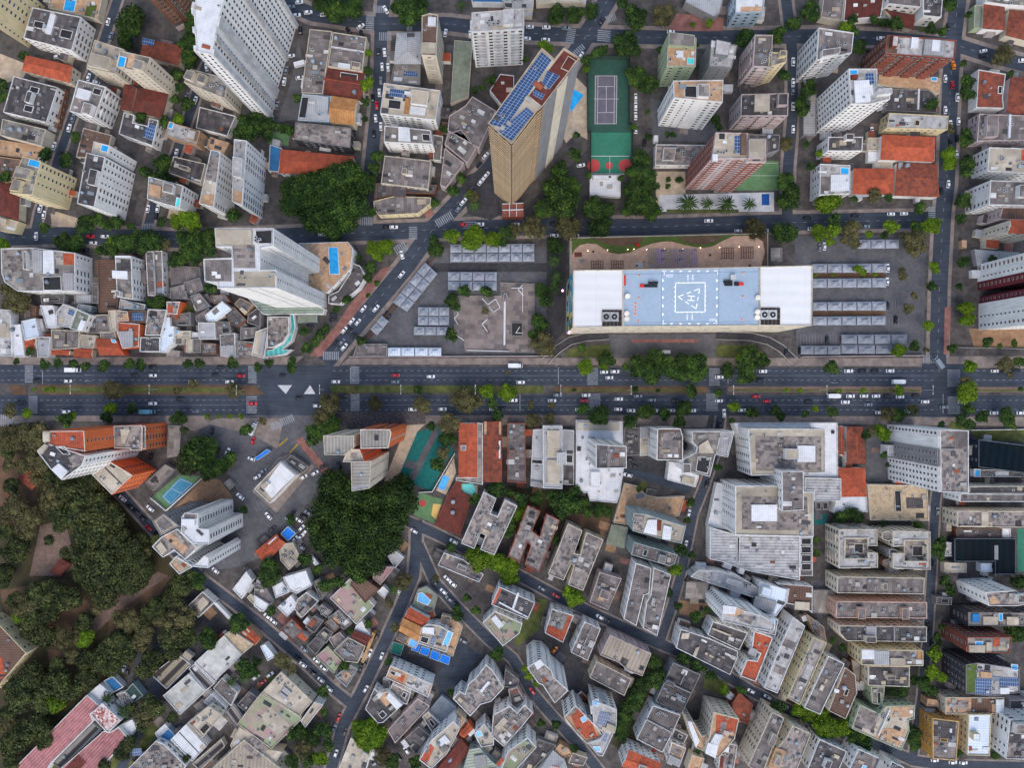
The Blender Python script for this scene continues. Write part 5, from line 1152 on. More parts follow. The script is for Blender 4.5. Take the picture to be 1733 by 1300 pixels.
b(9,'w','f','w',"820,-60 1055,-60 1045,45 825,22","","white block with grey corrugated roof at the top edge")
b(4,'c','r','n',"808,65 1000,100 990,190 860,150","","small dark red porch roof")
b(10,'w','d','n',"1062,-50 1195,-50 1182,112 1062,102","A.5,.4","dark narrow roof by the crossing")
b(5,'v','v','n',"1405,30 1465,30 1452,185 1400,185","","pale green strip roof")
b(6,'w','x','n',"1468,25 1600,35 1605,195 1462,185","H","rust red tiled house with white edging")
b(6,'c','x','n',"1640,65 1810,80 1810,280 1615,230","H","rust tiled house at the corner of the street")
b(8,'w','s','n',"1480,-60 1800,-60 1800,40 1610,30 1480,10","A.3,.5;A.6,.6","grey cluttered roof in the top right corner")
b(7,'w','x','n',"1430,460 1612,490 1592,650 1600,720 1415,715","H;V.75,.4,.9,.6","big rust red roof house with white gutter")
b(7,'p','x','n',"1645,515 1810,520 1810,790 1620,740","H","weathered rust roof against the right edge")
b(9,'p','f','w',"1435,755 1810,770 1810,930 1420,940","B.1,.1,.3,.9;A.5,.4;W.52,.0,.56,.9","mauve grey roof with pinkish wall")
b(13,'w','c','w',"1502,980 1680,985 1900,1000 1900,1160 1490,1140","Yo.55,.0,.8,.5;A.3,.5","cream terrace block with teal windows")
b(3,'w','w','n',"695,1005 762,1008 758,1078 692,1075","","small white canopy beside orange villa")
b(4,'c','c','n',"692,915 770,915 762,1000 690,1000","","small beige annex roof")
b(3,'w','c','n',"740,1068 860,1070 860,1120 740,1115","","narrow white shed between orange roofs")
b(5,'g','g','n',"262,640 350,610 350,900 262,900","","grey low porch roof by the street of parked cars")
t("320,60,80 200,150,60 80,230,82 640,300,62 590,210,50 590,130,42 740,130,38 800,150,40 880,160,60 1110,190,50 1190,210,40 1365,97,30 1325,420,30 1355,550,60 1350,620,62 300,590,72 270,690,72 130,500,50 1120,690,52 1340,940,55 1350,890,45 1355,1080,60 1355,1140,55 150,1200,75 190,1270,75 310,1110,36 280,960,30 1690,1310,60 1245,20,62 1640,490,30 260,740,50 420,470,30")
t("1225,1030,62 1240,1085,62 540,180,55 370,1025,36 380,430,40 640,330,34","l")
t("1600,365,88 150,960,62 1240,860,42","y")
c("195,408,w,90 195,545,w,90 192,600,g,90 195,705,w,90 195,858,w,90 780,252,w,0 705,330,k,0 720,870,w,90 1465,335,w,10 1465,368,k,10 1265,430,o,100 1210,520,w,90 1258,562,r,90 1290,645,w,90 1210,730,w,90 1297,805,w,90 1245,825,w,90 1243,945,k,90 1283,1025,w,95 1230,1225,w,85 1185,1270,k,90 1725,400,w,0 1290,920,k,90 1230,175,k,90 1725,20,w,90")
# --- buildings, trees and cars, one sector of the town
T(0,645)
b(49,'o','o','n',"285,335 560,332 568,470 335,432 290,408","Wcp 288,340 335,340 335,405 290,405","orange and white school tower block above the park")
add(49,'w','d','w',"245,468 305,412 480,470 570,500 545,565 412,662 340,592","Yqp 450,510 520,480 560,515 540,565 480,580;Wp 345,590 395,548 455,600 412,655;Kp 320,470 340,460 375,505 360,515;Wcp 250,465 300,418 325,430 280,490;Vp 365,435 430,435 470,490 420,490")
add(25,'o','q','w',"757,300 945,295 945,465 870,463 870,450 760,448","Wcp 805,320 870,325 835,415 815,415;Vp 948,300 968,300 968,455 950,455")
add(24,'o','c','w',"735,540 885,630 745,758 612,625","Ydp 680,570 690,565 815,690 808,695")
b(3,'g','s','n',"1120,295 1205,300 1198,500 1113,515","","plain concrete terrace roof beside the orange tower")
b(4,'g','s','n',"968,680 1100,555 1162,590 1020,732","","tilted grey shed roof beside the blue court")
b(4,'b','x','n',"118,655 190,582 290,640 210,722","H","rust red pavilion roof among the park trees")
b(3,'b','x','n',"30,765 55,730 90,745 70,780","H","tiny red hut in the park")
b(4,'b','r','n',"338,1272 405,1190 465,1222 395,1300","H","dark red park shed with ochre edge")
b(42,'w','w','w',"1210,905 1230,880 1320,885 1322,985 1392,990 1395,1090 1290,1090 1205,1010","Wp 1212,920 1300,920 1300,960 1212,960;Yfp 1225,885 1315,887 1315,918 1225,915","white and grey tower cluster at the park corner")
add(42,'g','c','w',"1015,940 1090,885 1200,972 1160,985 1070,1032","Yfp 1040,940 1085,905 1150,965 1075,1010")
add(42,'w','q','w',"1075,1040 1180,985 1312,1115 1232,1192 1160,1130 1085,1178 1012,1105","Wcp 1040,1105 1075,1070 1115,1125 1085,1160;Ytp 1090,1035 1130,1010 1250,1110 1215,1160")
add(42,'w','c','w',"1128,1220 1170,1170 1285,1240 1195,1292","Ytp 1140,1220 1160,1200 1210,1255 1195,1275")
add(40,'w','w','w',"1290,1240 1362,1165 1388,1182 1388,1248","")
b(3,'g','s','n',"1490,680 1527,650 1562,690 1530,726","","small square guard house roof")
t("1300,500,130 1240,570,85 1390,580,85 1370,470,80 430,740,100 560,740,105 640,850,122 500,880,105 400,930,85 700,970,120 600,1040,112 760,1070,112 850,1130,112 680,1150,122 560,1190,112 900,1210,92 800,1240,112 650,1270,112 430,1150,42 970,1250,60 530,1290,62 740,880,80 930,1070,60 100,1140,95 40,1010,60 60,700,62 1190,250,56 715,245,42 440,260,52 1490,560,46 1530,510,48 1640,330,44 1230,330,30 880,185,38 1620,860,30 320,640,60 480,660,60 330,1060,40 40,470,60 350,880,70 1040,1060,40 20,1280,70")
t("200,370,112 100,390,100 250,540,92 150,560,60 330,760,92 90,850,100 180,910,82 150,980,80 30,900,72 310,840,70 60,560,50 750,60,78 70,190,50 1550,60,60 240,660,50 1180,60,40 30,400,70 600,690,70 950,1150,60 700,1290,80 1290,20,40","y")
t("740,180,44 350,55,22 310,55,16 230,55,16 180,215,36 1380,235,20 1460,235,16 1535,235,20 1605,235,20 480,235,34","l")
c("140,145,k,0 440,205,w,0 1017,150,w,0 1200,120,k,0 1685,150,r,0 1410,330,k,90 1685,400,r,75 1450,462,k,60 1515,472,w,60 1675,520,w,160 1000,850,w,140 815,785,w,140 865,835,k,140 905,870,k,140 950,915,k,140 990,980,r,140 1045,1020,k,140 1435,1265,w,140 1005,500,k,80 1600,770,w,140")
v("985,205,e,0 1690,315,w,70")
# --- buildings, trees and cars, one sector of the town
T(430,645)
b(8,'w','c','n',"175,535 285,628 105,818 0,720","Wp 178,545 275,628 120,780 60,710;V.55,.3,.62,.6;B.2,.6,.4,.8","white roofed fuel station building on a traffic island")
b(4,'g','d','n',"215,525 250,492 362,570 330,612","Wg.1,.2,.45,.45;Wg.3,.6,.8,.9","grey solar canopy rows beside the white station")
b(4,'u','B','n',"175,1020 225,968 278,1018 225,1072","","bright blue square canopy")
b(3,'u','B','n',"0,515 20,530 110,470 85,455","","small blue parking shade")
b(48,'o','z','w',"708,322 905,322 915,345 895,447 710,452","","pale ribbed tower group with vivid orange walls")
add(48,'c','z','n',"460,365 665,365 665,442 600,495 468,492","")
add(46,'o','c','n',"625,455 705,455 735,540 590,540","Yq.3,.3,.7,.7")
add(48,'c','z','n',"645,540 780,535 768,718 650,737","Yg.05,.82,.95,.98")
b(10,'w','o','n',"1370,283 1485,283 1485,640 1366,640","B.1,.4,.4,.5","long orange roof with grey verge beside the pools")
add(9.5,'w','s','n',"1488,280 1525,283 1524,692 1345,665 1345,643 1488,643","")
b(9,'r','x','n',"1533,270 1650,270 1648,670 1530,672","Wt.0,.0,.98,.22;W.25,.32,.95,.62;Vd.3,.4,.9,.47;Yo.35,.5,.85,.6","rust tiled house with tan end and white box")
b(12,'w','q','n',"1530,740 1615,785 1575,885 1622,905 1672,792 1755,835 1602,1162 1508,1125 1545,1030 1510,1015 1468,1120 1380,1083","A.3,.3;A.8,.5;A.2,.8;K.5,.5","H shaped slab block with patched dark roof")
b(3,'r','r','n',"1345,670 1382,678 1376,742 1440,772 1445,800 1372,1032 1200,962 1290,760","T.4,.4;T.5,.6","dark red stained roof between ball court and H shaped block")
b(8,'w','f','w',"1265,1145 1400,1195 1530,1290 1500,1345 1225,1230","B.4,.3,.6,.6","grey angular roof at the round street corner")
b(6,'c','c','n',"168,1130 205,1085 260,1080 312,1180 232,1262 175,1200","A.4,.4;A.5,.7","cream irregular roof with satellite clutter")
b(6,'r','o','n',"10,1140 150,1025 205,1080 75,1212","W.55,.1,.95,.6;Wg.02,.3,.3,.98","orange roof with white pergola by the parked cars")
b(4,'w','m','n',"890,1170 940,1130 1000,1180 940,1250","","light grey roof wedge under the giant tree")
giant("520,700,130 650,780,150 800,820,150 950,760,130 1020,820,90 480,850,120 600,950,165 780,980,165 930,920,120 400,970,80 450,1060,115 600,1110,132 760,1130,140 900,1060,110 660,1230,120 800,1230,90 980,700,90 520,1180,90","enormous dark green tree south of the vivid orange walled towers")
t("410,350,95 500,290,82 560,360,60 1290,390,72 1220,560,60 1610,725,70 1480,790,55 340,1190,58 100,1260,92 1620,230,50 240,920,42 1310,1110,42 1590,150,46 1090,60,36 1700,990,60 1715,910,50 1180,300,40 430,1250,40 1700,745,40")
t("1550,70,60 1690,80,72 1500,1190,112 1610,1215,92 1700,1235,82","l")
t("460,240,82 1300,290,92 1400,130,112 1480,140,60 800,150,66 500,150,90 1120,160,80 1260,480,60 660,60,40 60,270,36","y")
c("300,115,k,0 420,165,w,0 605,100,k,0 1057,188,w,0 1257,187,w,0 1595,188,w,0 1660,188,k,0 1728,128,w,0 405,613,w,30 460,570,k,30 565,560,k,120 360,880,g,150 330,905,k,150 300,930,w,150 315,980,w,45 310,1040,w,45 270,1055,w,45 312,1108,w,140 1330,1070,w,150 1065,1000,w,150 3,300,w,85 345,1000,w,45")
v("410,1200,w,130")
c("230,905,w,40 255,885,k,40 20,640,w,30 60,600,g,30 95,900,w,130 330,640,w,30 420,300,w,60 120,990,k,40")
# --- buildings, trees and cars, one sector of the town
T(860,645)
b(8,'r','f','n',"-5,280 112,280 118,682 -5,672","B.1,.45,.4,.55","long greyish roof framed in brick red")
b(6,'w','m','n',"165,325 230,320 232,715 148,700","V.0,.52,.98,.6;Wg.0,.9,.98,.99","white ribbed workshop roof")
add(12,'w','m','n',"232,300 362,300 362,720 235,715","Wc.2,.07,.85,.5;Wc.2,.54,.85,.92;B.7,.42,1.2,.6")
add(6,'w','m','n',"364,325 440,330 440,695 364,690","Yd.05,.65,.95,.98;V.1,.45,.9,.6")
b(7,'w','w','n',"455,262 765,270 770,590 745,760 725,815 545,800 530,745 450,745","Wc.02,.02,.9,.12;B.3,.62,.5,.8","large white stepped hall with a dark topped tower")
add(43,'w','f','w',"585,418 668,428 790,435 790,582 585,585","Ydp 590,420 662,425 662,580 590,580")
b(4,'g','d','n',"775,310 875,310 875,495 775,500","A.5,.3","dark flat yard roof with a dish")
b(23,'w','b','w',"995,318 1150,318 1165,370 1165,530 990,528","Yfp 1020,340 1150,340 1150,515 1005,515;K.5,.85;K.75,.85","white block with hipped roof inside a brown frame")
add(4,'w','c','n',"880,305 935,305 942,495 880,500","Wg.05,.02,.95,.4")
b(20,'w','s','w',"1225,335 1508,335 1465,510 1382,492 1345,640 1158,590 1170,520 1250,480 1260,440 1230,410","Vgp 1415,345 1495,345 1460,495 1385,485;Vp 1265,505 1355,510 1330,620 1250,600;Wcp 1270,430 1330,390 1370,480 1270,480;B.0,.7,.15,.9","white building with sharp triangular corner and blue grey roof")
b(7,'w','w','n',"1075,540 1165,545 1160,590 1275,630 1250,710 1060,660","Wc.5,.6,.9,.9","low white roof beside the entrance ramp")
b(4,'c','t','n',"775,680 870,705 920,760 1010,780 1180,770 1140,900 800,962 700,945","","tan paved podium of the grey green tower")
b(28,'e','c','w',"835,880 920,890 1185,970 1155,1085 1060,1065 830,1000","Wp 930,925 990,925 990,1030 900,1010;Wp 1035,960 1090,975 1080,1060 1025,1050;Yrp 995,925 1025,930 1020,1000 992,1000;A.1,.5;Yqp 845,890 910,900 890,980 835,980","grey green tower with white and brick roof boxes")
b(3,'g','v','n',"690,955 800,975 775,1120 650,1090","","green grey tennis style deck")
b(22,'e','f','w',"840,1075 1130,1160 1110,1220 1075,1235 820,1160","V.25,.3,.35,.8;B.6,.3,.75,.9","grey green slab with mottled dark roof")
b(12,'r','q','n',"130,830 215,870 160,1000 210,1040 255,885 345,930 205,1275 110,1225 150,1100 130,1075 75,1215 0,1170","A.2,.5;K.7,.5","H shaped slab block with red edged patched roof")
b(12,'c','q','n',"400,950 495,1000 440,1150 480,1160 520,1010 635,1060 500,1400 400,1360 440,1230 420,1220 370,1330 265,1290","T.5,.55;A.3,.3","H shaped slab block with blue cistern at its waist")
b(6,'w','w','n',"1500,280 2195,278 2200,640 2115,640 1620,632","","vast white hospital like complex of stepped mottled roofs")
add(22,'w','c','w',"1600,318 2115,320 2115,610 1620,632","Yqp 1650,368 2090,370 2090,600 1655,598;Wp 1925,430 2045,432 2045,540 1925,540;Bp 1835,450 1925,452 1925,520 1835,520")
add(26,'w','c','w',"1515,700 1820,700 1825,740 2035,740 2035,1040 1515,1028","Yqp 1560,770 1995,775 2005,1000 1562,992;Wp 1620,825 1790,825 1790,935 1620,935")
add(31,'w','f','w',"1825,600 1970,604 1970,862 1828,870","")
add(5,'w','w','n',"1390,680 1500,690 1510,1000 1330,970","")
b(8,'w','rib','n',"1345,975 1520,1030 1945,1035 1945,1330 1630,1275 1530,1245 1445,1210 1345,1190","Vp 1525,1040 1545,1040 1540,1215 1525,1215","wide corrugated pale roof in stepped strips")
t("605,230,84 500,190,48 920,210,72 820,270,62 1040,220,52 1170,180,66 1140,270,56 1400,75,38 1215,65,54 850,55,28 1625,215,50 375,820,120 190,780,55 300,770,62 90,790,60 600,860,64 660,870,52 530,870,52 1150,1130,56 1215,810,38 1195,930,32 1225,1160,32 1400,580,32 870,720,24 1490,265,26 320,1060,46 1370,560,20 440,60,18 1000,62,20 450,740,50 500,810,50")
t("1500,175,46 25,75,42 70,880,66 20,1240,62 1120,1260,56 110,850,40","l")
t("150,160,36 290,160,32 170,260,66 275,250,52","y")
c("45,130,w,0 293,130,w,0 330,93,g,0 520,95,w,0 505,132,r,0 738,120,w,0 866,100,g,0 735,188,w,0 820,197,w,0 958,127,g,0 1118,132,k,0 970,197,w,0 1088,197,w,0 1225,197,w,0 1405,132,w,0 1655,103,r,0 1725,135,r,0 1560,195,w,0 1630,195,w,0 475,190,w,0 1412,290,k,90 1440,215,w,90 840,570,k,165 798,628,w,165 1205,885,w,75 1185,1090,w,75 1325,690,k,70 805,522,k,165")
# --- buildings, trees and cars, one sector of the town
T(1293,645)
b(8,'w','rib','n',"272,645 515,650 515,800 335,800 335,730 272,725","","square striped corrugated roof")
b(8,'w','f','n',"240,1040 325,1040 325,1300 240,1300","V.1,.03,.9,.2;V.1,.24,.9,.42;V.1,.46,.9,.64;V.1,.68,.9,.86","ladder like white roof frame")
b(6,'w','x','n',"500,305 528,305 530,495 500,490","","narrow red tiled strip beside the white complex")
b(6,'w','x','n',"555,308 655,308 678,548 555,545","H","long red tiled roof by the alley")
b(6,'w','o','n',"498,583 668,583 682,770 518,770","H;K.5,.5","square orange hipped roof with skylight")
b(6,'w','w','n',"485,775 685,772 690,875 465,880","","white metal roof under the orange roof")
b(4,'g','d','n',"340,805 435,805 435,860 345,860","V.1,.1,.4,.9;V.55,.1,.9,.9","small grey roof with two wells")
b(5,'c','st','n',"690,690 1090,700 1100,932 708,930","V.44,.15,.55,.75;Yd.64,.35,.92,.65","stone paved podium with two dark openings")
b(44.5,'w','q','x',"1175,325 1365,330 1365,748 1180,740","Wg.02,.3,.5,.32;Yf.5,.02,.98,.3","tall grey tower with huge windowed west wall")
add(45,'w','q','F',"1160,325 1174,325 1174,372 1160,372","")
add(45,'w','l','x',"1160,373 1174,373 1174,452 1160,452","")
add(45.4,'g','s','f',"1156,453 1174,453 1174,572 1158,572","")
add(45,'w','l','f',"1164,573 1179,573 1179,742 1168,742","")
b(8,'w','m','n',"830,430 920,430 915,500 830,500","","pale entrance canopy of the tall grey tower")
b(10,'n','n','n',"1430,390 1830,440 1830,625 1430,575","","navy glass covered hall at the right edge")
b(14,'w','f','w',"1305,752 1850,755 1850,806 1305,806","","long grey ridge roof with white end wall")
b(13,'c','d','n',"1370,702 1850,702 1850,748 1370,748","","long dark roof behind the grey ridge")
b(13,'c','q','w',"1290,868 1850,872 1850,978 1290,975","Wc.28,.02,.36,.98;Wc.02,.9,.4,.98","long beige slab with two mottled roofs")
b(4,'b','d','n',"1280,985 1585,985 1580,1045 1285,1045","","low brown roof above the navy netted pool")
b(4,'w','w','n',"1590,985 1645,985 1645,1045 1590,1045","","small white annex roof")
b(6,'n','n','n',"1270,1050 1680,1050 1680,1290 1540,1290 1540,1205 1270,1205","Yg.66,.2,.72,.6","navy netted sports hall")
b(4,'c','c','n',"1203,1212 1350,1215 1350,1278 1203,1278","","small beige roof by the navy hall")
b(4,'w','mw','n',"1445,1215 1530,1215 1525,1275 1445,1275","","small bluish white roof by the navy hall")
b(4,'w','l','n',"1205,1080 1265,1080 1265,1170 1205,1170","","little pale roof by the round dark tree")
b(4,'w','s','n',"1405,590 1850,600 1850,640 1405,640","A.2,.5;W.3,.2,.5,.8;A.7,.5;Pq.0,.0,.08,.9","machinery yard roof with green tank")
b(16,'c','l','b',"500,990 755,990 757,1100 695,1100 695,1050 540,1050 540,1185 695,1185 695,1145 760,1148 760,1245 500,1250","","western twin of the grey courtyard blocks")
add(13,'c','q','n',"541,1051 694,1051 694,1184 541,1184","V.4,.25,.8,.75")
b(16,'c','l','b',"860,1000 1110,1005 1110,1260 860,1250 860,1150 935,1150 935,1203 1090,1203 1090,1065 935,1065 935,1100 860,1105","","eastern twin of the grey courtyard blocks")
add(13,'c','q','n',"936,1066 1089,1066 1089,1202 936,1202","V.35,.25,.8,.75;Yp.95,.0,1.0,1.0")
b(15,'c','f','n',"790,1010 830,1000 858,1020 858,1060 830,1070 790,1055","","round topped stair tower between the courtyard blocks")
b(15,'g','d','n',"835,1125 860,1118 888,1130 892,1160 870,1178 838,1172","","dark round cistern tower between the courtyard blocks")
b(13,'b','f','n',"790,1195 830,1185 855,1205 855,1235 820,1245 790,1230","","brown round stair tower between the courtyard blocks")
t("80,195,42 110,240,38 455,200,46 275,220,32 900,230,62 1360,190,52 1450,240,52 1610,230,62 1640,280,52 1310,260,52 680,360,40 895,550,30 800,490,30 1170,1090,60 1165,1150,58 620,900,62 500,905,52 345,1060,30 350,1150,32 1180,290,32 820,560,22 1030,960,42 800,950,30 1370,290,46 1710,55,22 560,890,50")
t("340,185,30 1365,70,86 790,350,60 760,320,40 660,65,26 500,65,22 240,62,22 150,60,22 900,60,42","l")
t("840,220,72 985,190,52 720,330,40 850,65,26","y")
c("577,100,w,0 543,140,w,0 668,100,w,0 748,100,w,0 828,100,k,0 908,105,w,0 1015,98,k,0 300,138,k,0 697,157,g,0 1075,138,w,0 1320,140,w,0 1200,173,g,0 770,210,w,0 870,205,w,0 950,205,w,0 1535,213,w,0 1712,213,w,0 1158,870,g,90 1135,1210,k,90")
v("470,100,w,0")
# --- buildings, trees and cars, one sector of the town
T(0,970)
b(10,'y','rb','n',"-80,300 0,352 175,535 0,745 -80,820","Yo -80,520 10,570 30,700 -80,740","brown red hall with yellowish walls at the left edge")
b(8,'w','pk','n',"578,815 665,890 600,945 620,990 340,1270 250,1400 0,1400","","long pink red ribbed hall, upper aisle")
b(8,'w','pk','n',"735,1065 790,1030 855,1105 580,1400 330,1400 400,1310 690,1055","Yr.1,.55,.5,.8","long pink red ribbed hall, lower aisle")
b(4,'g','rib2','n',"615,1000 680,1050 400,1305 345,1270","","dark slatted gallery between the pink halls")
b(10,'w','ck','n',"600,945 680,870 805,985 715,1070","","red and white chequered roof block")
b(6,'w','w','n',"665,740 735,800 700,880 640,885 582,812","","white roof north of the chequered block")
b(6,'w','w','n',"785,1030 880,980 925,1020 855,1090","","white roof east of the chequered block")
b(4,'w','bl','n',"690,722 750,690 825,762 760,798","","blue court roof by the park")
b(5,'e','dg','n',"835,790 885,735 955,820 890,865","K.3,.7","dark green glazed canopy")
b(4,'w','q','n',"775,810 832,795 885,865 840,900","A.4,.5","tiny grey service roof")
b(4,'w','w','n',"1032,1070 1100,1005 1120,1035 1050,1105","","tiny white roof end")
b(4,'u','bl','n',"1050,1108 1122,1036 1165,1080 1115,1178","","bright blue roof at the lower lot")
b(6,'w','f','n',"1255,215 1350,125 1430,195 1320,300","Yc.25,.25,.8,.8","square framed roof by the park gate")
b(3,'w','w','n',"1425,208 1440,198 1540,300 1528,318","","thin white canopy strip")
b(7,'w','l2','n',"1295,600 1490,420 1612,548 1430,725","","large pale stained roof, upper one of the pair")
add(6.5,'c','st','n',"1494,420 1540,380 1690,480 1614,545","")
b(7,'w','l2','n',"1085,820 1255,675 1370,790 1200,950","","large pale stained roof, lower one of the pair")
b(6.5,'w','rib2','n',"1257,640 1295,605 1430,740 1372,788","","grey framed connector roof between two pale roofs")
b(4,'w','rib3','n',"1005,680 1185,545 1275,612 1110,778","","slatted beige parking pergola")
b(6,'w','w','n',"1550,110 1640,-10 1682,50 1610,175","","bright white kinked roof on the street bend")
b(5,'c','c','n',"1645,165 1670,140 1765,215 1735,260","","small beige roof on the street bend")
b(7,'w','w','n',"1135,1115 1240,1010 1375,1160 1280,1260","Yd.48,.0,.52,1","white two panel roof at the lower lot")
b(11,'c','c','w',"1255,1000 1390,890 1482,950 1350,1100","V.1,.6,.45,.95;A.6,.4","beige block with square dark opening")
b(6,'w','l','n',"1355,860 1410,805 1510,905 1460,945","","small pale metal roof by the beige block")
b(6,'w','f','n',"1420,770 1480,700 1582,800 1540,890","","mauve grey strip roof")
b(4,'c','rib2','n',"1282,1275 1475,1110 1500,1160 1330,1320","","striped beam gallery at the bottom")
b(8,'w','q','w',"850,1310 1040,1120 1100,1150 1240,1290 1200,1340 900,1360","S.1,.2,.25,.4;A.5,.5;A.3,.7","grey cluttered roof at the bottom edge")
b(9,'c','rbc','n',"1400,1320 1625,1115 1733,1200 1900,1330 1800,1420 1450,1400","Yq 1620,1160 1690,1090 1790,1180 1720,1250","wide cream ribbed roof at the bottom edge")
b(5,'t','o','n',"1610,400 1650,360 1733,440 1700,480","Wc.1,.0,.9,.3","small terracotta patio roof")
b(6,'g','d','n',"1580,880 1660,790 1740,850 1660,950","","dark mauve angular roof")
b(5,'g','rib2','n',"1495,940 1560,870 1660,1010 1600,1070","","dark purple ribbed roof")
t("250,180,100 330,130,82 430,180,100 320,260,82 200,320,92 270,420,90 180,400,62 640,60,112 760,40,112 850,90,92 900,30,92 700,170,92 560,30,52 560,590,72 650,600,82 720,520,82 800,470,92 840,550,72 740,640,72 370,740,112 200,700,92 110,760,92 120,860,100 250,860,82 560,720,82 480,800,62 220,1030,100 130,1090,92 60,1150,80 280,1120,70 60,1270,62 1200,90,92 1140,170,82 1030,250,82 960,310,62 1220,430,92 1110,440,82 1000,590,82 960,650,72 1385,450,72 1575,340,72 370,610,56 1000,910,82 880,900,42 950,1010,52 1620,620,52 1680,660,52 1150,960,42 850,1150,60 800,1215,60 1300,60,60 1260,20,52 700,1290,50 1140,540,60 90,180,60 20,60,50 560,330,60 30,950,60 1240,1230,30")
t("560,450,62 350,880,72 130,300,60","l")
t("150,230,92 400,430,82 650,220,62 950,400,72 850,330,82 1200,330,112 930,470,72 960,960,82 480,560,60 40,1020,60 1060,320,60 790,300,60 500,440,60","y")
t("715,840,52 830,930,62 1540,730,46 1620,700,46","p")
c("560,275,k,45 850,655,k,80 825,640,g,80")
# --- buildings, trees and cars, one sector of the town
T(430,970)
b(7,'w','w','n',"190,30 345,-15 385,85 285,140 235,120","","large bright white angular roof by the tree")
b(6,'w','w','n',"122,95 185,60 235,130 145,170","T.8,.7","white lean-to roof with a blue tank")
b(6,'w','w','n',"155,230 245,150 295,220 220,295","T.4,.1","white square roof with blue tank")
b(5,'g','f','n',"0,65 80,100 130,185 95,215 0,190","","grey worn roofs by the bend")
b(6,'w','w','n',"0,150 105,215 60,262 0,225","","pale wedge canopy by the bend")
b(7,'w','q','n',"290,175 350,130 430,190 320,300 265,240","T.5,.5;A.3,.3","crowded roof with white tanks and tiles")
b(6,'r','f','n',"175,380 250,305 325,380 262,462","Yo.85,.4,1.0,.98","grey gable with a salmon rim")
b(6,'g','d','n',"340,360 400,285 465,320 400,402","","dark square roof among grey shacks")
b(6,'g','d','n',"410,420 470,360 528,400 480,472","Wc.4,.2,.7,.7","dark roof with tiny courtyard")
b(6,'b','f','n',"468,335 508,300 578,360 530,402","","brown grey ribbed roof among grey shacks")
b(5,'g','d','n',"350,490 410,430 472,470 410,545","","dark grey roof by the parked cars")
b(5,'p','f','n',"495,440 570,395 612,440 535,505","","mauve weathered roof")
b(7,'c','f','n',"530,520 625,430 742,490 692,602 600,590 572,560","A.4,.2;A.5,.3","broad grey roof by the sloped lane")
b(6,'r','r','n',"655,385 782,430 742,482 650,435","","rusty red roof behind yellow wall")
b(5,'O','t','n',"788,400 806,406 730,602 714,594","","long narrow yellow orange street wall")
b(6,'v','vp','n',"410,560 490,490 582,590 530,672","","striped green and pink roof near the corner")
b(6,'e','q','n',"540,690 640,612 692,645 615,765","A.5,.5;Yt.2,.3,.6,.7","cluttered corner house with teal trim")
b(7,'w','vp','n',"505,170 640,35 802,222 682,345","","large green and pink striped roof")
b(9,'b','rb','n',"638,80 708,22 832,110 742,205","","brown ribbed roof next to the striped roof")
b(5,'w','w','n',"680,352 718,322 778,422 658,400","","white wedge roof at the lane")
b(5,'w','w','n',"858,88 898,125 868,172 820,130","","small white roof by the palm")
b(6,'p','vp','n',"800,-40 940,-40 842,82 790,40","","faded pink roof under the giant tree")
b(5,'g','f','n',"388,62 440,38 487,130 448,182","","narrow grey strip roof")
b(5,'g','q','n',"450,210 520,260 480,300 420,240","A.5,.5","jumbled brown shack roof")
b(6,'g','q','n',"490,300 560,250 650,340 600,380","Yt.1,.2,.4,.6;A.7,.5","shack roof with pale teal sheets")
b(4,'g','v','n',"1090,110 1150,88 1225,150 1200,250 1140,272 1050,225","Pp 1095,140 1120,135 1175,185 1155,215 1090,188;Yv.3,.6,.7,.9","green terrace with kidney pool at the street fork")
b(8,'w','o','n',"1035,235 1168,308 1132,362 1000,300","","bright orange roof of the fork villa")
b(9,'t','y','n',"992,305 1125,370 1102,462 968,385","","ochre tiled roof with small pool")
add(6,'t','t','n',"972,390 1098,462 1072,508 945,445","Pp 1045,440 1096,462 1072,503 1028,485;Wf.0,.1,.5,.8")
b(10,'w','c','w',"1115,370 1150,345 1230,350 1325,400 1278,532 1090,470","Sp 1250,380 1275,388 1258,442 1235,435;Sp 1185,425 1212,432 1195,490 1170,480;Pp 1293,393 1325,402 1290,487 1258,475;Wp 1125,360 1200,365 1200,410 1120,400;Vp 1115,420 1170,435 1155,475 1105,460","white villa with two solar arrays and long pool")
b(4,'c','t','n',"1250,280 1330,300 1392,360 1325,560 1280,532 1327,400 1235,348","T.3,.1","tan triangular terrace of the white villa")
b(3,'u','B','n',"1062,468 1110,482 1095,532 1045,515","","bright blue shade sail, westernmost of the row of four")
b(3,'u','B','n',"1115,490 1177,510 1160,558 1100,538","","bright blue shade sail, second of the row of four")
b(3,'u','B','n',"1183,515 1243,538 1228,592 1168,568","","bright blue shade sail, third of the row of four")
b(3,'u','B','n',"1248,540 1310,562 1296,616 1234,592","","bright blue shade sail, easternmost of the row of four")
b(3,'e','G','n',"925,460 1000,482 975,555 908,532","","dark green netted yard roof")
b(13,'w','t','w',"910,618 1190,745 1160,832 875,700","Yl.45,.05,.95,.95;Yo.25,.3,.38,.8;V.05,.3,.18,.6;A.7,.5","white tower with brown terrace and orange awning")
b(9,'w','d','n',"740,910 800,770 830,800 900,795 992,880 860,1000 825,1005","Yt.55,.25,.85,.7;Wp 900,795 990,880 950,910 880,830;V.2,.7,.4,.9","white angular house with tan deck")
b(8,'p','q2','w',"890,1050 1090,840 1172,890 940,1138","A.4,.2;A.7,.5","long mottled green grey roof")
b(5,'g','d','n',"1000,1110 1095,1025 1177,1090 1080,1215","","brown slate shed roof")
b(5,'w','f','n',"1120,960 1160,928 1240,1010 1190,1072","V.3,.4,.7,.8","grey shed with white rim")
b(3,'u','s2','n',"1175,910 1250,820 1348,900 1240,1032","","smooth blue grey deck")
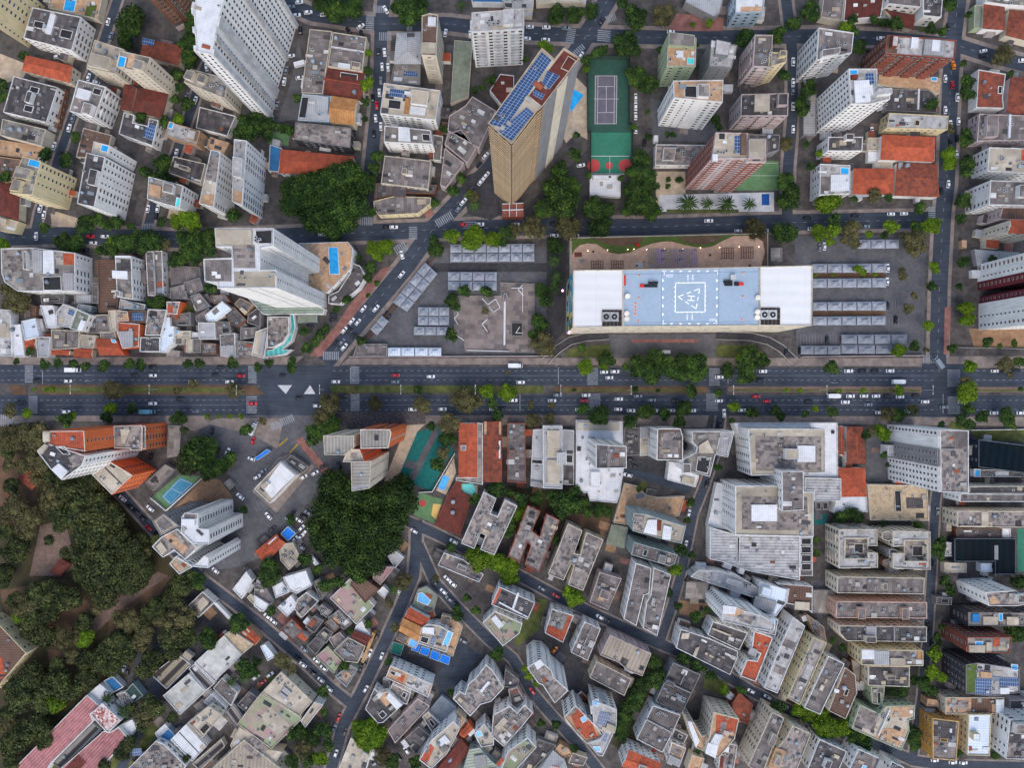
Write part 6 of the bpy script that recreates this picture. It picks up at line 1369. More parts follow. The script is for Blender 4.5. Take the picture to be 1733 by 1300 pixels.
b(7,'w','q','n',"920,740 1045,800 1020,880 990,870 900,790","A.4,.6;V.6,.2,.8,.6","grey roof yard below the brown terrace tower")
b(14,'w','q','w',"1325,840 1370,790 1405,810 1430,740 1480,700 1545,612 1590,650 1665,770 1580,860 1510,880 1440,958","Wp 1505,785 1560,720 1575,730 1520,795;A.3,.5;A.7,.6;V.48,.4,.52,.7","stepped mottled block on the triangular lot")
b(16,'w','c','w',"1100,1250 1180,1120 1330,990 1372,1040 1285,1210 1180,1310","Yop 1105,1245 1170,1140 1200,1170 1150,1290;W.5,.2,.7,.6;Ws.45,.5,.6,.8;A.3,.3;T.5,.3","slim white tower with orange flank")
b(6,'r','r','n',"1210,1335 1380,1110 1447,1180 1290,1360","S.4,.2,.5,.5","dark orange roof with narrow solar strips")
b(6,'o','o','n',"1370,1080 1430,1005 1457,1040 1400,1098","","little bright orange roof")
b(7,'c','t','n',"1310,985 1352,930 1412,980 1374,1038","","tan rooftop terrace by the slim tower")
b(9,'c','c','n',"50,800 180,660 390,860 300,958","Wg.5,.3,.7,.5;Wg.3,.3,.45,.5","huge cream hall roof with vent bars")
b(9,'c','vp','n',"-5,865 45,805 305,962 310,985 115,1178 -112,1008","Yc 40,960 110,895 240,1020 150,1090;Yd.4,.9,.6,.99","patchwork green and pink hall roof")
b(8,'w','c','n',"310,990 400,862 462,880 340,1035","","cream side wing by the rounded corner")
b(8,'c','c','n',"-100,1030 0,1090 90,1180 190,1195 100,1330 -80,1330 -160,1150","Yf.3,.3,.5,.6","cream patched roofs at the bottom edge")
b(8,'w','c','n',"555,1330 645,1100 780,1190 740,1340","B.6,.7,.9,.9","plain cream roof under the round lime tree")
b(5,'w','mw','n',"40,490 75,475 140,560 90,590","","small white canopy at the school gate")
t("80,40,72 120,30,60 700,0,92 1420,165,34 1480,250,42 1360,290,48 1350,245,40 460,790,52 450,1060,72 280,1080,82 380,1110,72 500,1150,52 250,1260,62 920,1260,62 1080,1260,60 1620,540,60 600,620,42 760,340,36 470,930,36 480,80,60 900,590,36 1310,800,32 110,250,42 640,390,30 350,1240,70 560,60,50 20,590,40 640,680,24")
t("1700,30,82 440,1240,62 765,1050,90 720,1110,85 815,1110,85 760,1150,75 700,1040,70","l")
t("1000,60,72 900,200,46 940,365,44 180,590,72 330,1180,82 850,1230,82 250,640,50 1210,30,34","y")
t("930,110,50","p")
c("90,290,w,145 130,325,w,145 290,570,k,145 325,613,w,145 415,585,w,145 335,510,g,145 465,635,w,145 390,668,k,145 445,715,w,145 500,775,w,140 968,118,w,65 822,422,k,70 772,535,w,70 850,555,w,70 740,605,k,70 710,640,k,70 745,775,w,60 565,965,r,70 533,1040,g,65 607,1062,k,70 545,1205,w,70 1205,65,k,140 1262,125,w,140 1300,175,g,140 1345,215,k,140 1288,38,w,140 1325,75,w,140 1395,455,g,150 105,680,w,35 60,730,r,35 12,695,w,35 965,1235,k,130 1015,1185,w,130 810,1270,g,30 815,765,g,140 770,920,k,140")
# --- buildings, trees and cars, one sector of the town
T(860,970)
b(9,'p','f','w',"610,-5 757,40 665,250 543,197","B.3,.45,.75,.7;Wt.3,.72,.6,.8","single grey block with pinkish wall by the lane")
b(14,'w','f','w',"850,-65 955,-30 940,140 905,150 855,355 770,308","","long twin ridge slab, left half with white wall")
add(14,'w','f','w',"970,-35 1087,15 995,420 898,370 922,200 950,150","B.3,.45,.4,.55")
b(15,'w','d','w',"-60,92 180,200 130,312 -112,212","Wp 60,130 75,135 40,240 25,235;Wp -60,190 130,290 128,298 -62,200;Yop -108,208 -60,95 -40,100 -88,212","dark roofed white block with orange strip by the lane")
add(12,'w','vp','w',"-170,332 -90,255 95,338 75,405 -35,490","W.3,.1,.5,.5;A.4,.6")
b(12,'w','s','w',"292,240 437,285 365,467 245,402","Yo.0,.65,.98,.98;Yo.8,.0,.98,.7;T.5,.5;A.4,.3;Wf.05,.1,.2,.3","block with orange terrace edging and rooftop tank")
b(12,'w','f','w',"510,325 617,375 530,587 418,530","Wg.45,.02,.5,.98;A.5,.6","narrow grey block with orange flanked base")
b(13,'p','rbc','w',"680,415 955,540 895,690 800,655 740,600 613,550","Yd.45,.6,.6,.9","pinkish white block with tan ribbed roof and blue windows")
b(10,'c','f','w',"590,590 822,710 775,822 543,700","V.2,.5,.25,.6;V.45,.5,.5,.6;V.7,.5,.75,.6","brown grey barrel roof block with beige wall")
b(30,'w','s','w',"128,635 180,595 240,605 290,655 305,700 400,785 310,872 230,750 200,738","Wp 170,600 215,575 240,610 195,645;Yqp 175,660 240,625 285,665 240,725;Yqp 240,750 320,712 390,785 310,860","tall white L shaped tower by the curving lane")
b(19,'w','t','b',"372,965 450,885 590,1030 640,1100 525,1142 450,1065","Yop 420,960 470,910 560,1010 600,1100 520,1110 450,1040;Pp 485,975 510,960 525,985 500,1000;Yqp 380,960 445,895 470,910 420,960","wedge shaped twin tower with rooftop pools and solar panels")
add(20,'w','l','b',"560,850 725,912 722,1020 690,1100 632,1225 605,1222 530,1138 615,1110 640,1075 570,1010","Pp 565,855 600,850 595,890 565,885;Sp 615,930 690,945 660,1030 590,1010;Wcp 660,1000 720,1025 710,1070 650,1040;Sp 630,1070 665,1085 650,1135 615,1120;Pp 570,1165 610,1165 615,1195 580,1190")
b(10,'g','d','n',"1100,600 1282,680 1158,942 983,858","Wg.0,.46,.98,.48;Wg.5,.1,.52,.4;B.0,.4,.3,.5","two part dark ribbed hall by the lane trees")
b(12,'w','f','w',"965,885 1150,950 1100,1060 1030,1200 855,1110 930,960","Wg.0,.45,.98,.48;A.4,.2","mauve grey block with cluttered ridge")
b(10,'w','t','w',"1090,1130 1187,1172 1140,1300 1060,1260","Wg.0,.6,.9,.98;Yq.1,.1,.8,.5","small white tower with tan roof deck")
b(14,'w','o','w',"805,1185 1017,1272 1000,1345 760,1290","B.4,.5,.6,.9","orange roofed white tower at the bottom edge")
b(20,'c','t','w',"1370,930 1540,975 1510,1110 1400,1240 1310,1195 1345,1080","Yop 1390,950 1535,985 1520,1070 1385,1070;Yqp 1420,1000 1460,1000 1450,1060 1415,1060;Wp 1380,1070 1430,1080 1400,1150 1345,1130;Wp 1330,1130 1400,1150 1380,1235 1312,1200","cream tower with orange terraces and white box")
add(17,'c','t','w',"1195,985 1240,1000 1290,1090 1330,1085 1310,1192 1252,1170","Wp 1195,990 1220,990 1275,1120 1250,1165")
b(6,'r','x','n',"1540,800 1632,880 1600,1012 1500,970 1495,870","","rust tiled round cornered house by the lane")
b(12,'w','d','w',"1150,375 1345,440 1532,525 1530,565 1480,682 1120,502","Wcp 1160,400 1210,400 1200,440 1150,440;Wcp 1250,500 1275,490 1250,560 1230,550;A.6,.4;Wc.5,.6,.54,.7;Wc.7,.6,.75,.7;Wc.75,.45,.8,.5","dark patched slab with tan tiles at the lane corner")
add(12,'w','d','w',"1365,325 1597,402 1542,517 1330,415","Wc.05,.4,.6,.5")
b(32,'w','l','w',"1425,250 1480,208 1560,250 1700,290 1780,340 1770,392 1640,372 1430,325","Yt.1,.1,.4,.6;Wp 1430,215 1520,225 1510,275 1430,270;Yqp 1545,270 1640,300 1620,350 1545,320","tall grey tower with ribbed north wall")
b(10,'w','l','n',"1270,-20 1410,-10 1530,20 1680,110 1665,175 1390,85 1215,25","B.5,.3,.7,.6;A.8,.5","angled pale roofs below the corrugated hall")
b(3,'g','s','n',"1190,60 1340,70 1320,180 1178,172","","plain concrete terrace by the narrow street")
b(14,'w','o','w',"1640,390 1765,432 1650,727 1548,690 1592,580 1660,590 1682,540 1625,505","Wg.1,.35,.5,.5","bright orange roofed slab with cream windowed wall")
b(13,'w','q','w',"-100,950 10,890 60,935 110,880 165,935 90,1030 -30,1160 -112,1090","A.4,.4;Wc.3,.5,.5,.8;A.6,.3","cream and mauve stepped tower left of the lane")
b(13,'w','c','b',"-225,1075 -160,1010 -100,1090 -95,1150 -180,1165","T.6,.5;P.1,.2,.4,.4","white block with round tank and small teal pool")
b(16,'w','vp','w',"0,1190 130,1100 190,1165 30,1340 -60,1340","Yo.0,.7,.2,.9;A.5,.3","mauve roofed tower with grey balcony wall at the bottom")
b(5,'g','d','n',"200,1110 322,1152 135,1340 60,1340","","large dark mauve low roof at the bottom")
b(6,'w','m','n',"300,1190 372,1250 400,1340 200,1340","H","pale metal gable at the bottom edge")
b(5,'t','t','n',"345,1140 400,1170 430,1215 360,1240 310,1180","","ochre yard roof by the lane end")
b(5,'c','f','n',"430,1200 530,1235 500,1290 400,1270","","small grey roof by the lane end")
b(9,'e','gl','w',"-260,1180 -190,1168 -120,1250 -60,1300 -310,1345","Wg.4,.3,.7,.8","pale green glass roofed block at the bottom")
b(6,'g','d','n',"-20,640 75,715 60,762 -30,762","","small dark roof beside the street curve")
b(8,'p','f','n',"0,782 60,762 112,862 30,902","","pinkish grey gable beside the street curve")
b(7,'c','t','n',"1225,1215 1310,1240 1270,1340 1190,1320","","terracotta flat roof at the bottom edge")
b(8,'w','q','w',"1420,1130 1530,1150 1500,1340 1400,1320","A.4,.3;Yr.0,.5,.3,.9;W.2,.1,.5,.3","cluttered pale roof at the bottom edge")
b(5,'w','f','n',"1110,1040 1200,1085 1170,1140 1090,1100","V.4,.3,.7,.7","grey low annex beside the cream tower")
t("970,600,62 990,680,62 900,760,76 860,830,72 820,900,76 780,960,62 760,1025,72 750,1085,62 1000,740,52 1190,580,42 1250,625,52 1155,570,42 1350,690,46 1560,780,40 1250,290,52 1130,220,36 1070,130,36 1330,250,36 320,1010,42 440,1170,36 50,770,36 220,1000,36 1270,1190,26 700,1060,24 930,700,50 1300,640,30")
t("400,130,58 460,160,60 430,190,50 140,690,38 185,740,28 1440,780,42 110,640,30","l")
c("225,105,g,150 320,153,r,150 612,295,w,150 665,320,k,150 160,790,r,130 1620,790,w,150 1730,830,w,150 310,515,o,50 1195,40,k,60 1290,250,k,90 450,1260,w,20")
# --- buildings, trees and cars, one sector of the town
T(1293,970)
b(17,'c','f','w',"55,930 135,970 -10,1340 -107,1290","B.5,.3,.9,.5","tan windowed tower with brown roof near the bottom")
b(15,'c','q','w',"190,1020 315,1075 205,1350 30,1330 60,1200 150,1100","Wt.0,.5,.4,.9;B.1,.6,.3,.8","mottled roofed beige block with broken white trim")
b(14,'w','d','w',"370,1110 552,1192 490,1340 290,1310","B.4,.5,.6,.8;Wc.42,.55,.55,.75","dark roofed white block with square tan patch")
b(14,'w','f','w',"630,1175 802,1252 765,1345 570,1310","P.4,.7,.5,.9;Wg.8,.0,.98,.9","grey roofed white block at the bottom edge")
b(12,'w','d','n',"850,1258 935,1298 920,1350 830,1345","A.4,.3","small dark roof at the bottom by the lane")
b(10,'w','rb','n',"90,75 325,90 322,270 275,225 150,205 165,110","Wc.5,.6,.9,.9","brown roof in an L shaped white frame")
b(12,'w','mw','n',"-30,60 162,115 145,205 80,290 -30,240","Wg.0,.5,.7,.9;B.1,.1,.4,.4","bluish grey angled terraces")
b(20,'w','s2','w',"0,298 97,312 75,417 -55,385","Pp 25,315 72,320 70,375 22,368;W-.0,.05,.2,.8","white tower top with bright blue pool")
b(14,'w','l','w',"195,295 275,355 90,805 0,768 80,560","Yf.1,.3,.9,.4;Yf.2,.66,.9,.76","long pale slab with white windowed wall")
b(14,'y','s','w',"330,430 418,467 240,882 155,837","A.3,.3;Yl.4,.4,.9,.7","long beige slab with yellow cream wall")
b(13,'w','f','w',"430,555 537,607 375,947 268,900","Wc.3,.5,.5,.6","long dark fibre roofed slab with striped wall")
b(12,'c','rb','w',"540,630 610,682 622,800 545,977 430,920","T.3,.4;Wp 470,770 500,780 495,800 465,795;V.4,.4,.6,.55","tapered brown ribbed slab")
b(14,'c','f','w',"490,25 1072,35 1066,143 488,135","B.5,.3,.55,.7","topmost of the stacked grey slabs")
b(14,'s','f','w',"485,190 1087,197 1087,305 478,300","B.22,.3,.3,.98;B.7,.3,.78,.98","salmon walled slab in the stacked row")
b(14,'c','d','w',"502,352 1086,360 1085,462 550,455 505,400","Wg.3,.0,.42,.8;B.28,.6,.4,.98;Wg.62,.0,.63,.98","dark patched slab with pale skylight box in the stacked row")
b(15,'y','q','w',"648,510 1062,520 1062,622 650,615","W.0,.0,.2,.6;Wm.2,.05,.44,.95;Wc.46,.5,.7,.98;Yy.92,.02,.98,.8","cream slab with white awning and cluttered terrace")
b(11,'c','d','w',"697,620 972,625 970,762 695,752","B.4,.4,.6,.6","short dark brown slab at the foot of the stacked row")
b(13,'v','c','w',"640,880 770,940 815,890 1005,885 1005,975 965,985 970,1060 915,1187 585,1040","Yq 640,890 760,950 740,1060 600,1020;Yt 850,900 990,895 990,960 860,970;Yt 800,1040 950,1050 910,1160 740,1100;W.5,.3,.52,.9;A.4,.5;V.55,.45,.6,.55","pale green walled block with V ribbed roof at the bend")
b(10,'v','s','n',"715,760 805,760 800,820 785,885 720,870","V.4,.3,.7,.9","narrow pale green stair block")
b(24,'w','q','w',"1475,130 1682,118 1800,200 1690,222 1500,222","A.3,.5;B.6,.2,.9,.7;Yt.1,.3,.3,.8","pale tower with broad ribbed north wall")
b(15,'k','s','w',"1360,262 1850,268 1850,355 1360,355","Wc.2,.3,.4,.9;Wc.52,.3,.68,.9;P.43,.1,.47,.6;Wu.05,.1,.15,.7","dark brown and white block with beige roof huts")
b(22,'r','s','w',"1355,430 1655,430 1635,537 1360,530","Wc.02,.5,.4,.98;Yo.6,.1,.75,.6;P.2,.3,.35,.6;Wc.42,.3,.55,.9","brick red walled block with cluttered terrace")
b(20,'k','l','w',"1345,612 1425,600 1640,630 1705,640 1705,800 1520,825 1345,805","Ggp 1348,620 1425,605 1420,800 1350,800;Sp 1410,705 1520,710 1515,815 1410,808;Wtp 1440,655 1515,665 1515,700 1440,695;Sp 1570,700 1700,705 1700,760 1570,755;Pp 1655,615 1690,618 1690,650 1655,648;Wp 1570,765 1630,765 1630,805 1570,805","dark block with white window rows and green wall stripe")
b(10,'c','t','n',"1210,832 1602,832 1602,942 1210,945","Yq.1,.2,.4,.7;Yrb.45,.05,.8,.95;W.85,.1,.98,.9","rust stained tan roof")
b(12,'O','f','w',"1125,970 1302,992 1282,1252 1125,1240","Yd.05,.02,.9,.45;W.65,.2,.72,.3;W.45,.75,.55,.8;V.3,.48,.6,.55","orange yellow walled block with grey roof")
b(12,'y','mw','w',"1365,945 1517,945 1506,1222 1355,1217","B.1,.42,.4,.58;Wg.5,.0,.52,.98","yellow walled block with clean bluish white roof")
b(18,'w','q','w',"1640,980 1850,980 1850,1250 1612,1242","B.1,.05,.6,.3;Yd.0,.35,.6,.6;A.5,.8","white balcony block in the bottom right corner")
b(5,'g','m','n',"1075,905 1142,905 1142,967 1075,967","","small grey roof by the zigzag trees")
b(6,'t','t','n',"1090,838 1162,850 1162,892 1085,890","","small tan roof terrace by the lane trees")
b(6,'p','d','n',"1640,850 1850,850 1850,950 1640,930","","mauve low roof at the right edge")
b(5,'g','d','n',"1150,160 1255,165 1250,215 1150,210","V.3,.2,.8,.8","small dark gate house roof")
b(3,'g','s','n',"328,115 482,115 430,272 328,268","","concrete yard deck left of the stacked row")
b(4,'b','s','n',"580,575 650,600 640,740 600,700","","dark yard deck below the cream slab")
b(6,'t','f','n',"285,275 400,360 420,470 330,400","A.4,.3;V.4,.5,.7,.7","rubble strewn low roof between slabs")
t("620,1100,70 685,1135,56 1060,740,62 1000,715,42 1110,790,50 930,790,50 860,790,42 1240,110,50 1200,50,46 90,895,60 1720,60,72 1700,410,72 1640,385,60 1540,1210,40 1150,420,36 1180,360,30 1170,470,30 990,1060,72 1000,1130,62 460,450,30 520,500,36 1300,1200,36")
t("230,915,62 300,940,70 380,975,72 430,1040,100 520,1050,72 550,990,50 1140,540,60 1130,670,66 1190,700,42 640,1090,50","l")
c("40,848,w,150 135,888,w,150 1093,355,k,85 1120,470,k,85 1140,1252,w,0 1260,1265,w,0 1330,1268,w,0")
for B_ in BUILDINGS: finish(B_)
def near_street(x, y):
    best = (1e9, None, 0)
    for nm_, pts, w in SP:
        acc = 0
        for a_, b_ in zip(pts, pts[1:]):
            a_, b_ = Vector(a_), Vector(b_); d = b_-a_; t_ = max(0, min(1, (Vector((x, y))-a_).dot(d)/d.length_squared)); q = a_+d*t_; ds_ = (Vector((x, y))-q).length-w/2
            if ds_ < best[0]: best = (ds_, nm_, acc+d.length*t_)
            acc += d.length
    return best
# ---------------------------------------------------------------- low annexes and yard paving that fill the gaps between buildings
NOGO = [P2(s_) for s_ in ("-60,700 345,700 345,1010 300,1045 225,1140 60,1330 -60,1330", "590,402 960,402 960,620 540,620", "1330,395 1580,395 1580,620 1330,620", "935,380 1400,380 1400,620 935,620", "780,60 1110,60 1110,380 780,380", "1090,240 1330,240 1330,370 1090,370",
  "340,700 620,700 610,830 560,820 480,900 380,900 340,800", "640,700 830,700 830,900 690,900 640,830", "1640,540 1780,540 1780,600 1640,600", "-60,600 1780,600 1780,716 -60,716", "740,1040 840,1040 840,1180 740,1180", "540,380 620,380 620,530 540,530", "210,960 330,1040 290,1170 200,1140", "500,50 530,50 500,210 460,205", "1050,770 1175,780 1175,850 1050,800")]
AM = [R[k_] for k_ in ('f', 'd', 's', 'c', 'm', 'w', 'o', 'x', 'l', 'b', 'f', 'd', 's')]; ra = random.Random(11); na = 0; AN = []
YM = [GM[k_] for k_ in ('walk', 'red', 'dk', 'path', 'sand', 'dirt', 'grass', 'lot', 'dk', 'walk')]; ny = 0
def free(x, y): 
    return not any(inside((x, y), P) for B in BUILDINGS if abs(B.c[0]-x) < 60 and abs(B.c[1]-y) < 60 for P in B.P) and not any(inside((x, y), P) for P in NOGO) and near_street(x, y)[0] > 1.2
for B in BUILDINGS:
    P = B.P[0]; got = 0
    if B.h[0] > 60 or B.root['category'] in ('shade sail', 'canopy'): continue
    for i in range(len(P)):
        a_, b_ = Vector(P[i]), Vector(P[(i+1) % len(P)]); L_ = (b_-a_).length
        if L_ < 5 or got > 2: continue
        d = (b_-a_)/L_; n_ = Vector((d.y, -d.x))
        for _ in range(3):
            w_ = ra.uniform(2.2, min(7, L_*.7)); dp = ra.uniform(1.6, 4.6); u = ra.uniform(w_/2, L_-w_/2); c0 = a_+d*u; Q = [c0-d*w_/2, c0+d*w_/2, c0+d*w_/2+n_*dp, c0-d*w_/2+n_*dp]; tst = [c0+d*w_*.4+n_*.8, c0-d*w_*.4+n_*.8, Q[2], Q[3], (Q[2]+Q[3])/2]
            if all(free(p.x, p.y) for p in tst) and not any(math.dist((c0+n_*dp/2), q_) < 4.2 for q_ in AN):
                AN.append(tuple(c0+n_*dp/2)); got += 1
                if ra.random() < .62 and B.maxh > 3:
                    h_ = ra.uniform(2.3, min(B.maxh-.5, 5)) if B.maxh > 3.2 else 2.3; m = MB(); QQ = [tuple(c0-d*w_/2+n_*.01), tuple(c0+d*w_/2+n_*.01), tuple(Q[2]), tuple(Q[3])]; m.prism(QQ, 0, h_, 1, 0); build(m, 'annex', [ra.choice(AM), WL[ra.choice('wcgpw')]], B.root); na += 1
                else:
                    m = MB(); k_ = 1.4; QQ = [Q[0], Q[1], Q[2]+n_*k_, Q[3]+n_*k_]; LAY[0] += 1; z = .012+.0001*LAY[0]; m.face([(p.x, p.y, z) for p in QQ][::-1]); tag(build(m, 'yard_paving', [ra.choice(YM)]), kind='structure'); ny += 1
                break
print('ANNEX', na, 'YARD', ny)
# ---------------------------------------------------------------- giant trees
for lobes, (ox, oy), lab in GIANT:
    T(ox, oy); zc = 13; L3 = [(*pt(x, y, zc), r*K*H/F*.8) for x, y, r in lobes]
    cx_ = sum(l[0] for l in L3)/len(L3); cy_ = sum(l[1] for l in L3)/len(L3)
    root = tag(bpy.data.objects.new('tree', None), lab, 'tree'); COL.objects.link(root); root.location = (cx_, cy_, 0)
    r = random.Random(int(ox+oy)); m = MB()
    for x, y, q in L3:
        zz = zc-2.5+r.uniform(-4, 3.5)
        for i in range(int(2600*(q/8)**2)):
            while True:
                d = Vector((r.gauss(0, 1), r.gauss(0, 1), r.gauss(.4, .9)))
                if d.length > .2: break
            d.normalize(); rr = q*r.uniform(.66, 1.1); p = Vector((x-cx_+d.x*rr, y-cy_+d.y*rr, zz+d.z*rr*.7))
            if p.z < 2.5: continue
            n_ = (d+Vector((r.gauss(0, .5), r.gauss(0, .5), r.gauss(0, .5)))).normalized(); t_ = n_.orthogonal().normalized(); b_ = n_.cross(t_); w = .7*r.uniform(.6, 1.5); a = r.uniform(0, 6.28)
            t_, b_ = t_*math.cos(a)+b_*math.sin(a), b_*math.cos(a)-t_*math.sin(a)
            m.face([tuple(s_) for s_ in (p-t_*w*.5-b_*w*.3, p+t_*w*.1-b_*w*.5, p+t_*w*.55+b_*w*.05, p+t_*w*.05+b_*w*.5, p-t_*w*.5+b_*w*.25)])
        for j in range(4):
            for i in range(9):
                q4 = []
                for ii, jj in ((i, j), (i+1, j), (i+1, j+1), (i, j+1)):
                    th = (ii % 9)*.698; ph = -.9+jj*.6; k_ = q*.6*(1+.1*math.sin(th*3+jj+x)); q4.append((x-cx_+k_*math.cos(ph)*math.cos(th), y-cy_+k_*math.cos(ph)*math.sin(th), zz+k_*.7*math.sin(ph)))
                m.face(q4)
    link('crown', m.mesh('crown', [LEAF['d']]), root)
    m = MB(); m.cyl((0, 0), 1.1, 0, 6, 10, 0, None, .7)
    for x, y, q in L3[::2]:
        a = math.atan2(y-cy_, x-cx_); d = math.hypot(x-cx_, y-cy_)*.9; s_ = Vector((-math.sin(a), math.cos(a), 0)); p0 = Vector((0, 0, 4)); p1 = Vector((math.cos(a)*d, math.sin(a)*d, 9.5))
        for o_ in (s_, Vector((0, 0, 1))): m.face([tuple(p0-o_*.4), tuple(p0+o_*.4), tuple(p1+o_*.15), tuple(p1-o_*.15)])
    link('trunk', m.mesh('trunk', [BARK]), root)
# ---------------------------------------------------------------- trees: the 290 largest are things, the rest one mass
TREES.sort(key=lambda e: -e[0]); TOBJ = []
KN = {'d': 'dark green', 'l': 'bright lime green', 'y': 'dry olive brown', 'p': 'star shaped green palm'}
def blocked(x, y, z):
    return any(hh > z-2 and inside((x, y), P) for B in BUILDINGS for P, hh in zip(B.P, B.h) if abs(B.c[0]-x) < 60 and abs(B.c[1]-y) < 60)
TREES = [e for e in TREES if not blocked(*e[1], e[2]+1)]
rest = []; NT = 290
pal = [e for e in TREES if e[3] == 'p']; oth = [e for e in TREES if e[3] != 'p']; TREES = pal+oth
for i, (rm, (x, y), hc, kind, X, Y) in enumerate(TREES):
    k_ = 'k' if kind == 'd' and X < 330 and Y > 715 else kind
    if kind == 'p': me = CR['p'][i % 3]
    else: me = CR[k_, 'b' if rm > 4.6 else 's'][i % (3 if rm > 4.6 else 4)]
    if i < NT:
        root = bpy.data.objects.new('palm_tree' if kind == 'p' else 'tree', None); COL.objects.link(root); root.location = (x, y, 0); root['group'] = 'palms' if kind == 'p' else 'street and garden trees'; root['category'] = 'palm' if kind == 'p' else 'tree'
        o = link('crown', me, root, (0, 0, hc-(0 if kind == 'p' else rm*.25)), rnd.uniform(0, 6.28), (rm, rm*rnd.uniform(.9, 1.1), rm*rnd.uniform(.75, .95)))
        link('trunk', TRK[i % 3], root, (0, 0, 0), rnd.uniform(0, 6), (rm*.7+1, rm*.7+1, hc)); TOBJ.append((root, rm, kind, x, y, X, Y))
    else: rest.append((rm, x, y, hc, me))
m = MB(); mats = []
for rm, x, y, hc, me in rest:
    mt = me.materials[0]; mi = mats.index(mt) if mt in mats else (mats.append(mt) or len(mats)-1); a = rnd.uniform(0, 6.28); ca, sa = math.cos(a)*rm, math.sin(a)*rm
    V_ = [(x+ca*q.co.x-sa*q.co.y, y+sa*q.co.x+ca*q.co.y, hc+q.co.z*rm*.85) for q in me.vertices]
    for p in me.polygons: m.face([V_[j] for j in p.vertices], mi)
if m.f: tag(link('small_trees_and_shrubs', m.mesh('small_trees_and_shrubs', mats)), 'small dark and lime green shrubs scattered between houses and along pavements', 'shrubs', kind='stuff')
# ---------------------------------------------------------------- cars
GL = mk('car_glass', (22, 26, 32), (30, 36, 42), 'plain', rough=.15, stain=0, spec=.6); TY = mk('tyre', (24, 24, 26), (30, 30, 32), 'plain', stain=0); HL = mk('headlight_glass', (220, 224, 228), (210, 214, 220), 'plain', rough=.2, stain=0)
CC = {'w': ('white', (222, 225, 230)), 'g': ('grey', (118, 130, 142)), 'k': ('black', (26, 30, 38)), 'r': ('red', (190, 30, 48)), 'o': ('orange', (236, 132, 28)), 'e': ('blue and white', (110, 170, 190))}
def loft(m, secs, mi=0):
    n = len(secs[0])
    for a_, b_ in zip(secs, secs[1:]):
        for i in range(n-1): m.face([a_[i], a_[i+1], b_[i+1], b_[i]], mi)
    m.face(secs[0][::-1], mi); m.face(secs[-1], mi)
def sec(x, w, z0, z1): return [(x, -w, z0), (x, -w*1.02, (z0+z1)/2), (x, -w*.86, z1), (x, w*.86, z1), (x, w*1.02, (z0+z1)/2), (x, w, z0)]
def car_meshes(col, L_=4.3, W_=1.8):
    pm = mk('car_paint_'+CC[col][0].replace(' ', '_'), CC[col][1], CC[col][1], 'plain', rough=.3, stain=.05, spec=.5, var=.1); w = W_/2; h = L_/2
    a = MB(); loft(a, [sec(-h, w*.8, .35, .7), sec(-h+.15, w*.95, .25, .92), sec(-h*.3, w, .25, .98), sec(h*.25, w, .25, .96), sec(h-.3, w*.93, .25, .8), sec(h, w*.75, .35, .6)])
    g = MB(); loft(g, [sec(-h+.35, w*.72, .9, .96), sec(-h+.95, w*.82, .9, 1.38), sec(h*.1, w*.82, .9, 1.4), sec(h*.5, w*.75, .85, .93)])
    r = MB(); loft(r, [sec(-h+.85, w*.66, 1.36, 1.42), sec(-h*.3, w*.7, 1.38, 1.47), sec(h*.14, w*.66, 1.37, 1.43)])
    wl = MB(); 
    for i in range(12):
        t0, t1 = i*.5236, (i+1)*.5236; p = lambda t_, y_: (.32*math.cos(t_), y_, .32*math.sin(t_)); wl.face([p(t0, -.1), p(t1, -.1), p(t1, .1), p(t0, .1)]); wl.face([(0, -.1, 0), p(t1, -.1), p(t0, -.1)]); wl.face([(0, .1, 0), p(t0, .1), p(t1, .1)])
    hl = MB(); hl.box((0, 0), .18, .34, 0, .12, 0, 0, 0, True)
    return [('body', a.mesh('body', [pm])), ('window_glass', g.mesh('window_glass', [GL])), ('roof', r.mesh('roof', [pm])), ('wheel', wl.mesh('wheel', [TY])), ('headlight', hl.mesh('headlight', [HL]))]
CMS = {}
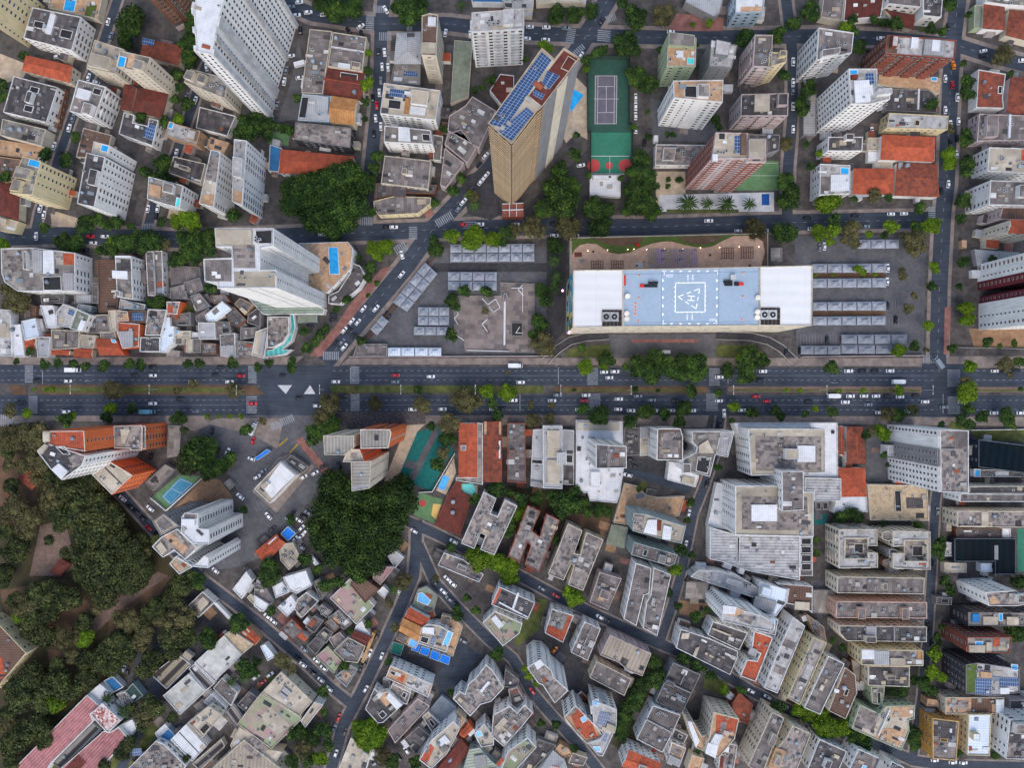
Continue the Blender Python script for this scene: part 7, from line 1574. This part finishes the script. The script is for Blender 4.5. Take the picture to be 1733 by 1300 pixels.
def make_car(x, y, col, ang, kind):
    root = bpy.data.objects.new('car' if kind == 'car' else 'truck', None); COL.objects.link(root); root.location = (x, y, .05); root.rotation_euler = (0, 0, math.radians(ang))
    key = (col, kind)
    if kind == 'car':
        if key not in CMS: CMS[key] = car_meshes(col)
        s_ = rnd.uniform(.93, 1.08); root.scale = (s_, s_, s_)
        M = dict(CMS[key]); link('body', M['body'], root); link('window_glass', M['window_glass'], root); link('roof', M['roof'], root)
        for sx in (-1.35, 1.35):
            for sy in (-.82, .82): link('wheel', M['wheel'], root, (sx, sy, .32))
        for sy in (-.55, .55): link('headlight', M['headlight'], root, (2.05, sy, .52))
    else:
        if key not in CMS:
            pm = mk('truck_paint_'+CC[col][0].replace(' ', '_'), CC[col][1], CC[col][1], 'plain', rough=.4, stain=.15)
            a = MB(); a.box((-1, 0), 5.6, 2.3, .7, 3.0, 0, 0); c_ = MB(); loft(c_, [sec(1.95, 1.05, .6, 2.3), sec(2.9, 1.05, .6, 2.25), sec(3.5, .95, .6, 1.3), sec(3.8, .9, .6, 1.0)]); g = MB(); g.face([(2.92, -.95, 2.22), (3.5, -.9, 1.36), (3.5, .9, 1.36), (2.92, .95, 2.22)])
            ch = MB(); ch.box((0, 0), 7.2, 1.2, .45, .7, 0, 0, 0, True); CMS[key] = [a.mesh('cargo_box', [pm]), c_.mesh('cab', [pm]), g.mesh('windscreen', [GL]), ch.mesh('chassis', [DARKM])]
        for me in CMS[key]: link(me.name.split('.')[0], me, root)
        if 'w' not in [k_[0] for k_ in CMS if k_[1] == 'car']: CMS['w', 'car'] = car_meshes('w')
        wh = dict(CMS['w', 'car'])['wheel']
        for sx in (-2.6, 2.6):
            for sy in (-.95, .95): link('wheel', wh, root, (sx, sy, .4), 0, (1.25, 1.5, 1.25))
    return root
ORD = ['', 'second', 'third', 'fourth', 'fifth', 'sixth', 'seventh', 'eighth', 'ninth', 'tenth', 'eleventh', 'twelfth', 'thirteenth', 'fourteenth', 'fifteenth', 'sixteenth', 'seventeenth', 'eighteenth', 'nineteenth', 'twentieth']
def ordinal(i, n, vert):
    a_, z_ = ('topmost', 'lowest') if vert else ('leftmost', 'rightmost'); e_ = 'top' if vert else 'left'; e2 = 'bottom' if vert else 'right'
    if i == 0: return a_
    if i == n-1: return z_
    if i < n/2: return f'{ORD[i]} from the {e_}'
    return f'{ORD[n-1-i]} from the {e2}'
# short unique name of every building for use in other labels
def short(B):
    s_ = re.split(r' with | by | beside | at the | in the | of the | below | above | behind | under | near | around | among ', B.desc)[0]; return s_.split(',')[0]
def near_b(x, y):
    best = None
    for B in BUILDINGS:
        for P in B.P:
            for i in range(len(P)):
                a_, b_ = Vector(P[i-1]), Vector(P[i]); d = b_-a_; t_ = max(0, min(1, (Vector((x, y))-a_).dot(d)/max(d.length_squared, .01))); q = (a_+d*t_-Vector((x, y))).length
                if best is None or q < best[0]: best = (q, B)
    return best
for B in BUILDINGS:   # short descriptions get their nearest neighbour as a landmark
    if len(B.desc.split()) > 8 or re.search(r' (by|beside|at|below|above|behind|under|near|around|among|between|against|next|left|right) ', B.desc): continue
    best = min((C for C in BUILDINGS if C is not B and C.h[0] >= 4), key=lambda C: math.dist(C.c, B.c)); s_ = short(best).split()
    s_ = [w_ for w_ in s_ if w_ not in ('the',)][:16-len(B.desc.split())-3]
    B.root['label'] = B.desc+', next to the '+' '.join(s_)
cobjs = []; placed = []
for (x, y), col, ang, kind, X, Y in CARS:
    if any(math.dist((x, y), p) < 2.3 for p in placed): continue
    if blocked(x, y, 3): continue
    placed.append((x, y)); o = make_car(x, y, col, ang, kind); ds_, nm_, k_ = near_street(x, y)
    cobjs.append((o, col, kind, x, y, ds_, nm_, k_, X, Y))
grp = {}
for e in cobjs:
    o, col, kind, x, y, ds_, nm_, k_, X, Y = e; cn = CC[col][0]
    if ds_ < 4: key = (cn, kind, 'on the '+nm_)
    else: key = (cn, kind, 'parked beside the '+' '.join(short(near_b(x, y)[1]).split()[:7]))
    grp.setdefault(key, []).append(e)
for (cn, kind, where), L_ in grp.items():
    vert = (max(e[8] for e in L_)-min(e[8] for e in L_)) < (max(e[9] for e in L_)-min(e[9] for e in L_)); L_.sort(key=lambda e: e[9] if vert else e[8])
    for i, e in enumerate(L_):
        s_ = f'{cn} {kind} {where}' if len(L_) == 1 else f'{cn} {kind} {where}, {ordinal(i, len(L_), vert)}'
        tag(e[0], s_, kind, 'cars and trucks in the streets')
grp = {}
for e in TOBJ:
    root, rm, kind, x, y, X, Y = e; sz = 'large ' if rm > 7.5 else 'small ' if rm < 4.6 else ''
    ds_, nm_, k_ = near_street(x, y); q, B = near_b(x, y)
    if X < 300 and Y > 720 and q > 3: where = 'in the park'
    elif ds_ < 1.5: where = 'along the '+nm_
    else: where = 'by the '+' '.join(short(B).split()[:5])
    band = int(Y//220) if where == 'in the park' else 0
    if where == 'in the park': where = ['', '', '', 'in the upper park', 'in the middle of the park', 'in the lower park'][min(band, 5)]
    grp.setdefault((sz+KN[kind]+(' tree' if kind != 'p' else ''), where), []).append(e)
for (lk, where), L_ in grp.items():
    vert = (max(e[5] for e in L_)-min(e[5] for e in L_)) < (max(e[6] for e in L_)-min(e[6] for e in L_)); L_.sort(key=lambda e: e[6] if vert else e[5])
    for i, e in enumerate(L_):
        e[0]['label'] = f'{lk} {where}' if len(L_) == 1 else f'{lk} {where}, {ordinal(i, len(L_), vert)}'
# ---------------------------------------------------------------- street lamps on the median and pavements
lm = MB(); lm.cyl((0, 0), .12, 0, 9.5, 8, 0, None, .07); LPOLE = lm.mesh('pole', [WHITEM]); la = MB(); la.box((0, 0), .1, 4.4, 9.4, 9.5, 0, 0, 0, True); LARM = la.mesh('arm', [WHITEM]); lh = MB(); lh.box((0, 0), .35, .8, 9.32, 9.5, 0, 0, 0, True); LHD = lh.mesh('lamp_head', [WHITEM])
LP = [(138, 659), (268, 659), (412, 660), (549, 659), (683, 659), (806, 659), (947, 659), (1063, 660), (1232, 660), (1386, 660), (1561, 660), (1729, 660)]
for i, (X, Y) in enumerate(LP):
    root = bpy.data.objects.new('street_lamp', None); COL.objects.link(root); root.location = (*px(X, Y), .16); link('pole', LPOLE, root); link('arm', LARM, root)
    for s_ in (-2, 2): link('lamp_head', LHD, root, (0, s_, 0))
    tag(root, f'white double armed street lamp on the avenue median, {ordinal(i, len(LP), False)}', 'street lamp', 'street lamps on the median')
# fuel price free canopy wall, fences around courts
def wall_line(s, h_, mat, label, cat='wall', name='wall', w=.25):
    pts = [Vector(p) for p in P2(s)]; m = MB()
    for i, (a_, b_) in enumerate(zip(pts, pts[1:])): m.box(((a_.x+b_.x)/2, (a_.y+b_.y)/2), (b_-a_).length+.002*i, w, 0, h_+.002*i, math.atan2((b_-a_).y, (b_-a_).x))
    tag(build(m, name, [mat]), label, cat)
wall_line("592,604 936,603", 2.2, WL['p'], 'long pinkish wall between the market lot and the avenue pavement'); wall_line("1355,604 1560,602", 2.2, WL['p'], 'low pinkish wall along the avenue below the right tent rows')
wall_line("742,430 598,602", 1.8, WL['b'], 'brown wall following the slanted avenue beside the tents')
wall_line("994,100 1064,100 1064,211 1069,212 1069,294", 4, R['dg'], 'tall dark green fence around the tennis and ball courts', 'fence', 'fence', .12); wall_line("994,100 994,224 999,224 999,294", 4, R['dg'], 'dark green fence on the west side of the tennis court', 'fence', 'fence', .12)
wall_line("257,842 283,864 345,808", 2, WL['w'], 'white wall around the blue court by the park'); wall_line("770,767 732,832 709,833", 2, WL['w'], 'white wall between the teal court and the pools')
wall_line("1608,588 1780,592", 2, WL['g'], 'grey wall below the maroon banded twin towers'); wall_line("1640,728 1780,726", 2, WL['w'], 'white wall above the lawn at the right edge')
# roundabout planter and small kiosks
for i_, (X, Y, nm_, la_) in enumerate(((871, 619, 'kiosk', 'white roofed bus shelter on the avenue pavement below the market hall'), (1125, 596, 'kiosk', 'small white kiosk on the plaza above the tall avenue trees'))):
    root = bpy.data.objects.new('kiosk', None); COL.objects.link(root); root.location = (*px(X, Y), 0)
    m = MB(); m.box((0, 0), 5, 1.8, 2.3, 2.5, 0, 0, 0, True); link('roof', m.mesh('roof', [R['w']]), root)
    for sx in (-2.2, 2.2):
        for sy in (-.7, .7): m = MB(); m.cyl((sx, sy), .06, .05, 2.3, 6); link('post', m.mesh('post', [POLE]), root)
    tag(root, la_, 'kiosk')
# ---------------------------------------------------------------- fix duplicates in labels
seen = {}
for o in SC.objects:
    if o.parent is None and 'label' in o: seen.setdefault(o['label'], []).append(o)
for k_, L_ in seen.items():
    if len(L_) > 1:
        L_.sort(key=lambda o: o.location.x)
        for i, o in enumerate(L_): o['label'] = f'{k_}, {ordinal(i, len(L_), False)}'
print('BUILDINGS', len(BUILDINGS), 'TREES', len(TREES), 'rest', len(rest), 'CARS', len(cobjs), 'windows', WC[0], 'objs', len(SC.objects))
for o in SC.objects:
    if o.parent is None and 'label' in o and not 4 <= len(o['label'].split()) <= 16: print('LEN', len(o['label'].split()), o['label'])
